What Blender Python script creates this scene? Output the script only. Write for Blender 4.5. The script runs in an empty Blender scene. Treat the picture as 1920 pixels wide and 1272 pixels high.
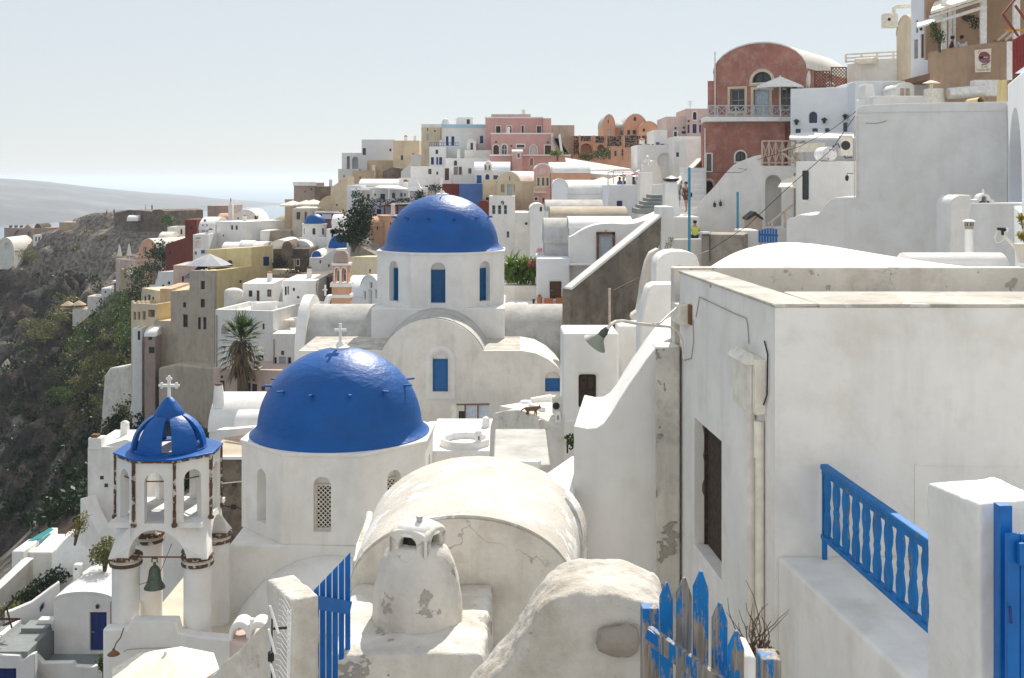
import bpy, bmesh, math, random
import numpy as np
from mathutils import Vector, Matrix, noise
from mathutils.geometry import tessellate_polygon, delaunay_2d_cdt
R = math.radians
random.seed(11)
S = bpy.context.scene
COL = S.collection
F, CX, HY = 2100.0, 960.0, 336.0          # focal length, principal column and horizon row of the photograph

# ---------------------------------------------------------------- camera, sky, sun, exposure
cam = bpy.data.objects.new('camera', bpy.data.cameras.new('camera'))
COL.objects.link(cam)
cam.location = (0, 0, 0)
cam.rotation_euler = (R(90), 0, 0)
cam.data.sensor_width = 36
cam.data.sensor_fit = 'HORIZONTAL'
cam.data.lens = F * 36 / 1920
cam.data.shift_y = -300 / 1920
cam.data.clip_start = 0.1
cam.data.clip_end = 120000
S.camera = cam
SUN_EL, SUN_AZ = R(42), R(11)
w = bpy.data.worlds.new('World')
S.world = w
w.use_nodes = True
nt = w.node_tree
sky = nt.nodes.new('ShaderNodeTexSky')
sky.sky_type = 'NISHITA'
sky.sun_disc = False
sky.sun_elevation = SUN_EL
sky.sun_rotation = SUN_AZ
sky.altitude = 100
sky.air_density = 1.0
sky.dust_density = 0.15
sky.ozone_density = 1.0
bg = nt.nodes['Background']
bg.inputs[1].default_value = 0.065
veil = nt.nodes.new('ShaderNodeMix')          # even high haze over the whole sky
veil.data_type = 'RGBA'
veil.inputs[0].default_value = .78
veil.inputs[7].default_value = (10.2, 10.7, 11.1, 1)
nt.links.new(sky.outputs[0], veil.inputs[6])
nt.links.new(veil.outputs[2], bg.inputs[0])
sun = bpy.data.objects.new('sun', bpy.data.lights.new('sun', 'SUN'))
COL.objects.link(sun)
sun.data.energy = 5.0
sun.data.angle = R(0.5)
sun.data.color = (1.0, 0.935, 0.835)
SDIR = Vector((math.sin(SUN_AZ) * math.cos(SUN_EL), math.cos(SUN_AZ) * math.cos(SUN_EL), math.sin(SUN_EL)))
sun.rotation_euler = SDIR.to_track_quat('Z', 'Y').to_euler()
sun.location = (0, 40, 60)
S.view_settings.view_transform = 'Standard'
S.view_settings.look = 'None'
S.view_settings.exposure = 0.27
S.view_settings.gamma = 1
S.view_settings.use_curve_mapping = False
S.cycles.use_denoising = True
S.cycles.max_bounces = 8
S.cycles.diffuse_bounces = 5
S.cycles.glossy_bounces = 3
S.cycles.transmission_bounces = 4
S.cycles.volume_bounces = 1
S.cycles.transparent_max_bounces = 12
S.cycles.caustics_reflective = False
S.cycles.caustics_refractive = False

# ---------------------------------------------------------------- materials
MATS = {}
def node(nt, t, **kw):
    n = nt.nodes.new('ShaderNode' + t)
    for k, v in kw.items():
        setattr(n, k, v)
    return n
def nz(nt, co, scale, detail=4, rough=.55, sc=(1, 1, 1)):
    m = node(nt, 'Mapping')
    m.inputs['Scale'].default_value = sc
    nt.links.new(co, m.inputs[0])
    n = node(nt, 'TexNoise')
    n.inputs['Scale'].default_value = scale
    n.inputs['Detail'].default_value = detail
    n.inputs['Roughness'].default_value = rough
    nt.links.new(m.outputs[0], n.inputs[0])
    return n.outputs[0]
def ramp(nt, fac, a, b):
    r = node(nt, 'MapRange')
    r.inputs[1].default_value = a
    r.inputs[2].default_value = b
    nt.links.new(fac, r.inputs[0])
    return r.outputs[0]
def mixc(nt, fac, a, b):
    m = node(nt, 'Mix', data_type='RGBA')
    if isinstance(fac, float):
        m.inputs[0].default_value = fac
    else:
        nt.links.new(fac, m.inputs[0])
    for i, c in ((6, a), (7, b)):
        if isinstance(c, tuple):
            m.inputs[i].default_value = (*c[:3], 1)
        else:
            nt.links.new(c, m.inputs[i])
    return m.outputs[2]
def mul(nt, a, b):
    m = node(nt, 'Math', operation='MULTIPLY')
    for i, x in ((0, a), (1, b)):
        if isinstance(x, float):
            m.inputs[i].default_value = x
        else:
            nt.links.new(x, m.inputs[i])
    return m.outputs[0]
def newmat(name, rough=.8, metal=0, spec=.3):
    m = bpy.data.materials.new(name)
    m.use_nodes = True
    b = m.node_tree.nodes['Principled BSDF']
    b.inputs['Roughness'].default_value = rough
    b.inputs['Metallic'].default_value = metal
    b.inputs['Specular IOR Level'].default_value = spec
    MATS[name] = m
    return m, m.node_tree, b
def plaster(name, col, var=.12, dirt=None, dirt_amt=.0, streak=0., flake=None, flake_lo=.62, flake_s=1.3, bump=.25, bs=9., rough=.9, crack=0.):
    """lime-washed plaster: mottling, rain streaks, stains and flaked patches, all in world space"""
    m, nt, b = newmat(name, rough, 0, .2)
    co = node(nt, 'NewGeometry').outputs['Position']
    n1 = nz(nt, co, .9, 6, .6)
    dk = tuple(c * (1 - var) for c in col)
    lt = tuple(min(.9, c * (1 + var * .45)) for c in col)
    c = mixc(nt, ramp(nt, n1, .35, .65), dk, lt)
    if dirt:
        n2 = nz(nt, co, 1.7, 8, .68)
        c = mixc(nt, mul(nt, ramp(nt, n2, .48, .68), float(dirt_amt)), c, dirt)
    if streak:
        n3 = nz(nt, co, 2.2, 5, .6, (1, 1, .14))
        c = mixc(nt, mul(nt, ramp(nt, n3, .5, .72), float(streak)), c, tuple(x * .62 for x in (dirt or col)))
    hb = nz(nt, co, bs, 7, .62)
    if flake:
        n4 = nz(nt, co, flake_s, 7, .6)
        fm = ramp(nt, n4, flake_lo, flake_lo + .012)
        fc = mixc(nt, nz(nt, co, 14, 6, .7), tuple(x * .6 for x in flake), tuple(min(1, x * 1.35) for x in flake))
        c = mixc(nt, fm, c, fc)
        sb = node(nt, 'Math', operation='SUBTRACT')
        nt.links.new(hb, sb.inputs[0]); nt.links.new(mul(nt, fm, .8), sb.inputs[1])
        hb = sb.outputs[0]
    if crack:
        vo = node(nt, 'TexVoronoi', feature='DISTANCE_TO_EDGE'); vo.inputs['Scale'].default_value = crack
        wv = node(nt, 'TexNoise'); wv.inputs['Scale'].default_value = 3.5; wv.inputs['Detail'].default_value = 6
        nt.links.new(co, wv.inputs[0])
        vm = node(nt, 'VectorMath', operation='MULTIPLY_ADD'); nt.links.new(wv.outputs['Color'], vm.inputs[0]); vm.inputs[1].default_value = (.55, .55, .55); nt.links.new(co, vm.inputs[2])
        nt.links.new(vm.outputs[0], vo.inputs[0])
        ck = mul(nt, ramp(nt, vo.outputs['Distance'], .0055, .0015), ramp(nt, nz(nt, co, .8, 3), .52, .58))
        c = mixc(nt, mul(nt, ck, .45), c, (.22, .18, .14))
        sb2 = node(nt, 'Math', operation='SUBTRACT'); nt.links.new(hb, sb2.inputs[0]); nt.links.new(ck, sb2.inputs[1]); hb = sb2.outputs[0]
    nt.links.new(c, b.inputs['Base Color'])
    bp = node(nt, 'Bump')
    bp.inputs['Strength'].default_value = bump
    bp.inputs['Distance'].default_value = .03
    nt.links.new(hb, bp.inputs['Height'])
    nt.links.new(bp.outputs[0], b.inputs['Normal'])
    return m
def plain(name, col, rough=.6, metal=0, spec=.4, var=.15, s=6., bump=0.):
    m, nt, b = newmat(name, rough, metal, spec)
    co = node(nt, 'NewGeometry').outputs['Position']
    n = nz(nt, co, s, 5)
    nt.links.new(mixc(nt, ramp(nt, n, .3, .7), tuple(c * (1 - var) for c in col), tuple(min(1, c * (1 + var)) for c in col)), b.inputs['Base Color'])
    if bump:
        bp = node(nt, 'Bump'); bp.inputs['Strength'].default_value = bump; bp.inputs['Distance'].default_value = .02
        nt.links.new(n, bp.inputs['Height']); nt.links.new(bp.outputs[0], b.inputs['Normal'])
    return m
def paint_wood(name, col, wood, lo, s=1.):
    """flaking paint over grey weathered grain"""
    m, nt, b = newmat(name, .65, 0, .35)
    co = node(nt, 'NewGeometry').outputs['Position']
    g = nz(nt, co, 60 * s, 4, .6, (1, 1, .05))
    n = nz(nt, co, 16 * s, 6, .7, (1, 1, .22))
    fm = ramp(nt, n, lo, lo + .03)
    wd = mixc(nt, ramp(nt, g, .35, .65), tuple(x * .45 for x in wood), tuple(x * 1.25 for x in wood))
    pc = mixc(nt, ramp(nt, nz(nt, co, 5, 4), .3, .7), tuple(x * .8 for x in col), tuple(x * 1.15 for x in col))
    nt.links.new(mixc(nt, fm, pc, wd), b.inputs['Base Color'])
    bp = node(nt, 'Bump'); bp.inputs['Strength'].default_value = .5; bp.inputs['Distance'].default_value = .006
    nt.links.new(mul(nt, g, fm), bp.inputs['Height']); nt.links.new(bp.outputs[0], b.inputs['Normal'])
    return m
W = .80
plaster('white', (W, W * .985, W * .96), .07, (.60, .55, .47), .25, .12)
plaster('white_near', (.80, .785, .755), .07, (.56, .51, .43), .38, .2, flake=(.40, .37, .33), flake_lo=.715, flake_s=2.1, bump=.45, bs=6.)
plaster('white_old', (.74, .70, .63), .12, (.42, .37, .30), .55, .35, flake=(.34, .31, .27), flake_lo=.70, flake_s=2.2, bump=.5, crack=.9)
plaster('white_warm', (.77, .74, .68), .08, (.50, .45, .37), .35, .22)
plaster('worn', (.70, .665, .61), .16, (.40, .35, .28), .6, .3, flake=(.40, .37, .33), flake_lo=.605, flake_s=3.2, bump=.6, bs=16, crack=1.6)
plaster('worn_strip', (.60, .57, .51), .2, (.26, .24, .21), .75, .4, flake=(.33, .30, .26), flake_lo=.57, flake_s=2.8, bump=.8, bs=18)
plaster('roof_stain', (.56, .525, .47), .25, (.26, .23, .19), .85, .0, flake=(.62, .60, .56), flake_lo=.60, flake_s=2.6, bump=.6)
plaster('worn_tan', (.62, .585, .53), .22, (.38, .33, .27), .8, .35, flake=(.58, .56, .52), flake_lo=.60, flake_s=2.4, bump=.7, bs=16)
plaster('grey_roof', (.52, .51, .49), .16, (.34, .32, .29), .6, .35)
plaster('cement', (.23, .20, .165), .3, (.12, .10, .085), .8, .5, flake=(.42, .38, .33), flake_lo=.70, flake_s=.8, bump=.7)
plaster('cement_lt', (.36, .32, .27), .25, (.2, .17, .14), .7, .4, bump=.6)
plaster('cream', (.68, .57, .41), .1, (.45, .38, .26), .35, .25)
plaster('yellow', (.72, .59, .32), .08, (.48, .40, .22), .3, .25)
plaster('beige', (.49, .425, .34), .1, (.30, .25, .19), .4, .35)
plaster('tan', (.54, .42, .29), .1, (.36, .26, .17), .35, .25)
plaster('taupe', (.40, .31, .27), .1, (.28, .21, .18), .4, .3)
plaster('peach', (.62, .36, .24), .1, (.45, .27, .19), .4, .25)
plaster('pink', (.62, .37, .34), .08, (.48, .30, .28), .3, .2)
plaster('pinkish', (.60, .47, .42), .1, (.45, .34, .30), .35, .3)
plaster('mauve', (.28, .14, .17), .12)
plaster('darkred', (.22, .055, .04), .15, (.14, .04, .035), .4, .3)
plaster('redhouse', (.40, .175, .135), .22, (.47, .30, .25), .75, .3, bump=.4)
plaster('orange', (.62, .30, .06), .1)
plaster('lilac', (.42, .43, .62), .12, (.45, .33, .28), .4, .3)
plaster('bluewall', (.10, .20, .50), .12)
plaster('paleblue', (.42, .62, .74), .1)
plaster('bluewhite', (.74, .76, .79), .06)
plaster('terrace_grey', (.25, .27, .27), .12, (.18, .19, .19), .4, 0)
plaster('terrace_tan', (.50, .43, .33), .15, (.34, .28, .21), .5, 0)
plaster('brownwall', (.42, .29, .20), .1, (.25, .15, .09), .3, .25)
plaster('stone_dark', (.13, .10, .085), .5, (.05, .04, .035), .8, 0, flake=(.28, .24, .2), flake_lo=.6, flake_s=4., bump=1., bs=5)
plaster('rubble', (.22, .185, .145), .45, (.05, .045, .04), .95, 0, bump=1., bs=7)
plaster('castle', (.20, .155, .12), .4, (.09, .07, .06), .8, 0, bump=1., bs=3)
plaster('brownpatch', (.15, .085, .052), .4, (.09, .05, .035), .6, 0, flake=(.62, .57, .49), flake_lo=.545, flake_s=5.5, bump=.9, bs=18)
plaster('floor_cream', (.62, .55, .45), .1, (.45, .38, .29), .5, 0)
plain('blue', (.0, .135, .42), .4)
plain('navy', (.012, .03, .16), .45)
plain('blue_fresh', (.0, .125, .43), .45)
plain('blue_win', (.004, .11, .29), .5)
plain('turq', (.05, .28, .42), .5)
plain('brown', (.10, .045, .025), .6)
plain('brownstone', (.17, .085, .05), .9, 0, .2, .6, 22., .6)
plain('dark', (.03, .03, .032), .5)
plain('black', (.012, .012, .012), .5)
plain('greydoor', (.42, .48, .54), .55)
plain('shutter', (.33, .29, .25), .6)
plain('wood_pale', (.55, .44, .36), .7)
plain('wood', (.20, .10, .05), .6)
plain('oldwood', (.055, .038, .03), .8, 0, .2, .5, 14., .5)
plain('offwhite', (.72, .68, .60), .6)
plain('pipe', (.74, .70, .62), .45)
plain('metal', (.45, .45, .44), .35, .8)
plain('galv', (.74, .73, .70), .45, .45)
plain('rust', (.20, .10, .05), .8, .2)
plain('bronze', (.10, .125, .095), .55, .5, .4, .35, 12.)
plain('terracotta', (.52, .19, .08), .8)
plain('lampgreen', (.27, .29, .24), .5)
plain('canvas', (.78, .72, .60), .85)
plain('canvas_white', (.80, .79, .77), .85)
plain('canvas_grey', (.42, .43, .46), .85)
plain('redwood', (.24, .035, .03), .6)
plain('skin', (.42, .24, .16), .6)
plain('hair', (.02, .014, .01), .6)
plain('green_shirt', (.50, .58, .12), .85)
plain('cloth_dark', (.10, .05, .05), .85, 0, .3, .7, 30.)
plain('cloth_white', (.66, .68, .74), .85)
plain('cloth_red', (.50, .06, .06), .85)
plain('cloth_blue', (.06, .10, .30), .85)
plain('glassy', (.02, .025, .03), .08, 0, .6)
plain('pool', (.07, .38, .42), .08, 0, .5)
plain('trunk', (.12, .09, .065), .9, 0, .2, .4, 20., .8)
plain('fur', (.16, .11, .07), .9, 0, .2, .6, 40.)
paint_wood('picket_paint', (.0, .165, .47), (.30, .26, .22), .485)
paint_wood('picket_bare', (.0, .165, .47), (.28, .25, .22), .43)
paint_wood('rail_paint', (.0, .15, .44), (.20, .17, .14), .60)
def leafmat(name, a, b2, trans=.35):
    m, nt, b = newmat(name, .55, 0, .3)
    info = node(nt, 'NewGeometry')
    c = mixc(nt, info.outputs['Random Per Island'], a, b2)
    nt.links.new(c, b.inputs['Base Color'])
    t = node(nt, 'BsdfTranslucent')
    nt.links.new(c, t.inputs[0])
    mx = node(nt, 'MixShader'); mx.inputs[0].default_value = trans
    out = nt.nodes['Material Output']
    nt.links.new(b.outputs[0], mx.inputs[1]); nt.links.new(t.outputs[0], mx.inputs[2]); nt.links.new(mx.outputs[0], out.inputs[0])
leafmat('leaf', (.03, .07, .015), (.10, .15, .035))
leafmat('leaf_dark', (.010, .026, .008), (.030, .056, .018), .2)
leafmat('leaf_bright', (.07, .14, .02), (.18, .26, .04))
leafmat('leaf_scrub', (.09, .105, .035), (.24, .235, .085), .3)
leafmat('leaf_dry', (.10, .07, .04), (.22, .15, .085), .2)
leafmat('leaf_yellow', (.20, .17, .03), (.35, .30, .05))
leafmat('flower', (.55, .02, .12), (.70, .10, .25))
leafmat('flower_white', (.7, .7, .65), (.8, .8, .75))
# dome paint: thick brushed gloss
def domemat(name, col):
    m, nt, b = newmat(name, .30, 0, .3)
    co = node(nt, 'NewGeometry').outputs['Position']
    n = nz(nt, co, 3.2, 4, .55, (1, 1, 2.2))
    n2 = nz(nt, co, 1.1, 4, .6)
    nt.links.new(mixc(nt, ramp(nt, n2, .3, .7), tuple(c * .82 for c in col), tuple(c * 1.12 for c in col)), b.inputs['Base Color'])
    nt.links.new(ramp(nt, n2, -.75, 2.0), b.inputs['Roughness'])
    bp = node(nt, 'Bump'); bp.inputs['Strength'].default_value = .8; bp.inputs['Distance'].default_value = .035
    nt.links.new(n, bp.inputs['Height']); nt.links.new(bp.outputs[0], b.inputs['Normal'])
domemat('dome_blue', (.0, .088, .34))

# ---------------------------------------------------------------- geometry helpers
PUSH_OUT = [False]  # while on, distances are pushed farther out along the camera's line of sight
def RM(D):
    """estimated distance -> metres; the right-hand terraces were first guessed too near (checked against people and doors)"""
    return float(np.interp(D, [0, 17, 20, 27, 34, 45, 60, 80, 95, 100, 400], [0, 17, 23, 42, 56, 65, 80, 93, 97.5, 101, 400])) if PUSH_OUT[0] else D
def SC(D): return RM(D) / D
def P(px, py, D):
    D = RM(D)
    return Vector(((px - CX) / F * D, D, -(py - HY) / F * D))
def PX(px, D): return (px - CX) / F * RM(D)
def PZ(py, D): return -(py - HY) / F * RM(D)
class MB:
    def __init__(s):
        s.v, s.f = [], []
    def add(s, vs, fs):
        n = len(s.v)
        s.v += [Vector(a) for a in vs]
        s.f += [tuple(i + n for i in f) for f in fs]
        return s
    def box(s, a, b):
        x0, y0, z0 = a; x1, y1, z1 = b
        return s.add([(x0, y0, z0), (x1, y0, z0), (x1, y1, z0), (x0, y1, z0), (x0, y0, z1), (x1, y0, z1), (x1, y1, z1), (x0, y1, z1)],
                     [(0, 3, 2, 1), (4, 5, 6, 7), (0, 1, 5, 4), (1, 2, 6, 5), (2, 3, 7, 6), (3, 0, 4, 7)])
    def bar(s, p, q, w, h=None, up=(0, 0, 1)):
        p, q = Vector(p), Vector(q); h = h or w
        d = (q - p).normalized(); up = Vector(up)
        if abs(d.dot(up)) > .98: up = Vector((0, 1, 0))
        a = d.cross(up).normalized(); b = a.cross(d).normalized()
        vs = [c + a * (i * w / 2) + b * (j * h / 2) for c in (p, q) for i, j in ((-1, -1), (1, -1), (1, 1), (-1, 1))]
        return s.add(vs, [(0, 1, 2, 3), (7, 6, 5, 4), (0, 4, 5, 1), (1, 5, 6, 2), (2, 6, 7, 3), (3, 7, 4, 0)])
    def tube(s, pts, r, n=8, caps=True):
        pts = [Vector(p) for p in pts]
        rs = r if isinstance(r, (list, tuple)) else [r] * len(pts)
        vs, fs = [], []
        a = None
        for i, p in enumerate(pts):
            d = (pts[min(i + 1, len(pts) - 1)] - pts[max(i - 1, 0)]).normalized()
            if a is None:
                a = d.cross(Vector((0, 0, 1)))
                if a.length < .1: a = d.cross(Vector((0, 1, 0)))
            a = (a - d * a.dot(d)).normalized(); b = d.cross(a)
            vs += [p + (a * math.cos(k * 2 * math.pi / n) + b * math.sin(k * 2 * math.pi / n)) * rs[i] for k in range(n)]
        for i in range(len(pts) - 1):
            for k in range(n):
                k2 = (k + 1) % n
                fs.append((i * n + k, i * n + k2, (i + 1) * n + k2, (i + 1) * n + k))
        if caps:
            fs.append(tuple(range(n))[::-1]); fs.append(tuple(range((len(pts) - 1) * n, len(pts) * n)))
        return s.add(vs, fs)
    def lathe(s, prof, c, n=32, a0=0., a1=2 * math.pi, sx=1., sy=1., caps=True):
        c = Vector(c); full = abs(a1 - a0 - 2 * math.pi) < 1e-6
        m = n if full else n + 1
        vs = [c + Vector((r * math.cos(a0 + (a1 - a0) * k / n) * sx, r * math.sin(a0 + (a1 - a0) * k / n) * sy, z)) for r, z in prof for k in range(m)]
        fs = []
        for i in range(len(prof) - 1):
            for k in range(n):
                k2 = (k + 1) % m
                fs.append((i * m + k, i * m + k2, (i + 1) * m + k2, (i + 1) * m + k))
        if full and caps:
            if prof[0][0] > 1e-4: fs.append(tuple(range(m))[::-1])
            if prof[-1][0] > 1e-4: fs.append(tuple(range((len(prof) - 1) * m, len(prof) * m)))
        return s.add(vs, fs)
    def prism(s, loop, vec):
        n = len(loop); vec = Vector(vec)
        lp = [Vector(p) for p in loop]
        vs = lp + [p + vec for p in lp]
        tri = [tuple(t) for t in tessellate_polygon([lp])] if n > 4 else [tuple(range(n))]
        fs = list(tri) + [tuple(i + n for i in t[::-1]) for t in tri]
        fs += [(i, i + n, (i + 1) % n + n, (i + 1) % n) for i in range(n)]
        return s.add(vs, fs)
    def grid(s, rows):
        n = len(rows[0]); vs = [p for r in rows for p in r]
        fs = [(i * n + k, i * n + k + 1, (i + 1) * n + k + 1, (i + 1) * n + k) for i in range(len(rows) - 1) for k in range(n - 1)]
        return s.add(vs, fs)
OFF = {}
def obj(name, mb, mat, parent=None, smooth=None, bevel=0, seg=2, label=None, kind=None, sub=0, fix=True, soft=None):
    off = OFF.get(parent.name, Vector((0, 0, 0))) if parent else Vector((0, 0, 0))
    me = bpy.data.meshes.new(name)
    me.from_pydata([tuple(v - off) for v in mb.v], [], mb.f)
    me.update()
    if fix:
        bm = bmesh.new(); bm.from_mesh(me)
        bmesh.ops.remove_doubles(bm, verts=bm.verts, dist=1e-5)
        bmesh.ops.recalc_face_normals(bm, faces=bm.faces)
        bm.to_mesh(me); bm.free()
    me.materials.append(MATS[mat])
    if smooth:
        me.shade_smooth()
        me.set_sharp_from_angle(angle=R(smooth))
    o = bpy.data.objects.new(name, me)
    COL.objects.link(o)
    OFF[o.name] = off
    if parent: o.parent = parent
    if label: o['label'] = label
    if kind: o['kind'] = kind
    if bevel:
        b = o.modifiers.new('soft', 'BEVEL'); b.width = bevel; b.segments = seg; b.limit_method = 'ANGLE'; b.angle_limit = R(35)
        if not smooth:
            me.shade_smooth(); me.set_sharp_from_angle(angle=R(50))
    if soft:            # hand-plastered: rounded and a little lumpy
        b = o.modifiers.new('remesh', 'REMESH'); b.mode = 'VOXEL'; b.voxel_size = soft[0]; b.use_smooth_shade = True
        b = o.modifiers.new('smooth', 'SMOOTH'); b.factor = .5; b.iterations = soft[1]
        tx = bpy.data.textures.get('lumps') or bpy.data.textures.new('lumps', 'CLOUDS'); tx.noise_scale = .16; tx.noise_depth = 3
        b = o.modifiers.new('lumps', 'DISPLACE'); b.texture = tx; b.strength = soft[2]; b.mid_level = .5; b.texture_coords = 'LOCAL'
    if sub:
        b = o.modifiers.new('sub', 'SUBSURF'); b.levels = sub; b.render_levels = sub
        me.shade_smooth()
    return o
def thing(name, label, cat, loc, group=None):
    o = bpy.data.objects.new(name, None)
    o.empty_display_size = .2
    COL.objects.link(o); o.location = loc
    OFF[o.name] = Vector(loc)
    o['label'] = label; o['category'] = cat; o['kind'] = 'thing'
    if group: o['group'] = group
    return o
def tag(o, label, cat, group=None):
    o['label'] = label; o['category'] = cat; o['kind'] = 'thing'
    if group: o['group'] = group
    return o
def copytree(o, loc, label=None, parent=None):
    c = o.copy(); COL.objects.link(c)
    if parent is None: c.location = loc
    else: c.parent = parent
    OFF[c.name] = Vector(loc)
    if label: c['label'] = label
    for ch in o.children: copytree(ch, loc, None, c)
    return c

class Fac:
    """a vertical facade plane through two plan points given as (pixel column, distance)"""
    def __init__(s, x0, D0, x1, D1):
        s.A = Vector((PX(x0, D0), RM(D0), 0)); B = Vector((PX(x1, D1), RM(D1), 0))
        s.L = (B - s.A).length
        s.u = (B - s.A).normalized(); s.n = Vector((s.u.y, -s.u.x, 0)); s.D = D0
    def uv(s, px, py):
        d = Vector(((px - CX) / F, 1, -(py - HY) / F))
        t = s.A.dot(s.n) / Vector((d.x, d.y, 0)).dot(s.n)
        p = d * t
        return ((p - s.A).dot(s.u), p.z)
    def w(s, u, v, d=0.):
        p = s.A + s.u * u - s.n * d
        return Vector((p.x, p.y, v))
def rect_loop(u0, v0, u1, v1, arch=False, n=10, t=0.):
    u0, u1, v0, v1 = min(u0, u1) + t, max(u0, u1) - t, min(v0, v1) + t, max(v0, v1) - t
    if not arch: return [(u0, v0), (u1, v0), (u1, v1), (u0, v1)]
    r = (u1 - u0) / 2; c = (u0 + u1) / 2
    rz = min(r, (v1 - v0) * .8)
    return [(u0, v0), (u1, v0)] + [(c + r * math.cos(a), v1 - rz + rz * math.sin(a)) for a in [math.pi * k / n for k in range(n + 1)]]
def inpoly(x, y, lp):
    r = False; j = len(lp) - 1
    for i in range(len(lp)):
        (xi, yi), (xj, yj) = lp[i], lp[j]
        if (yi > y) != (yj > y) and x < (xj - xi) * (y - yi) / (yj - yi) + xi: r = not r
        j = i
    return r
def tess(outline, holes):
    pts, ed = [], []
    for l in [outline] + holes:
        k = len(pts); pts += [Vector((p[0], p[1])) for p in l]; ed += [(k + i, k + (i + 1) % len(l)) for i in range(len(l))]
    r = delaunay_2d_cdt(pts, ed, [], 0, 1e-6)
    fs = []
    for f in r[2]:
        x = sum(r[0][i].x for i in f) / len(f); y = sum(r[0][i].y for i in f) / len(f)
        if inpoly(x, y, outline) and not any(inpoly(x, y, h) for h in holes): fs.append(tuple(f))
    return [(v.x, v.y) for v in r[0]], fs
def wall(mb, fac, outline, holes, dep, back=True, through=False):
    """solid slab/house body: outline (u,v) with holes [(loop, recess, closed)] cut into its front"""
    flat, tris = tess(outline, [h[0] for h in holes])
    mb.add([fac.w(u, v) for u, v in flat], [tuple(t) for t in tris])
    n = len(outline)
    vs = [fac.w(u, v) for u, v in outline] + [fac.w(u, v, dep) for u, v in outline]
    fs = [(i, (i + 1) % n, (i + 1) % n + n, i + n) for i in range(n)]
    if back and not through:
        bf, bt = tess(outline, [])
        mb.add([fac.w(u, v, dep) for u, v in bf], [t[::-1] for t in bt])
    mb.add(vs, fs)
    if through:
        mb.add([fac.w(u, v, dep) for u, v in flat], [tuple(t[::-1]) for t in tris])
    for lp, rec, closed in holes:
        k = len(lp)
        vs = [fac.w(u, v) for u, v in lp] + [fac.w(u, v, rec) for u, v in lp]
        fs = [(i, i + k, (i + 1) % k + k, (i + 1) % k) for i in range(k)]
        if closed: fs.append(tuple(range(k, 2 * k)))
        mb.add(vs, fs)
    return mb
def ring(mb, fac, lo, li, d0, d1):
    """a flat frame between outer and inner loop, from depth d0 (front) to d1 (back)"""
    n = len(lo)
    vs = [fac.w(*p, d0) for p in lo] + [fac.w(*p, d0) for p in li] + [fac.w(*p, d1) for p in lo] + [fac.w(*p, d1) for p in li]
    fs = []
    for i in range(n):
        j = (i + 1) % n
        fs += [(i, j, n + j, n + i), (n + i, n + j, 3 * n + j, 3 * n + i), (j, i, 2 * n + i, 2 * n + j)]
    return mb.add(vs, fs)
def panel(mb, fac, lp, d0, d1):
    n = len(lp)
    vs = [fac.w(*p, d0) for p in lp] + [fac.w(*p, d1) for p in lp]
    return mb.add(vs, [tuple(range(n)), tuple(range(2 * n - 1, n - 1, -1))] + [(i, i + n, (i + 1) % n + n, (i + 1) % n) for i in range(n)])
CN = {'b': 'blue_win', 'n': 'navy', 'w': 'offwhite', 'k': 'dark', 'br': 'brown', 'g': 'greydoor', 't': 'turq', 's': 'shutter', 'bf': 'blue_fresh', 'm': 'wood', 'r': 'darkred', 'c': 'wood_pale', 'dk': 'oldwood'}
def parse(ws):
    out = []
    for it in ws.split(';'):
        q = it.split()
        if len(q) < 5: continue
        k, _, c = q[0].partition(':')
        out.append((k, c or 'k', *[float(z) for z in q[1:5]]))
    return out
def openings(fac, ws):
    """holes for wall() plus the data to build each window or door"""
    hs, its = [], []
    for k, c, x0, y0, x1, y1 in parse(ws):
        u0, v1 = fac.uv(x0, y0); u1, v0 = fac.uv(x1, y1)
        vt = fac.uv(x1, y0)[1]; vb = fac.uv(x0, y1)[1]
        v1 = (v1 + vt) / 2; v0 = (v0 + vb) / 2
        arch = 'a' in k
        wd = abs(u1 - u0)
        rec = {'o': 1.3, 'n': .3}.get(k[0], min(.24, .09 + wd * .16))
        lp = rect_loop(u0, v0, u1, v1, arch)
        hs.append((lp, rec, k[0] in 'on'))
        its.append((k, c, u0, v0, u1, v1, arch, rec))
    return hs, its
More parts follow.
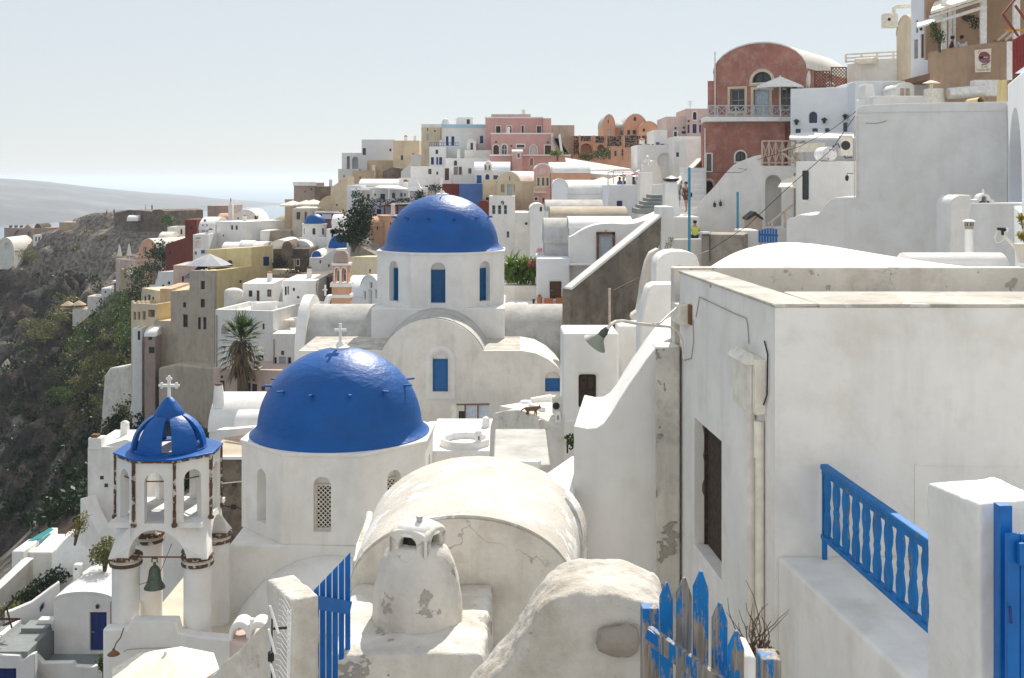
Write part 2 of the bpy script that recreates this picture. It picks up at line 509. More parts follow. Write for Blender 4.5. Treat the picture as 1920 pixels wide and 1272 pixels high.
def fit(root, fac, its, trim='white'):
    for k, c, u0, v0, u1, v1, arch, rec in its:
        wd, ht = abs(u1 - u0), abs(v1 - v0)
        if '+' in k:
            mb = MB(); t = max(.07, wd * .16)
            ring(mb, fac, rect_loop(u0, v0, u1, v1, arch, t=-t), rect_loop(u0, v0, u1, v1, arch, t=.0), -.05, .02)
            obj('surround', mb, trim, root, smooth=40 if arch else None)
        if k[0] == 'w':
            t = min(.07, wd * .12); mb = MB()
            ring(mb, fac, rect_loop(u0, v0, u1, v1, arch, t=.003), rect_loop(u0, v0, u1, v1, arch, t=t), rec - .06, rec)
            cu = (u0 + u1) / 2
            if wd > .45: mb.bar(fac.w(cu, v0 + t, rec - .03), fac.w(cu, v1 - t * 1.2, rec - .03), t * .7, .04)
            if ht > .7: mb.bar(fac.w(min(u0, u1) + t, (v0 + v1) / 2, rec - .03), fac.w(max(u0, u1) - t, (v0 + v1) / 2, rec - .03), .04, t * .7)
            wn = obj('window', mb, CN[c], root)
            mb = MB(); panel(mb, fac, rect_loop(u0, v0, u1, v1, arch, t=.002), rec - .012, rec + .03)
            obj('pane', mb, 'glassy', wn)
        elif k[0] in 'ds':
            mb = MB(); panel(mb, fac, rect_loop(u0, v0, u1, v1, arch, t=.003), rec - .05, rec + .02)
            t = wd * .14; cu = (u0 + u1) / 2
            lo, hi = min(u0, u1), max(u0, u1)
            for a, b in ((lo + t, cu - t * .35), (cu + t * .35, hi - t)):
                for p, q in ((.06, .45), (.52, .80 if arch else .94)):
                    panel(mb, fac, rect_loop(a, v0 + ht * p, b, v0 + ht * q), rec - .075, rec - .04)
            wn = obj('door' if k[0] == 'd' else 'shutter', mb, CN[c], root)
            if k[0] == 'd' and fac.D < 70:
                mb = MB(); mb.tube([fac.w(lo + t * .6, v0 + ht * .47, rec - .06), fac.w(lo + t * .6, v0 + ht * .47, rec - .11), fac.w(lo + t * 1.6, v0 + ht * .47, rec - .11)], .015, 6)
                obj('handle', mb, 'metal', wn)
def arc_top(u0, u1, vs, vt, n=14):
    """points of a flattened arch from (u1,vs) over the crown vt to (u0,vs)"""
    c, r = (u0 + u1) / 2, (u1 - u0) / 2
    return [(c + r * math.cos(math.pi * k / n), vs + (vt - vs) * math.sin(math.pi * k / n)) for k in range(n + 1)]
def H(name, label, x0, x1, yt, yb, D, D1=None, dep=6., m='white', roof='flat', rise=None, wins='', cat='house', drop=3., rm=None, group=None, trim='white', par=.35, sh=0., ext=True):
    D1 = D1 or D
    fac = Fac(x0, D, x1, D1)
    zt = fac.uv((x0 + x1) / 2, yt)[1]
    if roof == 'vault': zt *= (fac.A.y + dep / 2) / fac.A.y        # the crown lies half a depth behind the facade
    zb = fac.uv((x0 + x1) / 2, yb)[1] - drop
    if ext: zb = max(zb - 9, min(zb, min(ground(*fac.w(q * fac.L, 0, .5).xy) for q in (.1, .9)) - .5))
    root = thing(name, label, cat, fac.w(fac.L / 2, zb, dep / 2), group)
    hs, its = openings(fac, wins)
    L = fac.L
    rm = rm or m
    near = D < 85
    bv = .06 if D < 60 else 0
    if roof == 'arch':
        rise = rise if rise is not None else L / 2 * .8
        ol = [(0, zb), (L, zb)] + arc_top(0, L, zt - rise, zt)
        wall_m = MB(); wall(wall_m, fac, ol, hs, dep)
        obj('wall', wall_m, m, root, smooth=35)
        mb = MB(); lo = arc_top(-.04, L + .04, zt - rise, zt + .05)
        vs = [fac.w(u, v, -.03) for u, v in lo] + [fac.w(u, v, dep + .03) for u, v in lo]
        k = len(lo)
        mb.add(vs, [(i, i + 1, i + 1 + k, i + k) for i in range(k - 1)])
        mb.add([fac.w(u, v - .0, -.03) for u, v in lo] + [fac.w(u, v - .09, -.03) for u, v in lo], [(i, i + k, i + 1 + k, i + 1) for i in range(k - 1)])
        obj('roof', mb, rm, root, smooth=35, fix=False)
    elif roof == 'vault':
        rise = rise if rise is not None else dep * .35
        ol = [(0, zb), (L, zb), (L, zt - rise), (0, zt - rise)]
        wall_m = MB(); wall(wall_m, fac, ol, hs, dep)
        obj('wall', wall_m, m, root)
        n = 14
        pr = [(dep / 2 - (dep / 2 + .05) * math.cos(math.pi * k / n), zt - rise + rise * math.sin(math.pi * k / n) + .01) for k in range(n + 1)]
        mb = MB(); mb.prism([fac.w(-.04, v, d) for d, v in pr], fac.u * (L + .08))
        obj('roof', mb, rm, root, smooth=35)
    else:
        ph = par if roof == 'flat' else 0.
        ol = [(0, zb), (L, zb), (L, zt - ph + sh), (0, zt - ph)]
        wall_m = MB(); wall(wall_m, fac, ol, hs, dep)
        obj('wall', wall_m, m, root, bevel=bv if not ph else 0)
        if ph:
            t = .24
            q = [[(0, 0), (L, 0), (L, dep), (0, dep)], [(t, t), (L - t, t), (L - t, dep - t), (t, dep - t)]]
            mb = MB(); vs = []
            for z in (zt - ph, zt):
                for l in q: vs += [fac.w(u, z + (sh if u > L / 2 else 0), d) for u, d in l]
            fs = []
            for i in range(4):
                j = (i + 1) % 4
                fs += [(i, j, 8 + j, 8 + i), (4 + j, 4 + i, 12 + i, 12 + j), (8 + i, 8 + j, 12 + j, 12 + i)]
            mb.add(vs, fs)
            obj('parapet', mb, rm, root, bevel=bv)
    fit(root, fac, its, trim)
    if cat in ('house', 'church', 'restaurant', 'cafe') and 38 < D < 140 and L > 1.6: clutter(root, fac, L, zt, zb, dep, roof, its, m, random.Random(label))
    return root, fac
def clutter(root, fac, L, zt, zb, dep, roof, its, m, rnd):
    """roof chimneys, rain pipes, vents and wall lamps, as every house here carries"""
    def free(u, v, w, h):
        return all(u + w < min(i[2], i[4]) - .1 or u - w > max(i[2], i[4]) + .1 or v + h < i[3] - .1 or v - h > i[5] + .1 for i in its)
    if roof in ('flat', 'none') and rnd.random() < .6:
        u = rnd.uniform(.15, .85) * L; d = rnd.uniform(.3, .7) * dep; s = rnd.uniform(.16, .26); h = rnd.uniform(.4, .8)
        mb = MB(); c = fac.w(u, zt, d); a = fac.u * s; b = fac.n * s
        mb.add([c - a - b + Vector((0, 0, -.5)), c + a - b + Vector((0, 0, -.5)), c + a + b + Vector((0, 0, -.5)), c - a + b + Vector((0, 0, -.5))] + [c + x * .85 + Vector((0, 0, h)) for x in (-a - b, a - b, a + b, b - a)], [(0, 1, 5, 4), (1, 2, 6, 5), (2, 3, 7, 6), (3, 0, 4, 7), (4, 5, 6, 7)])
        ch = obj('chimney', mb, 'white', root)
        mb = MB(); mb.lathe([(s * 1.05, h), (s * 1.15, h + .06), (s * .6, h + .16), (0, h + .2)], c, 10); obj('cap', mb, rnd.choice(['white', 'brownstone', 'terracotta']), ch)
    if rnd.random() < .55:
        u = rnd.choice([.12, L - .12]); mb = MB(); mb.tube([fac.w(u, zt - .4, -.05), fac.w(u, max(zb, zt - 6), -.05)], .045, 6); obj('rain_pipe', mb, rnd.choice(['offwhite', 'pipe', 'taupe']), root)
    for _ in range(2):
        u, v = rnd.uniform(.2, .8) * L, zt - rnd.uniform(.7, 2.2)
        if roof not in ('vault', 'arch') and free(u, v, .2, .2) and rnd.random() < .6:
            mb = MB(); panel(mb, fac, rect_loop(u - .09, v - .09, u + .09, v + .09), -.02, .03); obj('vent', mb, 'dark', root)
    for i in its:
        if i[0][0] == 'd' and rnd.random() < .8:
            u, v = (i[2] + i[4]) / 2, i[5] + .28
            if v < zt - .5 and free(u, v, .1, .1): mb = MB(); mb.lathe([(0, -.1), (.06, -.08), (.09, .04), (.03, .1), (0, .12)], fac.w(u, v, -.1), 6); obj('door_lamp', mb, 'dark', root)
        if i[0][0] == 'w' and abs(i[4] - i[2]) > .5 and rnd.random() < .7:
            mb = MB(); mb.bar(fac.w(min(i[2], i[4]) - .06, i[3] - .04, -.03), fac.w(max(i[2], i[4]) + .06, i[3] - .04, -.03), .14, .06); obj('sill', mb, 'white', root)
# ---------------------------------------------------------------- sea, island, hillside, haze
SEA = -100.0
m, nt, b = newmat('sea', .22, 0, .5)
b.inputs['Base Color'].default_value = (.02, .06, .10, 1)
co = node(nt, 'NewGeometry').outputs['Position']
bp = node(nt, 'Bump'); bp.inputs['Strength'].default_value = .6; bp.inputs['Distance'].default_value = 2.
nt.links.new(nz(nt, co, .03, 6, .7, (1, .35, 1)), bp.inputs['Height']); nt.links.new(bp.outputs[0], b.inputs['Normal'])
mb = MB(); mb.add([(-40000, -2000, SEA), (40000, -2000, SEA), (40000, 40000, SEA), (-40000, 40000, SEA)], [(0, 1, 2, 3)])
o = obj('sea', mb, 'sea', fix=False, kind='structure'); o['label'] = 'hazy pale blue sea beyond the town'

def rockmat(name, a, b2, c2, d2, s, paved=False):
    m, nt, b = newmat(name, .95, 0, .1)
    g = node(nt, 'NewGeometry'); co = g.outputs['Position']
    n1 = nz(nt, co, s * .35, 8, .62)
    n2 = nz(nt, co, s * 2.2, 8, .7)
    n3 = nz(nt, co, s * .9, 6, .6, (.5, .5, 3))
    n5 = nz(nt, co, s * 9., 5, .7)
    c = mixc(nt, ramp(nt, n2, .38, .62), a, b2)
    c = mixc(nt, ramp(nt, n5, .46, .34), c, tuple(x * .35 for x in a))  # crevice shade put into the colour where the fine bump noise dips
    c = mixc(nt, ramp(nt, n3, .52, .60), c, mixc(nt, n5, c2, tuple(x * .6 for x in c2)))
    c = mixc(nt, mul(nt, ramp(nt, n1, .52, .58), ramp(nt, n2, .62, .40)), c, mixc(nt, n5, tuple(x * .7 for x in d2), d2))
    if paved:      # pale pumice layers lie over the dark lava
        sz = node(nt, 'SeparateXYZ'); nt.links.new(co, sz.inputs[0])
        az = node(nt, 'Math', operation='MULTIPLY_ADD'); nt.links.new(n1, az.inputs[0]); az.inputs[1].default_value = 26.; nt.links.new(sz.outputs[2], az.inputs[2])
        pm = mul(nt, ramp(nt, az.outputs[0], -7.5, -4.5), ramp(nt, n2, .34, .46))
        c = mixc(nt, mul(nt, pm, .85), c, mixc(nt, ramp(nt, n5, .36, .62), (.085, .072, .062), (.37, .325, .28)))
    if paved:      # inside the town the ground is pale lime-washed paving
        sp = node(nt, 'SeparateXYZ'); nt.links.new(co, sp.inputs[0])
        ad = node(nt, 'Math', operation='MULTIPLY_ADD'); nt.links.new(sp.outputs[1], ad.inputs[0]); ad.inputs[1].default_value = .2; nt.links.new(sp.outputs[0], ad.inputs[2])
        c = mixc(nt, ramp(nt, ad.outputs[0], -5., -3.), c, mixc(nt, ramp(nt, n2, .3, .7), (.45, .42, .37), (.66, .63, .58)))
    nt.links.new(c, b.inputs['Base Color'])
    bp = node(nt, 'Bump'); bp.inputs['Strength'].default_value = 1.; bp.inputs['Distance'].default_value = .9
    ad = node(nt, 'Math', operation='ADD'); nt.links.new(n2, ad.inputs[0]); nt.links.new(mul(nt, n5, .3), ad.inputs[1])
    nt.links.new(ad.outputs[0], bp.inputs['Height']); nt.links.new(bp.outputs[0], b.inputs['Normal'])
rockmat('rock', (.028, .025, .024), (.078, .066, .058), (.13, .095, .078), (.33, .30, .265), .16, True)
rockmat('island_rock', (.06, .05, .042), (.10, .085, .07), (.13, .10, .08), (.20, .18, .155), .006)

# far island: long ridge that sinks to the sea at its right tip, its coast coming nearer to the left
def island():
    mb = MB(); rows = []
    for i in range(110):
        s_ = i / 109.                                   # 0 = tip, 1 = far beyond the left edge
        tip = Vector((-875, 4375, 0))
        ridge = tip.lerp(Vector((-2900, 4100, 0)), s_); coast = tip.lerp(Vector((-1150, 1500, 0)), min(1, s_ * 1.35)); back = ridge + Vector((0, 900, 0)) * min(1, s_ * 4)
        col = CX + ridge.x / ridge.y * F
        top = float(np.interp(col, [-700, -300, 0, 60, 150, 220, 330, 440, 540], [16, 12, 2, -8, -31, -48, -66, -82, -97]))
        row = []
        for j in range(30):
            t = j / 29.
            if t < .75:
                q = coast.lerp(ridge, t / .75); h = math.sin(t / .75 * math.pi / 2) ** .75
            else:
                q = ridge.lerp(back, (t - .75) / .25); h = math.cos((t - .75) / .25 * math.pi / 2)
            nn = noise.fractal(Vector((q.x * .004, q.y * .004, 3)), 1, 2, 6)
            gul = 1 - abs(noise.noise(Vector((q.x * .006 + q.y * .003, 0, 7)))) * 1.6
            z = SEA - 5 + (top - SEA + 5) * h + (nn * 9 + gul * 7 - 3) * h * (1 - h) * 3.2 * min(1, (top - SEA) / 40)
            row.append(Vector((q.x, q.y, min(z, 18))))
        rows.append(row)
    mb.grid(rows)
    o = obj('island', mb, 'island_rock', smooth=60, fix=False, kind='structure'); o['label'] = 'long hazy island ridge sinking into the sea'
island()

# hillside: thin-plate surface through points taken from the image (pixel column, row, guessed distance), plus rock relief
CT = [(0, 470, 235), (60, 462, 232), (95, 444, 228), (125, 414, 222), (160, 407, 218), (215, 402, 214), (300, 404, 212), (310, 440, 205),
      (0, 560, 208), (60, 545, 206), (120, 525, 200), (180, 505, 195), (240, 485, 190), (290, 480, 180),
      (0, 700, 172), (60, 660, 172), (120, 620, 166), (180, 592, 160), (215, 565, 155), (0, 850, 145), (60, 800, 145), (120, 722, 143), (180, 662, 138), (235, 612, 138),
      (0, 980, 128), (60, 950, 124), (110, 900, 118), (150, 800, 118), (200, 730, 114), (250, 700, 110), (300, 720, 104), (340, 760, 101), (385, 800, 97),
      (0, 1090, 108), (60, 1040, 100), (130, 960, 95), (200, 860, 90), (300, 860, 84), (400, 850, 76),
      (20, 1160, 66), (60, 1140, 63), (100, 1130, 60), (165, 1100, 57), (215, 1090, 55), (0, 1260, 58), (100, 1420, 46), (300, 1400, 40), (480, 1400, 40)]
pts = [P(*c) for c in CT]
pts += [Vector((p[0], p[1], p[2] - 2.5)) for p in [(-5, 35, -15.5), (-3, 46, -13), (-5, 62, -13.5), (-12, 75, -15.5), (-16, 85, -17.5), (-22, 98, -20.5), (-30, 120, -16), (-34, 140, -12.5), (-40, 165, -11), (-50, 195, -10.5),
        (2, 60, -9), (4, 80, -7), (-8, 100, -7), (0, 120, -4), (15, 110, -1), (12, 60, -5), (20, 60, 0), (18, 45, -2), (25, 100, 2), (-20, 130, -8), (-25, 160, -9),
        (8, 30, -6), (8, 16, -6), (0, 12, -7), (0, 4, -6), (15, 20, -3), (25, 40, 2), (40, 60, 3), (40, 110, 3), (30, 150, 0), (0, 150, -8), (-20, 200, -14),
        (-120, 235, -15), (-130, 200, -40), (-120, 150, -62), (-100, 110, -62), (-80, 80, -55), (-60, 50, -45), (-40, 30, -38), (-30, 10, -36), (-170, 180, -95), (-160, 100, -95), (-110, 40, -90), (-60, 0, -60),
        (-110, 275, -45), (-60, 260, -40), (-10, 260, -35), (50, 220, -20), (60, 160, 0), (-170, 260, -80), (60, 20, 2), (60, 280, -40)]]
A = np.array([[p.x, p.y] for p in pts]); zc = np.array([p.z for p in pts])
def phi(r2): return .5 * r2 * np.log(r2 + 1e-9)
def d2(a, c): return ((a[:, None, :] - c[None]) ** 2).sum(-1)
n = len(A)
Kx = np.zeros((n + 3, n + 3)); Kx[:n, :n] = phi(d2(A, A)) + np.eye(n) * 1.5; Kx[:n, n] = 1; Kx[:n, n + 1:] = A; Kx[n, :n] = 1; Kx[n + 1:, :n] = A.T
cf = np.linalg.solve(Kx, np.concatenate([zc, np.zeros(3)]))
def base_h(q, A=A, cf=cf, n=n, phi=phi, d2=d2):
    return phi(d2(q, A)) @ cf[:n] + cf[n] + q @ cf[n + 1:]
def relief(x, y, z):
    k = max(0., min(1., (-24 - x * .55 - max(0, 100 - y) * .18) / 14.)) if y > 50 else 0.
    if k <= 0: return 0.
    k *= max(.25, min(1., (-9.5 - z) / 6.)) if y > 185 else 1.
    v = Vector((x * .055, y * .055, z * .09))
    r1 = 1 - abs(noise.fractal(v, 1, 2, 4)) * 1.7
    r2 = noise.fractal(v * 3.6, .75, 2.1, 6)
    gl = noise.noise(Vector((x * .05 + y * .012, y * .012, 5)))
    return k * (r1 * 4.2 - 2.6 + r2 * 2.7 + gl * 3.2)
xs = np.concatenate([np.arange(-175, -100, 3.), np.arange(-100, -22, .85), np.arange(-22, 62, 4.)])
ys = np.concatenate([np.arange(2, 60, 3.), np.arange(60, 236, .95), np.arange(236, 282, 3.)])
G = np.stack(np.meshgrid(xs, ys), -1)
Z = np.stack([base_h(g) for g in G])
def strata(x, y, z):
    """harder layers stand out as ledges on the open slope"""
    k = max(0., min(1., (-26 - x * .75) / 14.)) if y > 60 else 0.
    if k <= 0: return z
    h = 3.4; q = z / h + .7 * noise.noise(Vector((x * .03, y * .03, 1.3))); f = q - math.floor(q)
    s_ = f * f * f * (f * (f * 6 - 15) + 10)
    return z + (s_ - f) * h * .85 * k
def ground(x, y):
    z = float(base_h(np.array([[x, y]]))[0])
    return strata(x, y, z + relief(x, y, z))
rows = []
for j in range(len(ys)):
    rows.append([Vector((float(x), float(ys[j]), max(SEA - 2, strata(float(x), float(ys[j]), float(Z[j, i]) + relief(float(x), float(ys[j]), float(Z[j, i])))))) for i, x in enumerate(xs)])
mb = MB(); mb.grid(rows)
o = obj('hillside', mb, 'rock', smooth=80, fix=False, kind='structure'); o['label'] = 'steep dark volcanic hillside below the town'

# leaf masses ------------------------------------------------------------
def leaves(mb, c, rx, ry, rz, n, s, up=0., lump=.5, seed=0, shell=.55):
    """n small leaf blades through an uneven ellipsoid"""
    rnd = random.Random(seed)
    c = Vector(c)
    for _ in range(n):
        d = Vector((rnd.gauss(0, 1), rnd.gauss(0, 1), rnd.gauss(0, 1))).normalized()
        k = 1 + lump * noise.noise(d * 2.3 + Vector((seed * 1.7, 0, 0)))
        r = (shell + (1 - shell) * rnd.random()) * k
        p = c + Vector((d.x * rx, d.y * ry, d.z * rz)) * r
        a = Vector((rnd.gauss(0, 1), rnd.gauss(0, 1), rnd.gauss(0, 1) + up)).normalized()
        b = a.cross(Vector((rnd.gauss(0, 1), rnd.gauss(0, 1), rnd.gauss(0, 1)))).normalized()
        l = s * (.6 + .8 * rnd.random()); wv = l * .32
        mb.add([p, p + a * l * .5 + b * wv, p + a * l, p + a * l * .5 - b * wv], [(0, 1, 2, 3)])
    return mb
rnd = random.Random(5)
def scrub(name, label, mat, boxes, per, size):
    mb = MB()
    for (x0, y0, x1, y1, Da, Db, cnt) in boxes:
        k = 0; tries = 0
        while k < cnt and tries < cnt * 12:
            tries += 1
            px = rnd.uniform(x0, x1); py = rnd.uniform(y0, y1)
            dr = Vector(((px - CX) / F, 1, -(py - HY) / F))
            D = Da; hit = None
            while D < Db:
                p = dr * D
                if p.z < float(base_h(np.array([[p.x, p.y]]))[0]): hit = p; break
                D += 3.
            if hit is None: continue
            z = ground(hit.x, hit.y)
            r = size * rnd.uniform(.5, 1.3)
            leaves(mb, (hit.x, hit.y, z + r * .1), r * 1.3, r * 1.3, r * .62, per, r * .34, .6, .5, rnd.randint(0, 9999), .35)
            k += 1
    o = obj(name, mb, mat, fix=False, kind='stuff'); o['label'] = label
scrub('dark_scrub', 'dark green scrub on the rocky slope, thickened low down to stand in for deep shade', 'leaf_dark', [(0, 520, 300, 700, 90, 240, 110), (0, 700, 390, 1000, 70, 175, 330)], 70, 1.15)  # lower patch denser and leaves darker, to paint in the slope's deep shade
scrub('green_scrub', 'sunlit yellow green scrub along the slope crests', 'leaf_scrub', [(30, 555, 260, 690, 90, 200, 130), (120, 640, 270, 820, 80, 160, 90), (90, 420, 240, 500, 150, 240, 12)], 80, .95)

# haze: one closed box of pale, even air round everything
m = bpy.data.materials.new('haze'); m.use_nodes = True; MATS['haze'] = m
nt = m.node_tree; nt.nodes.remove(nt.nodes['Principled BSDF'])
v = nt.nodes.new('ShaderNodeVolumePrincipled')
v.inputs['Color'].default_value = (.76, .85, .95, 1)
v.inputs['Density'].default_value = 0.00018
v.inputs['Anisotropy'].default_value = .35
nt.links.new(v.outputs[0], nt.nodes['Material Output'].inputs['Volume'])
mb = MB(); mb.box((-41000, -3000, SEA - 3), (41000, 41000, 24))
o = obj('haze', mb, 'haze', kind='stuff'); o['label'] = 'thin pale sea haze in the air'
# ---------------------------------------------------------------- the two blue-domed churches
def octa(c, ap, rot):
    r = ap / math.cos(math.pi / 8)
    return [Vector((c[0] + r * math.cos(R(-112.5 + rot + 45 * k)), c[1] + r * math.sin(R(-112.5 + rot + 45 * k)), 0)) for k in range(9)]
def facw(a, b):
    f = Fac(0, 1, 1, 1); f.A = Vector((a.x, a.y, 0)); f.L = (b - a).xy.length
    f.u = (Vector((b.x, b.y, 0)) - f.A).normalized(); f.n = Vector((f.u.y, -f.u.x, 0)); f.D = a.y
    return f
def lattice(mb, fac, u0, v0, u1, v1, d, step, t):
    """diagonal slats clipped to a rectangle"""
    w, h = u1 - u0, v1 - v0
    for sg in (1, -1):
        k = -h
        while k < w:
            a = max(0, k); b2 = min(w, k + h)
            if b2 - a > step * .4:
                if sg > 0: p, q = (u0 + a, v0 + a - k), (u0 + b2, v0 + b2 - k)
                else: p, q = (u0 + a, v1 - (a - k)), (u0 + b2, v1 - (b2 - k))
                mb.bar(fac.w(*p, d + (.006 if sg > 0 else 0)), fac.w(*q, d + (.006 if sg > 0 else 0)), t, .012, up=fac.n)
            k += step
def cross(name, label, base, h, mat, parent, t=.07, arms=.6, knobs=False):
    mb = MB(); b = Vector(base)
    mb.box(b + Vector((-t / 2, -t / 2, 0)), b + Vector((t / 2, t / 2, h)))
    z = h * .66
    mb.box(b + Vector((-h * arms / 2, -t / 2 - .004, z - t / 2)), b + Vector((h * arms / 2, t / 2 + .004, z + t / 2)))
    if knobs:
        for dx, dz in ((-h * arms / 2, z), (h * arms / 2, z), (0, h)):
            for ox, oz in ((0, 0), (t * .7, 0), (-t * .7, 0), (0, t * .7), (0, -t * .7)):
                mb.lathe([(0, -t * .6), (t * .45, -t * .4), (t * .62, 0), (t * .45, t * .4), (0, t * .6)], b + Vector((dx + ox, 0, dz + oz)), 8)
    return obj('cross', mb, mat, parent, bevel=.008 if not knobs else 0, label=label, smooth=50 if knobs else None)
def dome_church(nm, label, C, ap, rot, zr, zbase, rdome, hd, winmat, win, studs, pedw):
    root = thing(nm, label, 'church', (C[0], C[1], zbase))
    oc = octa(C, ap, rot)
    for k in range(8):
        f = facw(oc[k], oc[k + 1])
        u0 = f.L / 2 - win[0] / 2; u1 = f.L / 2 + win[0] / 2
        lp = rect_loop(u0, zbase + win[1], u1, zbase + win[2], True)
        mb = MB(); wall(mb, f, [(0, zbase), (f.L, zbase), (f.L, zr), (0, zr)], [(lp, win[3], True)], .6, back=False)
        dr = obj('drum_wall', mb, 'white', root)
        if k in (0, 1, 7, 2, 6):
            t = .05; top = zbase + win[2] - win[0] / 2 - .02
            if k != 7 or nm != 'front_dome_church':
                mb = MB(); ring(mb, f, rect_loop(u0, zbase + win[1], u1, top, t=.004), rect_loop(u0, zbase + win[1], u1, top, t=t), win[3] - .07, win[3] - .01)
                wn = obj('window', mb, winmat, root)
                mb = MB(); lattice(mb, f, u0 + t, zbase + win[1] + t, u1 - t, top - t, win[3] - .045, .135, .030)
                obj('lattice', mb, winmat, wn)
                mb = MB(); panel(mb, f, rect_loop(u0, zbase + win[1], u1, top, t=.01), win[3] - .012, win[3] + .02)
                obj('pane', mb, 'black' if winmat == 'offwhite' else 'blue_win', wn)
    # cornice slab
    mb = MB(); o2 = octa(C, ap + .05, rot)
    mb.prism([Vector((p.x, p.y, zr)) for p in o2[:8]], (0, 0, .10))
    obj('cornice', mb, 'white', root, bevel=.025)
    # dome with flared skirt
    z0 = zr + .10
    sk = ap - .01
    prof = [(sk, z0 + .004), (sk, z0 + .03), (rdome + .14, z0 + .10), (rdome + .03, z0 + .22)]
    prof += [(rdome * math.cos(a), z0 + .15 + hd * math.sin(a)) for a in [math.pi / 2 * k / 22 for k in range(1, 22)]] + [(0, z0 + .15 + hd)]
    mb = MB(); mb.lathe([(r, z) for r, z in prof], (C[0], C[1], 0), 72)
    dm = obj('dome', mb, 'dome_blue', root, smooth=45)
    for k in range(studs):
        a = R(-90 + rot + 18 + 360 / studs * k); la = R(34)
        n = Vector((math.cos(a) * math.cos(la), math.sin(a) * math.cos(la), math.sin(la) * .9))
        p = Vector((C[0], C[1], z0 + .15)) + Vector((n.x * rdome, n.y * rdome, math.sin(la) * hd))
        mb = MB(); h = Vector((math.cos(a), math.sin(a), .06))
        mb.bar(p - h * .1, p + h * .24, .09, .05)
        obj('bracket', mb, 'dome_blue', dm)
    return root, z0 + .15 + hd
C1 = (-5.48, 35.75)
ZR1 = PZ(838, 33.6) - .12
ch1, zt1 = dome_church('front_dome_church', 'white church with large blue dome and cross, nearest of the domed churches', C1, 2.85, -2, ZR1, -10.75, 2.60, 2.52, 'offwhite', (.52, .38, 2.0, .32), 12, 3)
mb = MB(); mb.lathe([(.30, 0), (.30, .06), (.16, .10), (.10, .2), (.06, .24)], (C1[0], C1[1], zt1 - .03), 16); obj('cross_base', mb, 'white', ch1, smooth=40)
cross('cross', 'plain white cross on the dome', (C1[0], C1[1], zt1 + .15), .62, 'white', ch1, .085, .62)
# square body, apse half dome and ledge below the drum
mb = MB(); f = Fac(430, 32.86, 812, 32.80); mb.box((-8.33, 32.88, -15.5), (-2.63, 38.6, -10.755)); obj('body', mb, 'white', ch1, bevel=.06)
mb = MB()
prof = [(3.35 * math.cos(a), -15.2 + 4.15 * math.sin(a)) for a in [math.pi / 2 * k / 16 for k in range(17)]]
mb.lathe([(3.35, -16.)] + prof[:-1] + [(0.001, -11.05)], (-5.35, 32.87, 0), 40, math.pi, 2 * math.pi, 1., .55)
obj('apse', mb, 'white', ch1, smooth=60)
# second church
C2 = (PX(829, 53), 53.0)
ZR2 = PZ(474, 50.2) - .1
ch2, zt2 = dome_church('rear_dome_church', 'white cross-shaped church with blue dome and blue shuttered windows', C2, 2.93, 0, ZR2, PZ(578, 50.1), 2.66, 2.42, 'blue_win', (.66, .22, 2.05, .34), 12, 3)
mb = MB(); mb.lathe([(.32, 0), (.32, .05), (.14, .10), (.07, .22)], (C2[0], C2[1], zt2 - .03), 16); obj('cross_base', mb, 'white', ch2, smooth=40)
mb = MB(); mb.tube([(C2[0], C2[1] - .02, zt2 + .1), (C2[0], C2[1] - .6, zt2 - .02), (C2[0] - .02, C2[1] - 1.0, zt2 - .13)], .03, 6); obj('cable', mb, 'blue_win', ch2)
zb2 = PZ(578, 50.1)
mb = MB(); mb.box((C2[0] - 2.98, C2[1] - 2.98, zb2 - 4), (C2[0] + 2.98, C2[1] + 2.98, zb2 - .004)); obj('base', mb, 'white', ch2, bevel=.05)
rv = 2.32; za = PZ(598, 46.5); zs = za - rv
# transept vaults (axis across), nave vault (axis towards the viewer)
n = 24
for sg, nm in ((-1, 'left'), (1, 'right')):
    mb = MB()
    lp = [(C2[1] + rv * math.cos(math.pi * k / n), zs - .12 + rv * math.sin(math.pi * k / n)) for k in range(n + 1)] + [(C2[1] - rv, zs - 3.5), (C2[1] + rv, zs - 3.5)]
    mb.prism([Vector((C2[0] + sg * 2.95, y, z)) for y, z in lp], (sg * 3.1, 0, 0))
    obj('transept', mb, 'grey_roof', ch2, smooth=30)
    if sg < 0:
        mb = MB(); lp2 = [(C2[1] + (rv + .22) * math.cos(math.pi * k / n), zs + .1 + (rv + .22) * math.sin(math.pi * k / n)) for k in range(n + 1)]
        mb.prism([Vector((C2[0] - 6.05, y, z)) for y, z in lp2 + [(C2[1] - rv - .22, zs - 3.5), (C2[1] + rv + .22, zs - 3.5)]], (-.45, 0, 0))
        obj('gable', mb, 'white', ch2, smooth=30)
fc = Fac(560, 46.5, 1055, 46.5)
uC = C2[0] - fc.A.x
zside = PZ(658, 46.5)
hs, its = openings(fc, 'da:b 811 660 840 735; wa:b 1022 697 1050 735')
ol = [(0, -14.), (fc.L, -14.)]
ru = fc.L
ol += [(ru, PZ(700, 46.5)), (ru - .22, PZ(688, 46.5)), (ru - .6, PZ(674, 46.5)), (ru - 1.1, PZ(663, 46.5)), (ru - 1.7, zside)]
import bisect
a0 = math.asin((zside - zs) / rv)
ol += [(uC + rv * math.cos(a0), zside)]
ol += [(uC + rv * math.cos(a), zs + rv * math.sin(a)) for a in [a0 + (math.pi - 2 * a0) * k / 22 for k in range(1, 22)]]
ol += [(uC - rv * math.cos(a0), zside), (0, zside)]
mb = MB(); wall(mb, fc, ol, hs, 4.2); obj('facade', mb, 'white_warm', ch2, smooth=28)
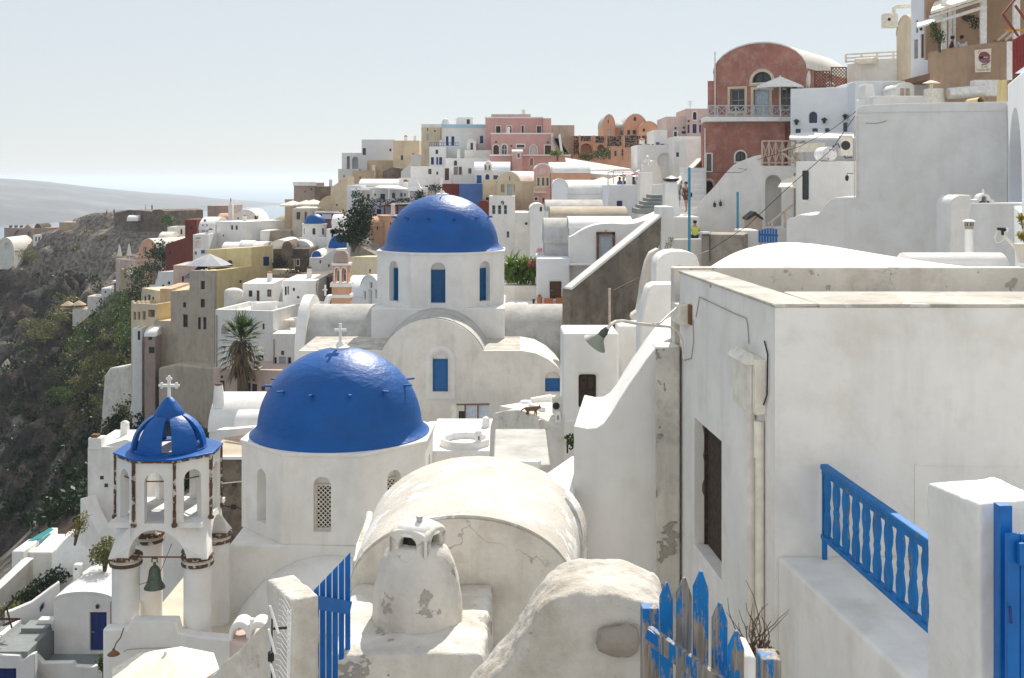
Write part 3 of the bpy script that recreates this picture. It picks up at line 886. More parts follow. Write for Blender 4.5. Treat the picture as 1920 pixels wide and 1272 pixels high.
# grey vault skin over the nave and a lighter rim on the facade
mb = MB(); q = [(uC + (rv + .05) * math.cos(a), zs + (rv + .05) * math.sin(a)) for a in [a0 + (math.pi - 2 * a0) * k / 22 for k in range(23)]]
k2 = len(q); mb.add([fc.w(u, v, .12) for u, v in q] + [fc.w(u, v, 4.3) for u, v in q], [(i, i + 1, i + 1 + k2, i + k2) for i in range(k2 - 1)])
mb.add([fc.w(u, v, .12) for u, v in q] + [fc.w(uC + (u - uC) * .97, zs + (v - zs) * .97, .12) for u, v in q], [(i, i + k2, i + 1 + k2, i + 1) for i in range(k2 - 1)])
obj('nave_roof', mb, 'grey_roof', ch2, smooth=40, fix=False)
for ua, ub in ((.0, uC - rv * math.cos(a0) - .03), (uC + rv * math.cos(a0) + .03, ru - 1.75)):
    mb = MB(); mb.box(fc.w(ua, zside, .3), fc.w(ub, zside + .012, 4.1)); obj('aisle_roof', mb, 'roof_stain', ch2)
for kk, c, u0, v0, u1, v1, ar, rec in its:
    mb = MB(); top = v1 - (u1 - u0) / 2; t = .07
    ring(mb, fc, rect_loop(u0, v0, u1, top, t=.004), rect_loop(u0, v0, u1, top, t=t), rec - .08, rec)
    wn = obj('window', mb, 'blue_win', ch2)
    mb = MB(); lattice(mb, fc, u0 + t, v0 + t, u1 - t, top - t, rec - .05, .10, .035); obj('lattice', mb, 'blue', wn)
    mb = MB(); panel(mb, fc, rect_loop(u0, v0, u1, top, t=.01), rec - .02, rec + .01); obj('pane', mb, 'blue_win', wn)
    mb = MB(); panel(mb, fc, rect_loop(u0, top - .01, u1, v1, t=.0)[:0] or [(u0 + .01, top + .005), (u1 - .01, top + .005)] + [((u0 + u1) / 2 + (u1 - u0) * .485 * math.cos(a), top + (u1 - u0) * .485 * math.sin(a)) for a in [math.pi * k / 8 for k in range(1, 8)]], rec - .03, rec + .01)
    obj('tympanum', mb, 'white', wn)
    if kk == 'da':
        mb = MB(); ring(mb, fc, rect_loop(u0, v0, u1, v1, True, t=-.28), rect_loop(u0, v0, u1, v1, True, t=-.10), -.04, .02); obj('surround', mb, 'white', ch2, smooth=40)

# ---------------------------------------------------------------- bell tower
TC = Vector((PX(317, 31.29), 31.29, 0)); TA = 1.30
tw = thing('bell_tower', 'white octagonal bell tower with open blue ribbed crown and hanging bell', 'bell tower', (TC.x, TC.y, -14))
zr = PZ(868, 30.0); zm = PZ(984, 30.0)
oc = octa(TC, TA, 0)
for k in range(8):
    f = facw(oc[k], oc[k + 1]); cu = f.L / 2
    mb = MB(); wall(mb, f, [(0, zm), (f.L, zm), (f.L, zr), (0, zr)], [(rect_loop(cu - .265, zm + .03, cu + .265, zr - .27, True), .24, False)], .24, through=True)
    obj('wall', mb, 'white', tw)
    mb = MB(); mb.bar(f.w(cu - .26, zr - .53, .12), f.w(cu + .26, zr - .53, .12), .03); obj('tie_bar', mb, 'rust', tw)
    p = oc[k]; d = (p - TC).normalized(); d.z = 0
    mb = MB(); q = Vector((p.x, p.y, 0)) + d * .02
    for j in range(9):
        za_, zb_ = zr - (zr - zm) * j / 9, zr - (zr - zm) * (j + 1) / 9 + .012
        wj = random.uniform(.065, .085)
        mb.bar(q + Vector((0, 0, za_)), q + Vector((0, 0, zb_)), wj, wj * .9, up=d)
    mb.lathe([(.07, -.06), (.09, 0), (.06, .05)], q + Vector((0, 0, zm)), 8)
    obj('corner_strip', mb, 'brownpatch', tw)
    mb = MB(); mb.bar(f.w(-.02, zr + .02, -.015), f.w(f.L + .02, zr + .02, -.015), .07, .05); obj('stone_band', mb, 'brownpatch', tw)
mb = MB(); mb.prism([Vector((p.x, p.y, zr + .05)) for p in octa(TC, TA + .07, 0)[:8]], (0, 0, .05)); obj('cornice', mb, 'dome_blue', tw, bevel=.015)
# crown of six broad ribs under a cone
zc = zr + .10
mb = MB(); mb.lathe([(1.04, 0), (1.04, .04), (.80, .045), (.80, 0)], (TC.x, TC.y, zc), 40); obj('crown_ring', mb, 'dome_blue', tw, smooth=40)
mb = MB(); mb.lathe([(.79, .004), (.6, .02), (0, .03)], (TC.x, TC.y, zc), 32, caps=False); obj('crown_floor', mb, 'white', tw)
for k in range(6):
    a = R(-107 + 60 * k); rows_o, rows_i = [], []
    for j in range(13):
        t = j / 12 * math.pi / 2 * .86
        hw = .335 * math.cos(t) + .05
        r = 1.02 * math.cos(t); z = zc + 1.02 * math.sin(t)
        da = hw / max(r, .2)
        rows_o.append([Vector((TC.x + r * math.cos(a + s * da), TC.y + r * math.sin(a + s * da), z)) for s in (-1, -.5, 0, .5, 1)])
        r2 = r - .10
        rows_i.append([Vector((TC.x + r2 * math.cos(a + s * da), TC.y + r2 * math.sin(a + s * da), z - .05 * math.sin(t))) for s in (-1, -.5, 0, .5, 1)])
    mb = MB(); mb.grid(rows_o); mb.grid([r[::-1] for r in rows_i])
    n5 = 5; no = 13 * 5
    for j in range(12):
        mb.f += [(j * 5, no + j * 5 + 4, no + (j + 1) * 5 + 4, (j + 1) * 5), (j * 5 + 4, (j + 1) * 5 + 4, no + (j + 1) * 5, no + j * 5)]
    obj('crown_rib', mb, 'dome_blue', tw, smooth=50)
mb = MB(); mb.lathe([(.44, .80), (.46, .86), (.34, 1.08), (.20, 1.28), (.09, 1.40), (0, 1.42)], (TC.x, TC.y, zc), 32); obj('crown_cap', mb, 'dome_blue', tw, smooth=60)
cross('cross', 'white cross with rounded trefoil ends', (TC.x, TC.y, zc + 1.36), .56, 'white', tw, .075, .74, True)
# arch storey: four splayed faces, square columns turned round, brown capitals
zk = PZ(1052, 29.85); hb = 1.33; ht = 1.30; LC = TC + Vector((.10, 0, 0))
def splay(mb):
    for v in mb.v:
        t = max(0, min(1, (v.z - zk) / (zm - zk)))
        s = (hb + (ht - hb) * t) / hb
        dx, dy = (v.x - LC.x) * s, (v.y - TC.y) * s
        lim = 2 * hb + (1.3 * 1.4142 - 2 * hb) * t; e = max(0, abs(dx) + abs(dy) - lim) / 2      # corners die into the octagon
        v.x = LC.x - .10 * t + dx - math.copysign(e, dx); v.y = TC.y + dy - math.copysign(e, dy)
cs = [Vector((LC.x + sx * hb, TC.y + sy * hb, 0)) for sx, sy in ((-1, -1), (1, -1), (1, 1), (-1, 1))]
for k in range(4):
    f = facw(cs[k], cs[(k + 1) % 4]); cu = f.L / 2
    lo = [(0, zk), (.55, zk)] + [(cu - (cu - .55) * math.cos(math.pi * j / 14), zk + .78 * math.sin(math.pi * j / 14)) for j in range(1, 14)] + [(f.L - .55, zk), (f.L, zk), (f.L, zm), (cu + .545, zm), (cu - .545, zm), (0, zm)]
    mb = MB(); wall(mb, f, lo, [], .55, through=True)
    splay(mb); obj('arch_wall', mb, 'white', tw)
mb = MB(); mb.box((TC.x - 1.25, TC.y - 1.25, zm - .1), (TC.x + 1.25, TC.y + 1.25, zm + .02)); obj('floor', mb, 'white', tw)
mb = MB(); mb.lathe([(.2, 0), (.2, .7), (.24, .8)], (TC.x + .1, TC.y + .4, zm + .02), 14); obj('inner_post', mb, 'white_warm', tw, smooth=40)
zfl = PZ(1165, 29.6)
for sx, sy in ((-1, -1), (1, -1), (1, 1), (-1, 1)):
    c = (LC.x + sx * (hb - .36), TC.y + sy * (hb - .36), 0)
    mb = MB(); mb.lathe([(.37, -13.4), (.37, zk - .22)], c, 28); cl = obj('column', mb, 'white', tw, smooth=40)
    mb = MB(); mb.lathe([(.37, zk - .24), (.42, zk - .19), (.40, zk - .12), (.37, zk - .1), (.37, zk - .005)], c, 28); obj('capital', mb, 'white_old', cl, smooth=40)
    for zz, rr in ((zk - .20, .425), (zk - .02, .43)):
        mb = MB()
        mb.lathe([(.37, zz - .055), (rr, zz - .045), (rr + .012, zz), (rr, zz + .045), (.37, zz + .055)], c, 28); obj('stone_band', mb, 'brownpatch', cl, smooth=40)
zb = zk - .02
mb = MB(); mb.tube([(TC.x - 1.0, TC.y - 1.08, zb), (TC.x + 1.0, TC.y - 1.08, zb)], .022, 6); obj('bell_rod', mb, 'rust', tw)
bellp = [(.0, 0), (.035, 0), (.04, -.08), (.10, -.12), (.145, -.20), (.165, -.38), (.20, -.54), (.275, -.66), (.28, -.69), (.24, -.69), (.16, -.50), (0, -.25)]
bl = None
for (bx, by, bz, s, lab) in ((TC.x - .06, TC.y - 1.08, zb - .04, 1., 'weathered bronze bell hanging from the front rod of the bell tower'), (TC.x + .52, TC.y + .25, zb + .42, .9, 'smaller bronze bell deeper inside the bell tower')):
    t = thing('bell', lab, 'bell', (bx, by, bz), 'bells in the tower')
    mb = MB(); mb.lathe([(r * s, z * s) for r, z in bellp], (bx, by, bz - .1 * s), 24); obj('bell_body', mb, 'bronze', t, smooth=40)
    mb = MB(); mb.tube([(bx - .07 * s, by, bz - .1 * s), (bx - .07 * s, by, bz + .0), (bx + .07 * s, by, bz + .0), (bx + .07 * s, by, bz - .1 * s)], .022, 6); mb.tube([(bx, by, bz), (bx, by, bz + .06)], .03, 6); obj('hanger', mb, 'bronze', t)
    mb = MB(); mb.tube([(bx, by, bz - .5 * s), (bx, by, bz - .78 * s)], [.02, .05], 8); obj('clapper', mb, 'rust', t)
mb = MB(); mb.tube([(TC.x - .9, TC.y - .9, -11.1), (TC.x - .3, TC.y - 1.05, -10.9), (TC.x + .1, TC.y - 1.1, zb - .4), (TC.x + .35, TC.y - .9, zb + .3)], .008, 4); obj('bell_rope', mb, 'dark', tw)
# low wall and terrace that carry the tower
mb = MB(); mb.prism([Vector((TC.x - 1.24, 29.6, z)) if i == 0 else Vector((TC.x + x, 29.6, z)) for i, (x, z) in enumerate(((-1.24, -19), (2.9, -19), (2.9, -12.25), (1.35, -12.1), (.78, -12.0), (.70, zfl), (-.52, zfl), (-.6, -11.9), (-1.24, -11.9)))], (0, .4, 0)); obj('base_wall', mb, 'white', tw, bevel=.06)
mb = MB(); mb.box((TC.x - 1.22, 30.01, -19.), (TC.x - .95, 32.9, -12.0)); obj('side_wall', mb, 'white', tw, bevel=.05)
mb = MB(); mb.box((PX(225, 38), 38.05, -19), (PX(402, 38), 38.4, PZ(985, 38))); obj('back_wall', mb, 'white', tw, bevel=.05)
mb = MB(); mb.box((TC.x - .94, 30.01, -19), (TC.x + 5.5, 38, -12.75)); obj('terrace', mb, 'floor_cream', tw)
# ---------------------------------------------------------------- town, left half and far spur
def poly(name, label, cat, fac, pts_px, dep, mat, wins='', bevel=0, root=None, part='wall', trim='white', down=True, soft=None):
    """a wall or building body whose front outline is given in pixels on its facade plane"""
    ol = [fac.uv(*p) for p in pts_px]
    if root is None:
        zm_ = min(p[1] for p in ol)
        if down: ol = [(u, min(v, ground(*fac.w(u, 0, .3).xy) - .6)) if v < zm_ + .7 else (u, v) for u, v in ol]
        u = sum(p[0] for p in ol) / len(ol); zb = min(p[1] for p in ol)
        root = thing(name, label, cat, fac.w(u, zb, dep / 2))
    hs, its = openings(fac, wins)
    mb = MB(); wall(mb, fac, ol, hs, dep)
    obj(part, mb, mat, root, bevel=0 if soft else bevel, seg=3, soft=soft)
    fit(root, fac, its, trim)
    return root
def cyl(root, name, px, D, y0, y1, r, mat, dome=0., n=24):
    c = (PX(px, D), D, 0); z0, z1 = PZ(y1, D), PZ(y0, D)
    pr = [(r, z0 - 1), (r, z1)]
    if dome: pr += [(r * math.cos(a), z1 + dome * math.sin(a)) for a in [math.pi / 2 * k / 6 for k in range(1, 7)]]
    mb = MB(); mb.lathe(pr, c, n); return obj(name, mb, mat, root, smooth=35)
def block(root, name, x0, x1, yt, D, h, dep, mat, bevel=.03):
    z = PZ(yt, D); mb = MB(); mb.box((PX(x0, D), RM(D), z - h), (PX(x1, D), RM(D) + dep, z)); return obj(name, mb, mat, root, bevel=bevel)
# far spur
r, f = H('ruined_church', 'roofless pinkish church ruin at the far left skyline', 8, 62, 428, 458, 228, 224, 9, 'taupe', 'none', wins='na 26 432 43 452; n 52 436 58 452', cat='church', drop=6)
for a in (17, 27, 37): block(r, 'chimney_stub', a, a + 4, 423, 227.9, .8, .6, 'castle', 0)
poly('', '', '', f, [(44, 428), (52, 421), (60, 428)], .6, 'taupe', root=r, part='pediment')
H('ruined_wall', 'dark broken stone ruin beside the roofless pinkish church', 62.5, 79, 420, 450, 226, None, 5, 'stone_dark', 'arch', 2.2, cat='ruin', drop=6)
H('small_house', 'small white house with openings under the dark ruin', 62, 78, 441, 456, 219, None, 4, 'white', wins='w 66 445 69 453; w 72 445 75 453', drop=5)
H('vaulted_chapel', 'hazy white vaulted chapel at the left picture edge', -6, 26, 446, 476, 214, None, 9, 'white_warm', 'arch', 2.6, wins='na 9 455 18 468', cat='chapel', drop=3, ext=False)
H('stone_hut', 'low tan stone hut on the skyline of the spur', 111, 142, 417, 424, 219, None, 5, 'tan', 'none', cat='hut')
poly('castle_ruin', 'ruined stone castle wall on top of the spur', 'ruin', Fac(214, 212, 308, 204), [(214, 440), (308, 445), (308, 396), (300, 393), (288, 394), (285, 397), (262, 395), (240, 394), (228, 397), (214, 401)], 9, 'castle')
H('vaulted_store', 'tiny whitewashed store below the castle wall', 238, 258, 404, 410, 206, None, 3, 'white', 'vault', 1., cat='house', drop=.5, ext=False)
# spur houses under the castle
H('vaulted_house', 'small pale vaulted house high under the castle', 296, 320, 435, 449, 176, None, 5, 'white_warm', 'vault', 1.6)
H('pale_house', 'pale two-level house with dark door under the castle', 314, 350, 426, 446, 182, None, 5, 'white_warm', wins='d:br 338 429 342 440')
H('cream_house', 'cream flat-roofed house left of the dark red tower', 309, 336, 445, 462, 168, None, 6, 'cream', wins='w 318 450 321 455')
H('peach_vault_house', 'peach barrel-vaulted house with white arched front above the closed parasols', 259, 299, 448, 490, 160, 156, 7, 'peach', 'arch', 3., rm='white_warm', wins='wa:w 268 462 276 476; w 283 466 288 474')
H('pinkish_house', 'pinkish block house with closed white parasols on its roof', 217, 254, 487, 530, 155, 152, 6, 'pinkish', wins='w 236 508 240 512')
H('tan_house', 'tan house stepped in front of the pinkish block house', 226, 270, 505, 528, 150, None, 4, 'tan', wins='w 244 511 248 517', par=.3)
H('tan_terrace', 'tan terrace house right of the pinkish block house', 253, 296, 493, 512, 157, None, 5, 'tan', wins='d:br 272 496 277 506; d:br 283 496 288 506')
H('pergola_hut', 'dark stone hut with flat white roof slab on the slope', 214, 232, 528, 551, 157, None, 4, 'stone_dark', 'none', wins='d:k 217 533 222 546', drop=2, ext=False)
mb = MB(); mb.box(P(210, 527, 156) + Vector((0, 0, -.3)), P(258, 527, 156) + Vector((0, 5.5, 0))); tag(obj('roof_slab', mb, 'white'), 'flat white roof slab over the dark stone hut', 'roof')
H('terrace_house', 'white terrace house at the lower edge of the spur', 190, 214, 541, 556, 158, None, 4, 'white', wins='w 196 545 199 550', drop=2, ext=False)
H('terrace_house', 'lowest white terrace strip above the green scrub', 164, 190, 556, 566, 158, None, 3, 'white_warm', par=.3, drop=1.5, ext=False)
cyl(thing('round_terrace', 'round stone terrace with straw parasols on the green slope', 'terrace', P(118, 620, 150)), 'wall', 119, 160, 588, 616, 1.4, 'stone_dark')
for i, (px, py) in enumerate(((126, 574), (152, 574), (128, 568), (148, 567))):
    p = P(px, py, 160); t = thing('straw_parasol', ['left lower', 'right lower', 'left upper', 'right upper'][i] + ' small straw parasol on the round slope terrace', 'parasol', p + Vector((0, 0, -2.0)), 'straw parasols on the slope terrace')
    mb = MB(); mb.lathe([(1.05, -.35), (.5, 0), (.05, .25)], p, 12); obj('canopy', mb, 'tan', t)
    mb = MB(); mb.tube([p + Vector((0, 0, -2.)), p], .05, 5); obj('pole', mb, 'wood', t)
H('white_hut', 'small white building under the straw parasols', 136, 164, 580, 592, 159, None, 3, 'white_warm', par=.2, drop=1.5, ext=False)
for px, py in ((224, 472), (242, 470)):
    p = P(px, py, 153); t = thing('closed_parasol', 'folded white parasol on the %s of the pinkish block house roof' % ('left edge' if px < 230 else 'right edge'), 'parasol', p + Vector((0, 0, -1.6)), 'folded white parasols')
    mb = MB(); mb.lathe([(.04, .95), (.12, .7), (.34, -.6), (.22, -.75)], p, 10); obj('canopy', mb, 'canvas_white', t)
    mb = MB(); mb.tube([p + Vector((0, 0, -1.6)), p], .05, 5); obj('pole', mb, 'offwhite', t)
# dark red, white, orange houses
H('dark_red_house', 'dark red house with slanted roof edge', 311, 364, 460, 500, 132, 128, 7, 'darkred', 'none', wins='w 317 470 320 478', sh=1.3)
H('dark_red_tower', 'dark red upper storey beside the white vaulted house', 347, 369, 412, 462, 138, None, 5, 'darkred', 'none', wins='w 357 423 361 431')
H('white_house', 'white cube house with two small square windows above the yellow house', 404, 454, 416, 466, 128, 126, 7, 'white', 'none', wins='w 433 423 437 431; w 441.5 423 445.5 431')
H('vaulted_house', 'white vaulted house joined to the cube house with two windows', 373, 404, 407, 466, 129, None, 6, 'white', 'vault', 1.4, wins='d:g 378 427 384 446; d:g 386 427 391 446; wa 382 411 386 416')
H('arched_house', 'little white house with blue arch below the dark red tower', 362, 391, 440, 485, 124, None, 5, 'white', wins='na 366 451 377 465; s:t 366 441 376 448; s:bf 377 469 384 476; s:b 365 472 369 478')
H('grey_roof_house', 'grey-brown building behind the white bell turret', 389, 431, 386, 410, 150, None, 7, 'taupe', 'none', rm='castle')
tt = thing('bell_turret', 'thin white bell turret on the far skyline', 'turret', P(432, 404, 140))
mb = MB(); mb.box(P(428, 404, 140) + Vector((0, 0, -1)), P(436, 384, 140) + Vector((0, .5, 0))); obj('shaft', mb, 'white', tt)
mb = MB(); mb.box(P(430, 384, 140) + Vector((0, .05, 0)), P(434, 378, 140) + Vector((0, .4, 0))); mb2 = mb; obj('lantern', mb, 'white', tt)
mb = MB(); mb.bar(P(432, 378, 140) + Vector((0, .2, 0)), P(432, 372, 140) + Vector((0, .2, 0)), .1); obj('finial', mb, 'dark', tt)
H('white_arch_house', 'white house with sweeping curved roofline beside the bell turret', 436, 486, 394, 420, 138, None, 6, 'white', 'arch', 2.0, wins='d:br 477 405 484 417; w 445 408 448 411')
H('red_roof_house', 'low house with orange red roof below the bell turret', 408, 432, 400, 408, 143, None, 4, 'orange', 'vault', .8, rm='peach')
H('orange_house', 'bright orange house with two dark doors', 454, 474, 423, 448, 133, None, 5, 'orange', 'none', wins='d:br 458 436 463 446; d:br 469 438 473 448; ')
H('pale_blue_house', 'pale blue vaulted house beside the orange one', 474, 496, 423, 452, 131, None, 5, 'paleblue', 'vault', 1.2)
H('white_box_house', 'plain white block with beige side right of the pale blue house', 488, 504, 433, 464, 126, None, 6, 'white', 'none')
H('beige_box_house', 'plain beige wall block under the twin beige domes', 504, 545, 433, 452, 127, None, 6, 'beige', 'none')
t = thing('twin_domed_house', 'beige house with two rounded domes on the skyline', 'house', P(520, 432, 140))
for px, rr, yt in ((508, 2.0, 413), (525, 2.4, 405), (540, 1.5, 416)):
    mb = MB(); pr = [(rr, PZ(434, 138))] + [(rr * math.cos(a), PZ(yt, 138) - rr * .75 + rr * .75 * math.sin(a)) for a in [math.pi / 2 * k / 8 for k in range(9)]]
    mb.lathe(pr, (PX(px, 138), 138 + px * .01, 0), 24); obj('dome', mb, 'beige', t, smooth=50)
for i, (a, b2, yt, D) in enumerate(((415, 445, 454, 122), (446, 472, 451, 123), (473, 500, 453, 121))):
    H('vaulted_roof_house', 'low white vault %s behind the yellow house' % ['leftmost', 'middle', 'rightmost'][i], a, b2, yt, 470, D, None, 4, 'white', 'vault', 1.1, group='white vaults behind the yellow house')
# yellow house: shade on the front (beige) and light on the side put into colour
f = Fac(289, 101, 402, 98.5)
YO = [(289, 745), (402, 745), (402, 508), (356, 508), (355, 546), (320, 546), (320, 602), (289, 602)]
yh = poly('yellow_house', 'tall cream and yellow house, shaded front and lit side painted in, with dark windows and roof terrace', 'house', f, YO, .35, 'beige',
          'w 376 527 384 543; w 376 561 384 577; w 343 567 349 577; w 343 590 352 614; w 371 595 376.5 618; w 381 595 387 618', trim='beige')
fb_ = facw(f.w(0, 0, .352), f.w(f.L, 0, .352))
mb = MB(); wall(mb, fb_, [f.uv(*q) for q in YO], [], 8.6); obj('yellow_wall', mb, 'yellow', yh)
f4 = facw(f.w(0, 0, 5.5), f.w(f.L - .002, 0, 5.5))
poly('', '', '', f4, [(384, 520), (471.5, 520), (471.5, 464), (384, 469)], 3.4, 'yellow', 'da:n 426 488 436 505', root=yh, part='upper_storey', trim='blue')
fs_ = facw(f.w(f.L, 0, .352), f.w(f.L, 0, 8.95))
for q in ('s:n 494 482 498.5 498', 's:n 499 482 503.5 498', 's:br 449 526 452 530'):
    k_, c_, x0_, y0_, x1_, y1_ = parse(q)[0]; u0_, v1_ = fs_.uv(x0_, y0_); u1_, v0_ = fs_.uv(x1_, y1_); mb = MB(); panel(mb, fs_, rect_loop(u0_, v0_, u1_, v1_), -.06, .02); obj('shutter', mb, CN[c_], yh)
block(yh, 'chest', 416, 422, 501, 104, .5, .5, 'blue')
for px, py in ((376, 506), (384, 505), (394, 506), (398, 506)): block(yh, 'planter', px, px + 4, py, 99.5, .3, .5, 'offwhite', 0)
# big grey-blue parasol on the terrace
p = P(392, 477, 102); t = thing('roof_parasol', 'open grey parasol on the yellow house terrace', 'parasol', p + Vector((0, 0, -2.4)))
mb = MB(); mb.lathe([(2.15, -.95), (1.2, -.45), (.06, .05)], p, 8); obj('canopy', mb, 'canvas_grey', t)
mb = MB(); mb.tube([p + Vector((0, 0, -2.4)), p], .05, 6); obj('pole', mb, 'offwhite', t)
p = P(379, 497, 101.5); t = thing('roof_parasol', 'small dark blue parasol under the open grey one', 'parasol', p + Vector((0, 0, -1.3)))
mb = MB(); mb.lathe([(1.0, -.7), (.05, .2)], p, 8); obj('canopy', mb, 'navy', t)
mb = MB(); mb.tube([p + Vector((0, 0, -1.3)), p], .04, 6); obj('pole', mb, 'offwhite', t)
poly('retaining_wall', 'patchy weathered retaining wall under the cream house', 'wall', Fac(188, 105, 300, 101.5), [(186, 765), (300, 765), (300, 665), (270, 678), (240, 686), (205, 690), (195, 705)], 2.5, 'white_old', bevel=.2)
poly('retaining_wall', 'plain sloping plinth at the foot of the cream house', 'wall', Fac(296, 98.8, 425, 96), [(296, 770), (425, 770), (420, 715), (405, 690), (330, 682), (296, 690)], 2.2, 'beige', bevel=.2)
H('pinkish_house', 'pinkish house with blue awning left of the cream tower', 325, 368, 498, 548, 116, None, 6, 'pinkish', 'none', wins='d:k 341 518 345 529')
mb = MB(); mb.add([P(346, 519, 115.8), P(355, 512, 115.8), P(355, 520, 113.8), P(345, 522, 113.8)], [(0, 1, 2, 3)]); mb.prism(mb.v[:4], (0, 0, -.06)); tag(obj('blue_awning', mb, 'navy'), 'dark blue cloth awning on the pinkish house', 'awning')
poly('stepped_house', 'white stepped house above the cream balcony house', 'house', Fac(280, 120, 326, 118), [(280, 550), (326, 550), (326, 509), (297, 510), (295, 522), (292, 526), (291, 534), (280, 535)], 5, 'white', 'w:b 303 534 308 538; w:b 285 539 290 543; w:b 314 528 319 534')
H('balcony_house', 'tan balcony house with flat roof and pillared loggia', 266, 300, 543, 610, 107, 104, 6, 'cream', 'none', wins='w:b 270 555 274 567; w:b 277 553 282 571; w:b 285 557 289 568')
H('tan_house', 'tan wall block between balcony house and cream tower', 300, 322, 542, 612, 103.9, None, 6, 'tan', 'none', wins='w 303 580 305 583')
r, f = H('loggia', 'pillared cream loggia in front of the balcony house', 246, 292, 570, 612, 102, 101, 3, 'cream', wins='o 250 585 255 600; o 258 585 263 600; o 267 584 273 600; o 277 578 290 595', cat='loggia', par=.5)
for a in (246, 256, 265, 274): block(r, 'pillar', a, a + 4, 565, 101.9, .5, .4, 'cream', 0)
H('white_hut', 'white hut with dark door below the loggia', 248, 266, 616, 642, 100, None, 4, 'white', wins='d:k 258 621 263 638', par=.2)
H('vaulted_hut', 'brownish hut with white vault and two windows against the cream house', 271, 291, 612, 675, 99, None, 3.5, 'taupe', 'vault', .7, wins='w 278 631 285 638; w 279 651 290 663', rm='white', cat='hut')
poly('low_wall', 'low white terrace wall below the huts', 'wall', Fac(222, 103, 266, 101), [(222, 672), (266, 672), (266, 655), (240, 662), (222, 664)], 1.5, 'white')
# white cluster with cylinder tower
t = thing('round_house', 'round whitewashed tower with shallow dome beside the yellow house', 'house', P(438, 600, 90))
cyl(t, 'wall', 438, 90, 548, 590, .75 * 1.0, 'white_warm', .35); 
H('white_row_house', 'white row house with brown door and windows under the yellow house', 455, 512, 532, 585, 91, None, 5, 'white', 'none', wins='w:br 466 545 473 557; d:br 481 545 486.5 567; w:br 501 543 509 557')
H('domed_row_house', 'white house with low rounded roof above the row house', 480, 534, 523, 545, 94, None, 5, 'white', 'vault', 1.1)
H('white_ac_house', 'white house with air conditioner in the middle of the white cluster', 530, 592, 527, 580, 89, None, 6, 'white', 'none', wins='w 534 538 537.5 554; w 549 540 553 546; w 584 557 588 563; d:k 539 537 541.5 553')
poly('parapet_wall', 'white stepped terrace parapet in front of the row house', 'wall', Fac(470, 86, 518, 86), [(470, 588), (518, 592), (518, 566), (481, 569), (481, 567), (470, 568)], .4, 'white', bevel=.03)
H('arcade_house', 'big white facade with arched balcony opening and turquoise window behind the palm', 404, 512, 582, 690, 84, 83, 6, 'white', wins='oa 414 605 443 628; s:t 466 607 475 619; w:k 492 607 496 618; w:s 483 666 494 679')
H('veranda_house', 'white veranda under a straw canopy', 503, 560, 596, 628, 86, None, 4, 'white', 'none', wins='o 509 605 540 627; s:t 505 606 508.5 627')
mb = MB(); a, b2, c, d = P(503, 603, 84.6), P(552, 603, 84.6), P(545, 594, 88), P(508, 596, 88); mb.prism([a, b2, c, d], (0, 0, .1)); tag(obj('straw_canopy', mb, 'canvas'), 'pale straw canopy over the white veranda', 'canopy')
H('gate_house', 'little white house with dark blue patterned door', 559, 600, 577, 628, 80.5, None, 4, 'white', 'none', wins='w 576 587 581 601; w 564 603 571 616; d:n 574 605 584.5 624.5')
H('lower_white_house', 'white ground-floor front with grey-green double door below the veranda', 511, 596, 626, 695, 82, None, 5, 'white', 'none', wins='w:g 512 670 519 685; d:g 523 669 536 689; w:g 539 670 546 685; w:k 527 658 533 666; na 558 641 582 662')
H('shadow_house', 'pinkish ground-floor house in shade behind the palm trunk', 400, 530, 693, 745, 80, 79, 5, 'pinkish', 'none', wins='d:k 412 714 421 737; d:k 463 718 470 738; d:k 472 720 482 738; w:b 490 725 497 733')
# vaulted house with chimney between tower and church
H('vaulted_house', 'long white vaulted house with a round chimney pot behind the front church', 392, 560, 737, 815, 45, None, 3.4, 'white', 'vault', 1.25, drop=4)
t = thing('chimney_pot', 'tapered white chimney pot on the long vaulted house', 'chimney', P(410, 745, 45.4))
mb = MB(); mb.lathe([(.24, -.35), (.20, .25), (.165, .55)], P(410, 748, 45.6), 20); obj('pot', mb, 'white', t, smooth=40)
mb = MB(); mb.lathe([(.13, 0), (.17, .02), (.17, .06), (.05, .09)], P(410, 748, 45.6) + Vector((0, 0, .57)), 12); obj('cap', mb, 'brownstone', t)
H('vaulted_annex', 'low white vault annex in front of the long vaulted house', 441, 560, 770, 800, 43.6, None, 1.4, 'white', 'vault', .55, drop=3)
poly('terrace_parapet', 'pinkish white parapet with a step behind the bell tower', 'wall', Fac(384, 43, 520, 41.5), [(378, 850), (520, 840), (520, 797), (425, 806), (405, 806), (384, 832)], .5, 'white', bevel=.05)
mb = MB(); mb.bar(P(424, 822, 41.95), P(500, 812, 41.4), .05, .12); tag(obj('painted_band', mb, 'pinkish'), 'faded pink band along the terrace parapet', 'band')
r, f = H('rubble_house', 'rough rubble stone house wall with flat tan roof between tower and dome', 380, 500, 858, 970, 39.6, None, 3.0, 'rubble', 'none', drop=4)
mb = MB(); z = PZ(858, 39.6); mb.box((PX(382, 39.6), 39.62, z + .002), (PX(500, 39.6), 42.4, z + .03)); obj('roof', mb, 'terrace_tan', r)
mb = MB(); mb.box((PX(380, 39.6), 39.5, z - .06), (PX(500, 39.6), 39.75, z + .05)); obj('coping', mb, 'white', r, bevel=.02)
mb = MB(); mb.tube([P(402, 940, 39.5), P(425, 950, 39.45), P(445, 952, 39.45), P(462, 958, 39.4)], .02, 5); obj('cable', mb, 'black', r)
mb = MB(); mb.bar(P(402, 908, 39.55), P(462, 902, 39.55), .03, .04); obj('pipe', mb, 'offwhite', r)
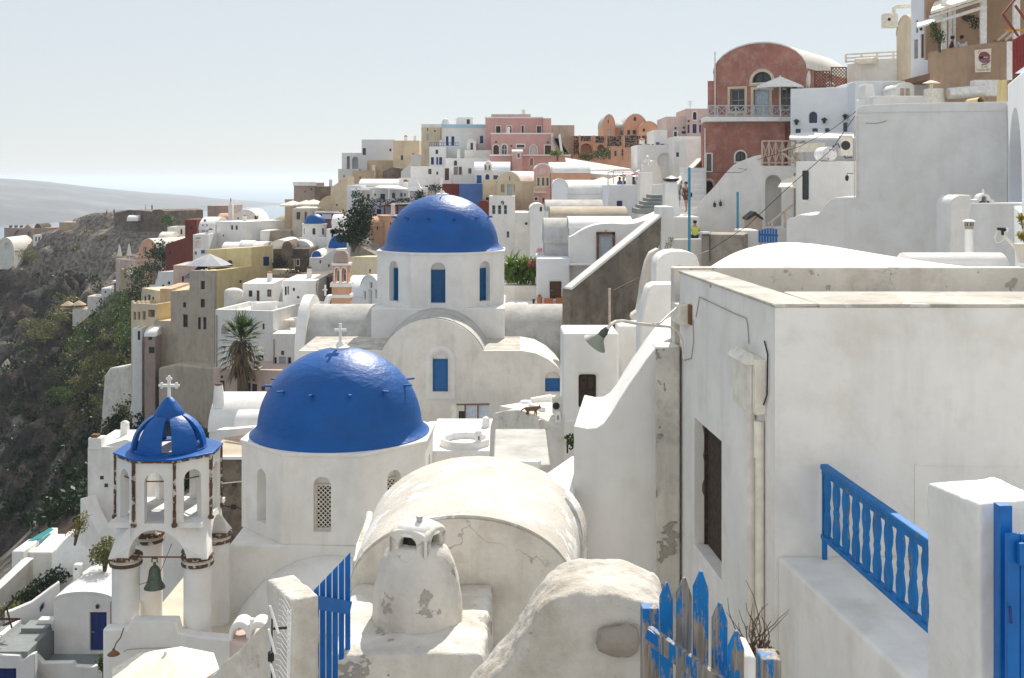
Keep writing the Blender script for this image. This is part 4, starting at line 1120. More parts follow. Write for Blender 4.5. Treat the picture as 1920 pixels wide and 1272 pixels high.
# small blue dome church
t = thing('small_dome_church', 'small white church with little blue dome in the middle distance', 'church', P(590, 520, 112))
cx, cy = PX(590, 115), 115.
mb = MB(); mb.lathe([(1.22, PZ(446, 114)), (1.22, PZ(422, 114))], (cx, cy, 0), 32); obj('drum', mb, 'white', t, smooth=40)
mb = MB(); mb.lathe([(1.3, PZ(422, 114)), (1.3, PZ(422, 114) + .1)], (cx, cy, 0), 32); obj('cornice', mb, 'white', t, smooth=40)
zz = PZ(422, 114) + .1
mb = MB(); mb.lathe([(1.08 * math.cos(a), zz + 1.0 * math.sin(a)) for a in [math.pi / 2 * k / 12 for k in range(13)]], (cx, cy, 0), 40); obj('dome', mb, 'dome_blue', t, smooth=50)
mb = MB(); mb.tube([(cx, cy, zz + .95), (cx, cy, zz + 1.25)], .05, 6); obj('finial', mb, 'white', t)
f = Fac(580, 113.7, 600, 113.7)
for a in (569.5, 586, 604):
    ff = Fac(a, 113.75, a + 5, 113.75) if a == 586 else Fac(a, 114.2, a + 3, 114.2)
    mb = MB(); panel(mb, ff, rect_loop(0, PZ(440, ff.D), ff.L, PZ(428, ff.D), True), -.02, .2); obj('window', mb, 'dark', t)
def vaultY(root, name, x0, x1, yt, ys, D, dep, mat, front=None):
    f = Fac(x0, D, x1, D); zt, zs = PZ(yt, D), PZ(ys, D)
    mb = MB(); wall(mb, f, [(0, zs - 3), (f.L, zs - 3)] + arc_top(0, f.L, zs, zt, 18), [], dep); o = obj(name, mb, mat, root, smooth=35)
    if front:
        mb = MB(); lp = arc_top(f.L * .06, f.L * .94, zs, zs + (zt - zs) * .9, 18)
        panel(mb, f, lp, -.03, .05); obj('painted_front', mb, front, o)
    return o
vaultY(t, 'nave', 613, 656, 438, 466, 108, 7, 'white', 'dome_blue')
vaultY(t, 'side_vault', 583, 604, 470, 483, 106.5, 6, 'white', 'dome_blue')
vaultY(t, 'side_vault', 540, 584, 451, 470, 110, 5, 'white')
vaultY(t, 'side_vault', 504, 545, 450, 466, 112, 6, 'white')
block(t, 'base', 560, 625, 446, 113.2, 3, 4, 'white')
f = Fac(580, 105.5, 656, 105.5)
poly('', '', '', f, [(580, 525), (656, 525), (656, 467), (628, 468), (604, 483), (580, 484)], 3, 'white', 'w 599 488 602 494; w 615 496 618 501', root=t, part='wall')
r, f = H('stone_house', 'dark rubble stone house with cream-framed door beside the small church', 512, 580, 467, 510, 107, None, 5, 'stone_dark', 'none', wins='w+:br 536 486 540 498; d+:r 544 487 551 505; w+:br 556 487 561 498; ', trim='cream', cat='house')
vaultY(r, 'stone_arch', 528, 549, 452, 468, 106.9, 4, 'castle')
poly('garden_wall', 'low tan garden wall below the stone house', 'wall', Fac(511, 104, 582, 103), [(511, 522), (582, 522), (582, 512), (545, 507), (511, 505)], 1, 'cream')
poly('rubble_slope', 'dark rubble bank between stone house and white cluster', 'wall', Fac(505, 100, 660, 92), [(505, 560), (660, 575), (655, 515), (600, 520), (560, 512), (505, 516)], 5, 'castle')
poly('garden_wall', 'sloping grey plastered wall right of the small church', 'wall', Fac(655, 89, 712, 87), [(655, 500), (712, 505), (712, 482), (680, 465), (657, 445)], 2, 'cement_lt')
poly('garden_wall', 'pale cream garden wall right of the pink bell tower', 'wall', Fac(655, 85, 712, 83), [(655, 530), (712, 530), (712, 482), (655, 482)], 2, 'cream', 'w 692 505 695 512')
H('arched_annex', 'white barn-like vaulted house with three windows behind the rear church', 676, 714, 517, 580, 74, 70, 7, 'white', 'arch', 1.1, wins='w:s 692.5 529 698 541; w:s 682 546 686 562; d:g 691 544 698 573; w:s 703 543 708 560')
H('vaulted_shed', 'bluish white vault running behind the pink bell tower', 652, 684, 517, 578, 73.5, None, 5, 'bluewhite', 'vault', 1.2)
# pink bell tower
t = thing('pink_bell_tower', 'pink and white tiered bell tower with small dome', 'bell tower', P(640, 575, 60))
D = 60.
def tier(name, x0, x1, y0, y1, mat, dz=0.):
    a, b2 = PX(x0, D), PX(x1, D); mb = MB(); mb.box((a, D - dz, PZ(y1, D)), (b2, D - dz + (b2 - a), PZ(y0, D))); return obj(name, mb, mat, t)
tier('plinth', 621, 656, 559, 600, 'peach'); tier('band', 619.5, 657.5, 553, 559, 'white', .04); tier('lower_tier', 622, 655, 538.5, 553, 'peach'); tier('cornice', 619, 658, 531, 538.5, 'white', .06)
f = Fac(624, D, 653, D); zA, zB = PZ(531, D), PZ(498, D); L = f.L
for s in (0, L):
    fs = facw(f.w(s, 0, 0), f.w(s, 0, L)) if s == 0 else facw(f.w(s, 0, 0), f.w(s, 0, L))
for nm, a in (('front', 0), ('back', L - .12)):
    mb = MB(); ff = Fac(624, D, 653, D); hs = [(rect_loop(L * .14, zA, L * .42, zB - .12, True), .12, False), (rect_loop(L * .58, zA, L * .86, zB - .12, True), .12, False)]
    ff.A = ff.A - ff.n * a
    wall(mb, ff, [(0, zA), (L, zA), (L, zB), (0, zB)], hs, .12, through=True); obj('belfry_wall', mb, 'peach', t)
    if a == 0:
        for h in hs:
            mb = MB(); u = [q[0] for q in h[0]]; ring(mb, ff, rect_loop(min(u), zA, max(u), zB - .12, True, t=-.05), h[0], -.03, .01); obj('surround', mb, 'white', t)
        mb = MB(); mb.tube([ff.w(L / 2, zA, -.05), ff.w(L / 2, zB - .2, -.05)], .05, 8); obj('colonnette', mb, 'white', t)
for u in (0.06, L - .06):
    mb = MB(); mb.box(f.w(u - .06, zA, .12), f.w(u + .06, zB, L - .12)); obj('side_wall', mb, 'peach', t)
tier('upper_band', 622, 656, 494, 498, 'white', .05)
mb = MB(); rr = L * .48; mb.lathe([(rr * 1.38, 0), (rr * 1.4, .25), (rr * 1.2, .48), (rr * .7, .62), (0, .66)], f.w(L / 2, PZ(493, D), L / 2), 4, R(45), R(405)); obj('cap', mb, 'taupe', t)
mb = MB(); mb.bar(f.w(L / 2, PZ(475, D) - .05, L / 2), f.w(L / 2, PZ(468, D), L / 2), .06); obj('finial', mb, 'white', t)
mb = MB(); mb.prism([P(611, 555, 57), P(619, 555, 57), P(606, 600, 57), P(594, 640, 57), P(588, 640, 57), P(604, 575, 57)], (0, .8, 0)); o = obj('gable_wall', mb, 'white', bevel=.05); tag(o, 'sloping white buttress left of the pink bell tower', 'wall')
mb = MB(); mb.bar(P(608, 556, 57) + Vector((0, .3, 0)), P(608, 536, 57) + Vector((0, .3, 0)), .09); mb.bar(P(603, 545, 57) + Vector((0, .3, 0)), P(612, 545, 57) + Vector((0, .3, 0)), .06); tag(obj('roof_cross', mb, 'white'), 'small stone cross on the white buttress', 'cross')
PUSH_OUT[0] = True
# ---------------------------------------------------------------- town, hilltop and right half
def strip(name, label, cat, a, b, w, h, mat, root=None, up=(0, 0, 1)):
    mb = MB(); mb.bar(a, b, w, h, up)
    o = obj(name, mb, mat, root)
    if root is None: tag(o, label, cat)
    return o
def railing(root, name, p, q, h, n, mat, t=.05, xs=True, rails=2):
    """post and rail balustrade with crossed braces from p to q (feet)"""
    p, q = Vector(p), Vector(q); up = Vector((0, 0, h))
    for k in range(rails): 
        mb = MB(); z = up * (1 - k * .88 / max(1, rails - 1)); mb.bar(p + z, q + z, t, t); obj('rail', mb, mat, root)
    for k in range(n + 1):
        a = p.lerp(q, k / n); mb = MB(); mb.bar(a, a + up, t * 1.1, t * 1.1); obj('post', mb, mat, root)
        if xs and k < n:
            b2 = p.lerp(q, (k + 1) / n)
            for c, d in ((a + up * .12, b2 + up * .97), (b2 + up * .12, a + up * .97)):
                mb = MB(); mb.bar(c, d, t * .6, t * .6); obj('brace', mb, mat, root)
# hilltop, left end
H('grey_white_house', 'plain greyish white block house at the left end of the hilltop', 678, 740, 262, 318, 140, None, 8, 'bluewhite', wins='w 680 278 686 291; w 730 279 734 284; ')
H('arcade', 'white open arcade at the left end of the hilltop', 641, 680, 287, 320, 143, None, 3, 'white', wins='oa 650 293 656 318; oa 660 294 672 318', cat='arcade')
H('white_block', 'small white block under the hilltop arcade', 634, 672, 317, 346, 141, None, 4, 'white', wins='w:br 644 328 646 333', par=.2)
H('tan_house', 'tan house with stair wall left on the hilltop', 688, 737, 301, 324, 134, None, 5, 'tan')
H('tan_house', 'long low tan house above the white restaurant', 661, 702, 320, 345, 131, None, 5, 'tan', 'none')
H('cream_tower_house', 'pale yellow block house on the hilltop', 737, 786, 264, 310, 133, None, 6, 'cream', wins='w:g 751 291 756 301; w 773 288 776 292', rm='cream')
block(thing('roof_chimney', 'tiny chimney on the pale yellow hilltop house', 'chimney', P(777, 264, 133)), 'stack', 775.5, 780, 255, 134, 1.2, .4, 'white', 0)
poly('stone_bank', 'dark stone bank below the pale yellow house', 'wall', Fac(700, 129, 770, 127), [(700, 340), (770, 340), (770, 318), (752, 316), (735, 314), (718, 322), (700, 330)], 3, 'castle')
poly('stair_wall', 'white diagonal stair wall climbing the hilltop', 'wall', Fac(749, 126, 812, 124), [(749, 335), (757, 335), (771, 321), (812, 292), (812, 276), (800, 284), (768, 308), (752, 322)], .6, 'white')
H('white_row', 'white stair house with plain wall left of the blue-shuttered house', 770, 806, 290, 316, 122, None, 5, 'white', 'none')
H('cream_house', 'cream house with pale blue shutter on the skyline', 790, 829, 233, 275, 119, None, 6, 'cream', wins='s:g 800 251 804 264; w 801 240 803 246', rm='white')
mb = MB(); mb.lathe([(.5, 0), (.35, .5), (0, .7)], P(836, 234, 117.5), 12); tag(obj('roof_dome', mb, 'white', smooth=50), 'tiny white dome on the skyline left of the white cube', 'dome')
r, f = H('pale_blue_house', 'white house with pale blue roof band and navy shutters', 828, 910, 234, 285, 116, None, 6, 'white', 'none', wins='d:n 836 256 840.8 273; d:n 846.3 256 851.8 273; s:n 900 255 906 269')
mb = MB(); mb.box(f.w(-.03, PZ(240, 116), -.04), f.w(f.L + .03, PZ(233.5, 116), .5)); obj('roof_band', mb, 'paleblue', r)
t = thing('blue_balcony_rail', 'blue railing along the terrace of the pale blue banded house', 'railing', P(830, 274, 113)); railing(t, '', P(805, 274.5, 113), P(859, 274.5, 113), .36, 12, 'blue_win', .04, False)
H('roof_cube', 'white roof cube with brown window on the skyline', 859, 887, 220.5, 236, 118, None, 3, 'white', 'none', wins='w:br 875 224 881 233')
H('blue_window_house', 'white house with four navy windows below the pale blue banded house', 805, 836, 275, 318, 113, None, 5, 'white', wins='s:n 808 295 813.6 309; s:n 818 295 821.6 309; s:n 823.2 295 829 309; w:n 816.5 281 821.5 289', par=.3)
H('arched_kiosk', 'small white arched house with window on the upper terrace', 875, 892, 262, 284, 112.5, None, 4, 'white', 'arch', .45, wins='w:br 882 268 887 281')
H('curved_terrace', 'long white terrace wall under the pink mansion', 871, 921, 282, 306, 110.5, None, 4, 'white_warm', 'none', cat='terrace')
H('white_terrace_house', 'white terrace house with brown doors and pointed window', 835, 920, 297, 332, 109, None, 6, 'white', 'none', wins='wa:br 851 301 857 311; d:s 850 313 858.5 328.5; w:br 860.3 313 866 328; w:br 878 316 884 326')
H('lower_terrace_house', 'low white house with tall brown door below the blue-shuttered house', 770, 849, 312, 348, 107, None, 6, 'white', wins='w:br 803 317 809 327; w:br 818 322 821.6 328; d:br 834 314 842 338', par=.2)
H('parapet_house', 'plain white parapet house right of the tall brown door', 849, 893, 328, 348, 105, None, 4, 'white', par=.2)
H('vaulted_church', 'long bluish white vaulted church below the pink mansion', 889, 956, 304, 325, 101, None, 6, 'bluewhite', 'vault', 1.0, cat='church')
r, f = H('church_front', 'white church front with bell gable and blue doors', 890, 936, 320, 348, 98, None, 3, 'white', 'none', wins='d:b 894 329 903 344; da:n 910 327 917.5 338; w:b 925 329 934 338', cat='church')
poly('', '', '', Fac(907, 97.8, 922, 97.8), [(907, 320), (922, 320), (922, 309), (919, 306), (914.5, 303), (910, 306), (907, 309)], .5, 'white', 'oa 909 310 912.5 319; oa 916 310 919.5 319', root=r, part='bell_gable')
H('red_wall', 'dark red wall left of the bright blue wall', 829, 861, 345, 370, 97, None, 1, 'darkred', 'none', cat='wall')
H('blue_wall', 'bright blue wall right of the dark red wall', 861, 904, 345, 380, 96.5, None, 1, 'bluewall', 'none', cat='wall')
# pink mansion
r, f = H('pink_mansion', 'pink two-storey mansion with white trim on the hilltop', 910, 1018, 221, 256, 114, None, 8, 'pink', 'none', wins='d+:k 930 237 938.5 250.5; d+:br 950 237 959 250.5; d+:k 978 236 982 250.5; w+:br 1006.5 237 1014.5 249.5', cat='mansion')
mb = MB(); mb.box(P(909, 222, 113.9), P(1019, 219.5, 113.9) + Vector((0, .4, 0))); obj('cornice', mb, 'white', r)
H('pink_penthouse', 'pale roof storey on the pink mansion', 921, 995, 214.5, 224, 117, None, 5, 'pinkish', 'none')
H('pink_wing', 'narrow pink wing at the right of the mansion', 1018.3, 1033.5, 222, 256, 113.4, None, 6, 'pink', 'none')
r, f = H('pink_ground_floor', 'pink ground floor with white arches and brown doors', 921, 1036, 251, 296, 110, None, 3.2, 'pink', 'none', wins='da+:br 925 272 935.5 291; wa+:w 940 271 951 291; w+:k 969 272 983 277; da+:w 994 273 1006.5 291; d+:br 1021.5 273 1033 291')
mb = MB(); mb.box(f.w(-.05, PZ(252, 110), -.06), f.w(f.L + .05, PZ(249.5, 110), .3)); obj('cornice', mb, 'white', r)
H('pink_garden_wall', 'pink garden wall with white coping below the mansion', 918, 1070, 292, 315, 107, None, 1, 'pink', 'none', wins='na+ 993 297 1000 311', cat='wall')
strip('wall_coping', 'white coping on the pink garden wall', 'coping', P(918, 291.3, 106.9), P(1070, 291.3, 106.9), .5, .12, 'white')
H('pink_kiosk', 'small pink kiosk with white roof on the garden wall', 960.5, 979.5, 281, 305, 105.5, None, 2, 'pink', 'vault', .3, wins='w+:br 970 288 974.5 296', rm='white')
for i, (a, b2, D) in enumerate((((1035, 252), (1060, 292), 109.5), ((1049, 252), (1074, 292), 108.5))):
    poly('stair_wall', ['left', 'right'][i] + ' white stair parapet beside the pink mansion', 'wall', Fac(a[0] - 2, D, b2[0] + 5, D), [(a[0] - 2, 254), (a[0] + 1.5, 250), (b2[0] + 4, 290), (b2[0] + 4, 302), (b2[0] - 3, 300)], .4, 'white')
mb = MB()
for k in range(10): mb.box(P(1037 + k * 2.4, 256 + k * 3.7, 109) + Vector((0, 0, -.5)), P(1049 + k * 2.4, 256 + k * 3.7, 109) + Vector((0, .6, 0)))
tag(obj('stone_stair', mb, 'cement_lt', kind='thing'), 'stone stair between two white parapets beside the pink mansion', 'stair')
H('beige_backhouse', 'weathered beige house behind the mansion stair', 1034, 1077, 235, 275, 121, None, 6, 'beige', 'none')
# peach church with patterned wall
H('peach_vault', 'narrow peach vaulted hall left on the patterned wall', 1131, 1153, 215, 258, 130, None, 8, 'peach', 'arch', 1.3, wins='w:w 1139 224 1142 232; d:g 1138 243 1145 256', rm='grey_roof', cat='church')
H('peach_link', 'peach middle section between the two vaulted halls', 1152, 1172, 229, 258, 131, None, 7, 'peach', 'vault', .9, rm='grey_roof', cat='church')
H('peach_vault', 'broad peach vaulted hall in the middle of the patterned wall', 1169, 1215, 214, 258, 129, None, 8, 'peach', 'arch', 2.0, wins='w 1188 220 1193 227; w:t 1162 245 1168 253; w:t 1176 244 1182 253; w:t 1186 244 1193 253', rm='grey_roof', cat='church')
H('peach_round_house', 'low peach hall with round window right on the patterned wall', 1197, 1236, 228, 258, 127, None, 6, 'peach', 'arch', 1.3, wins='wa 1205 241 1210 247', cat='church')
r, f = H('patterned_wall', 'peach terrace wall with arches and dark stone pattern', 1075, 1228, 255, 305, 119, None, 3, 'peach', 'none', wins='oa 1088 269 1110 300; oa 1120 271 1133 292; w:k 1140 282 1145 299; w:k 1152 283 1156 293; w:g 1165 280 1170 293; w:w 1181.5 282 1188 291', cat='wall')
rnd = random.Random(3); mb = MB()
for (a, b2, c, d) in ((1077, 1084, 257, 290), (1090, 1108, 257, 266), (1118, 1134, 257, 268), (1138, 1165, 257, 276), (1173, 1200, 256, 277), (1204, 1225, 256, 277)):
    x = a
    while x < b2:
        y = c
        while y < d:
            u, v = f.uv(x + rnd.uniform(-.5, .5), y + rnd.uniform(-.5, .5)); s = rnd.uniform(.055, .10)
            panel(mb, f, [(u - s, v - s * .8), (u + s, v - s), (u + s * .8, v + s), (u - s, v + s * .9)], -.05, .02)
            y += 3.2
        x += 3.2
obj('inlaid_stones', mb, 'black', r, kind='stuff')
for u in (1086, 1112, 1136, 1169, 1201): block(r, 'pilaster', u, u + 2.6, 254, 118.8, 2.6, .3, 'peach', 0)
# pinkish house with blue arched window right of it
H('pinkish_blue_house', 'pale pink house with navy arched window on the right skyline', 1287, 1330, 204, 270, 88, None, 6, 'pinkish', 'none', wins='wa+:n 1299 210 1306 225; d:n 1289 234 1293 250; d:n 1298.6 233 1306 250; d:n 1311 234 1315 249')
H('pinkish_low_house', 'lower pale pink house with navy doors left of the arched window', 1249, 1287, 219, 270, 89, None, 6, 'pinkish', 'none', wins='d+:n 1263.6 247 1269 262; d:n 1278 246 1286 251')
t = thing('tv_antenna', 'thin television antenna above the pale pink house', 'antenna', P(1294, 205, 89))
mb = MB(); mb.tube([P(1294, 206, 89), P(1294, 189, 89)], .025, 5); obj('mast', mb, 'metal', t)
for y, w_ in ((191, 5), (194, 4), (197, 5)): mb = MB(); mb.tube([P(1294 - w_, y, 89), P(1294 + w_, y, 89)], .012, 4); obj('element', mb, 'metal', t)
H('white_step_house', 'white cube below the pale pink houses', 1226, 1251, 244, 285, 87, None, 5, 'white', 'none')
H('white_blue_house', 'white house with grey-blue arch below the laundry terrace', 1195, 1268, 272, 320, 82, None, 5, 'white', wins='na 1233 290 1260 312; s:n 1268.2 286 1274.5 294' if 0 else 'na 1233 287 1260 312', par=.25)
H('white_upper_house', 'stepped white house beside the red house', 1264, 1322, 256, 325, 76, None, 6, 'white', 'none', wins='s:n 1268 286 1274.5 294.5')
H('white_upper_house', 'white cube against the left side of the red house', 1287, 1322, 262, 330, 70, None, 5, 'white', 'none')
for i in range(9):
    px = 1197 + i * 8.2; mb = MB(); p = P(px, 268, 82.5); hh = random.uniform(.2, .4)
    mb.box(p + Vector((0, 0, -.35)), p + Vector((random.uniform(.15, .35), .08, hh - .35)))
    tag(obj('hung_cloth', mb, ['cloth_blue', 'cloth_white', 'blue_win', 'cloth_red', 'cloth_blue'][i % 5]), ['first', 'second', 'third', 'fourth', 'fifth', 'sixth', 'seventh', 'eighth', 'ninth'][i] + ' from the left of the coloured cloths along the white terrace wall', 'cloth', 'cloths on the terrace wall')
# mid-slope: cream vaulted house, pink ornate house, vaults
H('tan_side_house', 'tan side house left of the cream vaulted house', 905, 931, 337, 395, 82, None, 5, 'cream', 'none', wins='w:r 911 370 917 380')
H('cream_vault_house', 'cream vaulted house with brown shutters and grey door', 931, 976, 322, 395, 80, 79, 9, 'cream', 'arch', 1.0, wins='s:s 939 346 946 361; d:g 951 346 960 368; s:s 963.5 346 971 361; w:k 955 331 956.5 339', rm='white')
H('cream_side_house', 'plain cream wall right of the cream vaulted house', 965, 1004, 340, 420, 77, None, 5, 'cream', 'none')
H('white_box_house', 'white block with three grey-blue windows below the cream vaulted house', 917, 966, 368, 450, 72, None, 5, 'white', wins='w:g 922.5 385 929 402; w:g 933.5 385 940 402; w:g 944.5 385 951 402; w:g 950 434 955 446', par=.5)
mb = MB(); mb.tube([P(942 + 2.2 * math.cos(a), 381 - 3 * math.sin(a) * 1., 71.9) for a in [math.pi * 1.5 * k / 8 - 1.5 for k in range(9)]], .04, 5); tag(obj('wall_emblem', mb, 'dark'), 'small dark emblem above the three grey-blue windows', 'emblem')
H('dark_red_shed', 'dark red round-topped shed left of the white block', 897, 918, 377, 405, 76, None, 3, 'darkred', 'arch', .4, cat='shed')
H('white_low_house', 'low white house with brown door above the flower bed', 966, 1010, 399, 475, 62, None, 5, 'white_warm', 'none', wins='d:br 1001.5 405 1009 428')
H('arched_little_house', 'tiny white arched house with square window above the brown door', 994, 1022, 383, 420, 60, None, 4, 'white', 'arch', .4, wins='w 1012 388 1016.5 397')
r, f = H('ornate_pink_house', 'dusty pink arched house with cream balcony', 1004, 1031.5, 307, 400, 73, None, 7, 'redhouse' if 0 else 'pink', 'arch', .45, wins='w+:w 1006.8 333 1012 349; w+:w 1015.5 333 1021 349; w+:w 1024 333 1029 349; w 1017 371 1021 382', trim='cream', rm='white')
railing(r, '', P(1002, 360, 72.2), P(1023, 360, 72.2), .36, 7, 'cream', .045, False); block(r, 'balcony_slab', 1001, 1024, 360, 72.1, .1, .9, 'cream', 0)
mb = MB(); mb.lathe([(.28, -.04), (.3, 0), (.2, .05)], (0, 0, 0), 16)
for v in mb.v: v.xyz = P(1016.5, 322, 72.95) + Vector((v.x, -v.z, v.y))
obj('medallion', mb, 'pinkish', r)
H('peach_long_house', 'long peach house with white vault behind the ornate front', 1031.8, 1107, 305, 360, 73.5, None, 6, 'peach', 'vault', .9, rm='white')
for a, D in ((999, 72.0), (1003, 72.4)):
    pass
def ac_unit(x0, x1, y0, y1, D, label, dep=.35):
    t = thing('air_conditioner', label, 'air conditioner', P(x0, y1, D), 'air conditioners')
    a, b2 = P(x0, y1, D), P(x1, y0, D)
    mb = MB(); mb.box(a, b2 + Vector((0, dep, 0))); obj('casing', mb, 'offwhite', t, bevel=.015)
    w_ = b2.x - a.x; h_ = b2.z - a.z; c = Vector((a.x + w_ * .42, a.y - .012, a.z + h_ * .5)); rr = min(w_ * .36, h_ * .42)
    mb = MB(); f = Fac(0, 1, 1, 1); 
    for k in range(3): mb.tube([c + Vector((math.cos(q) * rr * (k + 1) / 3, 0, math.sin(q) * rr * (k + 1) / 3)) for q in [2 * math.pi * j / 16 for j in range(17)]], .012, 4, False)
    obj('grille', mb, 'dark', t)
    mb = MB(); mb.lathe([(rr, 0), (rr, .008), (0, .008)], (0, 0, 0), 20)
    for v in mb.v: v.xyz = c + Vector((v.x, -.0 - v.z * .5, v.y))
    obj('fan_recess', mb, 'dark', t)
    return t
ac_unit(1002, 1010, 369, 377, 72.6, 'air conditioner below the cream balcony of the dusty pink house')
ac_unit(566, 578, 548, 556, 88.8, 'air conditioner on the white house of the middle cluster')
H('white_vault', 'white vaulted house right of the ornate pink front', 1040, 1139, 338, 385, 61, None, 5, 'white', 'vault', 1.0)
H('white_gable', 'rounded end of the white vaulted house', 1036, 1064, 336, 385, 60, None, 1.5, 'bluewhite', 'arch', .55)
H('blue_grey_vault', 'low bluish grey vault above the tan vault', 1024, 1131, 375, 405, 52, None, 4, 'bluewhite', 'vault', .7, rm='grey_roof')
H('tan_vault', 'long bare tan vault in the middle of the slope', 1033, 1176, 387.5, 425, 47, None, 3.6, 'white_warm', 'vault', .75, rm='terrace_tan')
mb = MB(); mb.grid([[P(x, y, D) for x, y, D in row] for row in ([(1060, 296, 104), (1120, 306, 95), (1196, 320, 84)], [(1064, 318, 88), (1120, 326, 80), (1196, 330, 76)])]); 
for v in list(mb.v): pass
mb.prism([P(1060, 296, 104), P(1196, 319, 84), P(1196, 332, 74), (P(1064, 322, 86))], (0, 0, -.4)); o = obj('sloping_terrace', mb, 'white'); tag(o, 'long white sloping roof below the patterned wall', 'roof')
# cafe terrace with steel frame
r, f = H('cafe_terrace_house', 'white cafe house with open steel-framed roof terrace', 1140, 1198, 347, 405, 56, None, 6, 'bluewhite', 'none', wins='s:n 1156.5 377 1167 388', cat='cafe')
for a, b2 in (((1140, 347, 56), (1140, 322, 56)), ((1168, 347, 56), (1168, 323, 56)), ((1193, 347, 56), (1193, 323, 56)), ((1140, 323, 56), (1199, 323, 56)), ((1150, 320, 61), (1199, 320, 61)), ((1150, 345, 61), (1150, 320, 61)), ((1140, 323, 56), (1150, 320, 61)), ((1193, 323, 56), (1199, 320, 61))):
    strip('frame_bar', '', '', P(*a), P(*b2), .07, .07, 'metal', r)
rnd = random.Random(8)
for i, (px, D, mt) in enumerate(((1162, 59, 'cloth_blue'), (1169, 60, 'cloth_dark'), (1176, 59, 'cloth_dark'), (1183, 60, 'cloth_red'), (1188, 58.5, 'cloth_dark'), (1195, 59, 'cloth_white'))):
    t = thing('person', 'tiny seated cafe guest in %s clothes, %s from the left on the steel-framed terrace' % ({'cloth_blue': 'blue', 'cloth_dark': 'dark', 'cloth_red': 'red', 'cloth_white': 'white'}[mt], ['first', 'second', 'third', 'fourth', 'fifth', 'sixth'][i]), 'person', P(px, 350, D), 'guests on the cafe terrace')
    p = P(px, 349, D) + Vector((0, 0, -.05)); mb = MB(); mb.tube([p + Vector((0, 0, -.3)), p + Vector((0, 0, 0)), p + Vector((0, .02, .3)), p + Vector((0, 0, .42)), p + Vector((0, 0, .47))], [.17, .18, .19, .11, .06], 10); obj('body', mb, mt, t, smooth=60)
    mb = MB(); mb.lathe([(0, -.13), (.07, -.1), (.095, 0), (.08, .09), (0, .13)], p + Vector((0, 0, .58)), 10); obj('head', mb, 'hair', t, smooth=60)
def parasol(px, py, D, r, lab, mat='canvas', h=2.2, n=8, drop=.45):
    p = P(px, py, D); k_ = SC(D); r *= k_; h *= k_; drop *= k_; t = thing('parasol', lab, 'parasol', p + Vector((0, 0, -h)), 'open parasols')
    mb = MB(); k = n
    rim = [p + Vector((r * math.cos(2 * math.pi * i / k), r * math.sin(2 * math.pi * i / k), -drop)) for i in range(k)]
    low = [q + Vector((0, 0, -.14)) for q in rim]
    top = p + Vector((0, 0, .05))
    mb.add([top] + rim + low, [(0, 1 + i, 1 + (i + 1) % k) for i in range(k)] + [(1 + i, 1 + k + i, 1 + k + (i + 1) % k, 1 + (i + 1) % k) for i in range(k)])
    obj('canopy', mb, mat, t, fix=False)
    mb = MB()
    for q in rim: mb.bar(p + Vector((0, 0, -drop * .7)), q + Vector((0, 0, -.02)), .02)
    obj('ribs', mb, 'offwhite', t, kind='stuff')
    mb = MB(); mb.tube([p + Vector((0, 0, -h)), p + Vector((0, 0, .12))], .035, 6); obj('pole', mb, 'offwhite', t)
    return t
parasol(1130, 333, 66, 1.3, 'cream parasol left of the steel-framed terrace'); parasol(1160, 331, 64, 1.4, 'cream parasol behind the steel-framed terrace')
strip('red_awning', 'red awning behind the steel-framed terrace', 'awning', P(1150, 331, 67), P(1200, 326, 67), 1.5, .12, 'cloth_red')
strip('white_awning', 'long white awning strip above the steel-framed terrace', 'awning', P(1105, 320, 70), P(1200, 319, 70), 2., .12, 'canvas_white')
# chapel gable, pillars, chimney by the stairs
cg = poly('chapel_gable', 'white chapel gable with curled bell arch beside the cafe', 'chapel', Fac(1205, 55, 1240, 55), [(1205, 380), (1240, 380), (1240, 325), (1236, 312), (1231, 303), (1225, 300), (1220, 304), (1217, 312), (1214, 309), (1205, 309)], 1.2, 'white', bevel=.06)
mb = MB(); mb.lathe([(.30, 0), (.2, .2), (.1, .28), (.13, .4), (.0, .55)], P(1214, 306, 55.4), 12); obj('pinnacle', mb, 'white', cg, smooth=50)
poly('white_pillar', 'broad white pillar in front of the chapel gable', 'wall', Fac(1199, 52, 1224, 52), [(1197, 400), (1226, 400), (1224, 324), (1200, 323)], 1.5, 'white', bevel=.05)
poly('parapet', 'white parapet joining pillar and tapered chimney', 'wall', Fac(1222, 51, 1252, 50), [(1222, 372), (1252, 372), (1252, 340), (1240, 345), (1222, 347)], .8, 'white', bevel=.05)
t = thing('grey_steps', 'blue-grey painted terrace steps below the chapel', 'steps', P(1220, 392, 44))
for k in range(5):
    mb = MB(); a = P(1195 + k * 7, 392 - k * 6.5, 44 + k * .6); b2 = P(1242, 392 - k * 6.5, 44 + k * .6); mb.box(a + Vector((0, 0, -.3)), b2 + Vector((0, 3, 0))); obj('step', mb, 'terrace_grey', t)
ch = thing('tapered_chimney', 'tall tapered white chimney with dark opening beside the stairs', 'chimney', P(1260, 400, 43))
mb = MB(); mb.lathe([(.68, PZ(415, 43)), (.49, PZ(352, 43)), (.43, PZ(341, 43))], (PX(1260, 43), RM(43.4), 0), 4, R(45), R(405)); obj('stack', mb, 'white', ch, bevel=.06, seg=3)
mb = MB(); mb.lathe([(.28, 0), (.42, .07), (.48, .18), (.15, .32), (0, .34)], (PX(1260, 43), RM(43.4), PZ(341, 43)), 10); obj('cap', mb, 'dark', ch)
H('white_pier', 'white stair pier with rounded top', 1238, 1264, 388, 475, 33, None, 2.4, 'white', 'none', cat='wall')
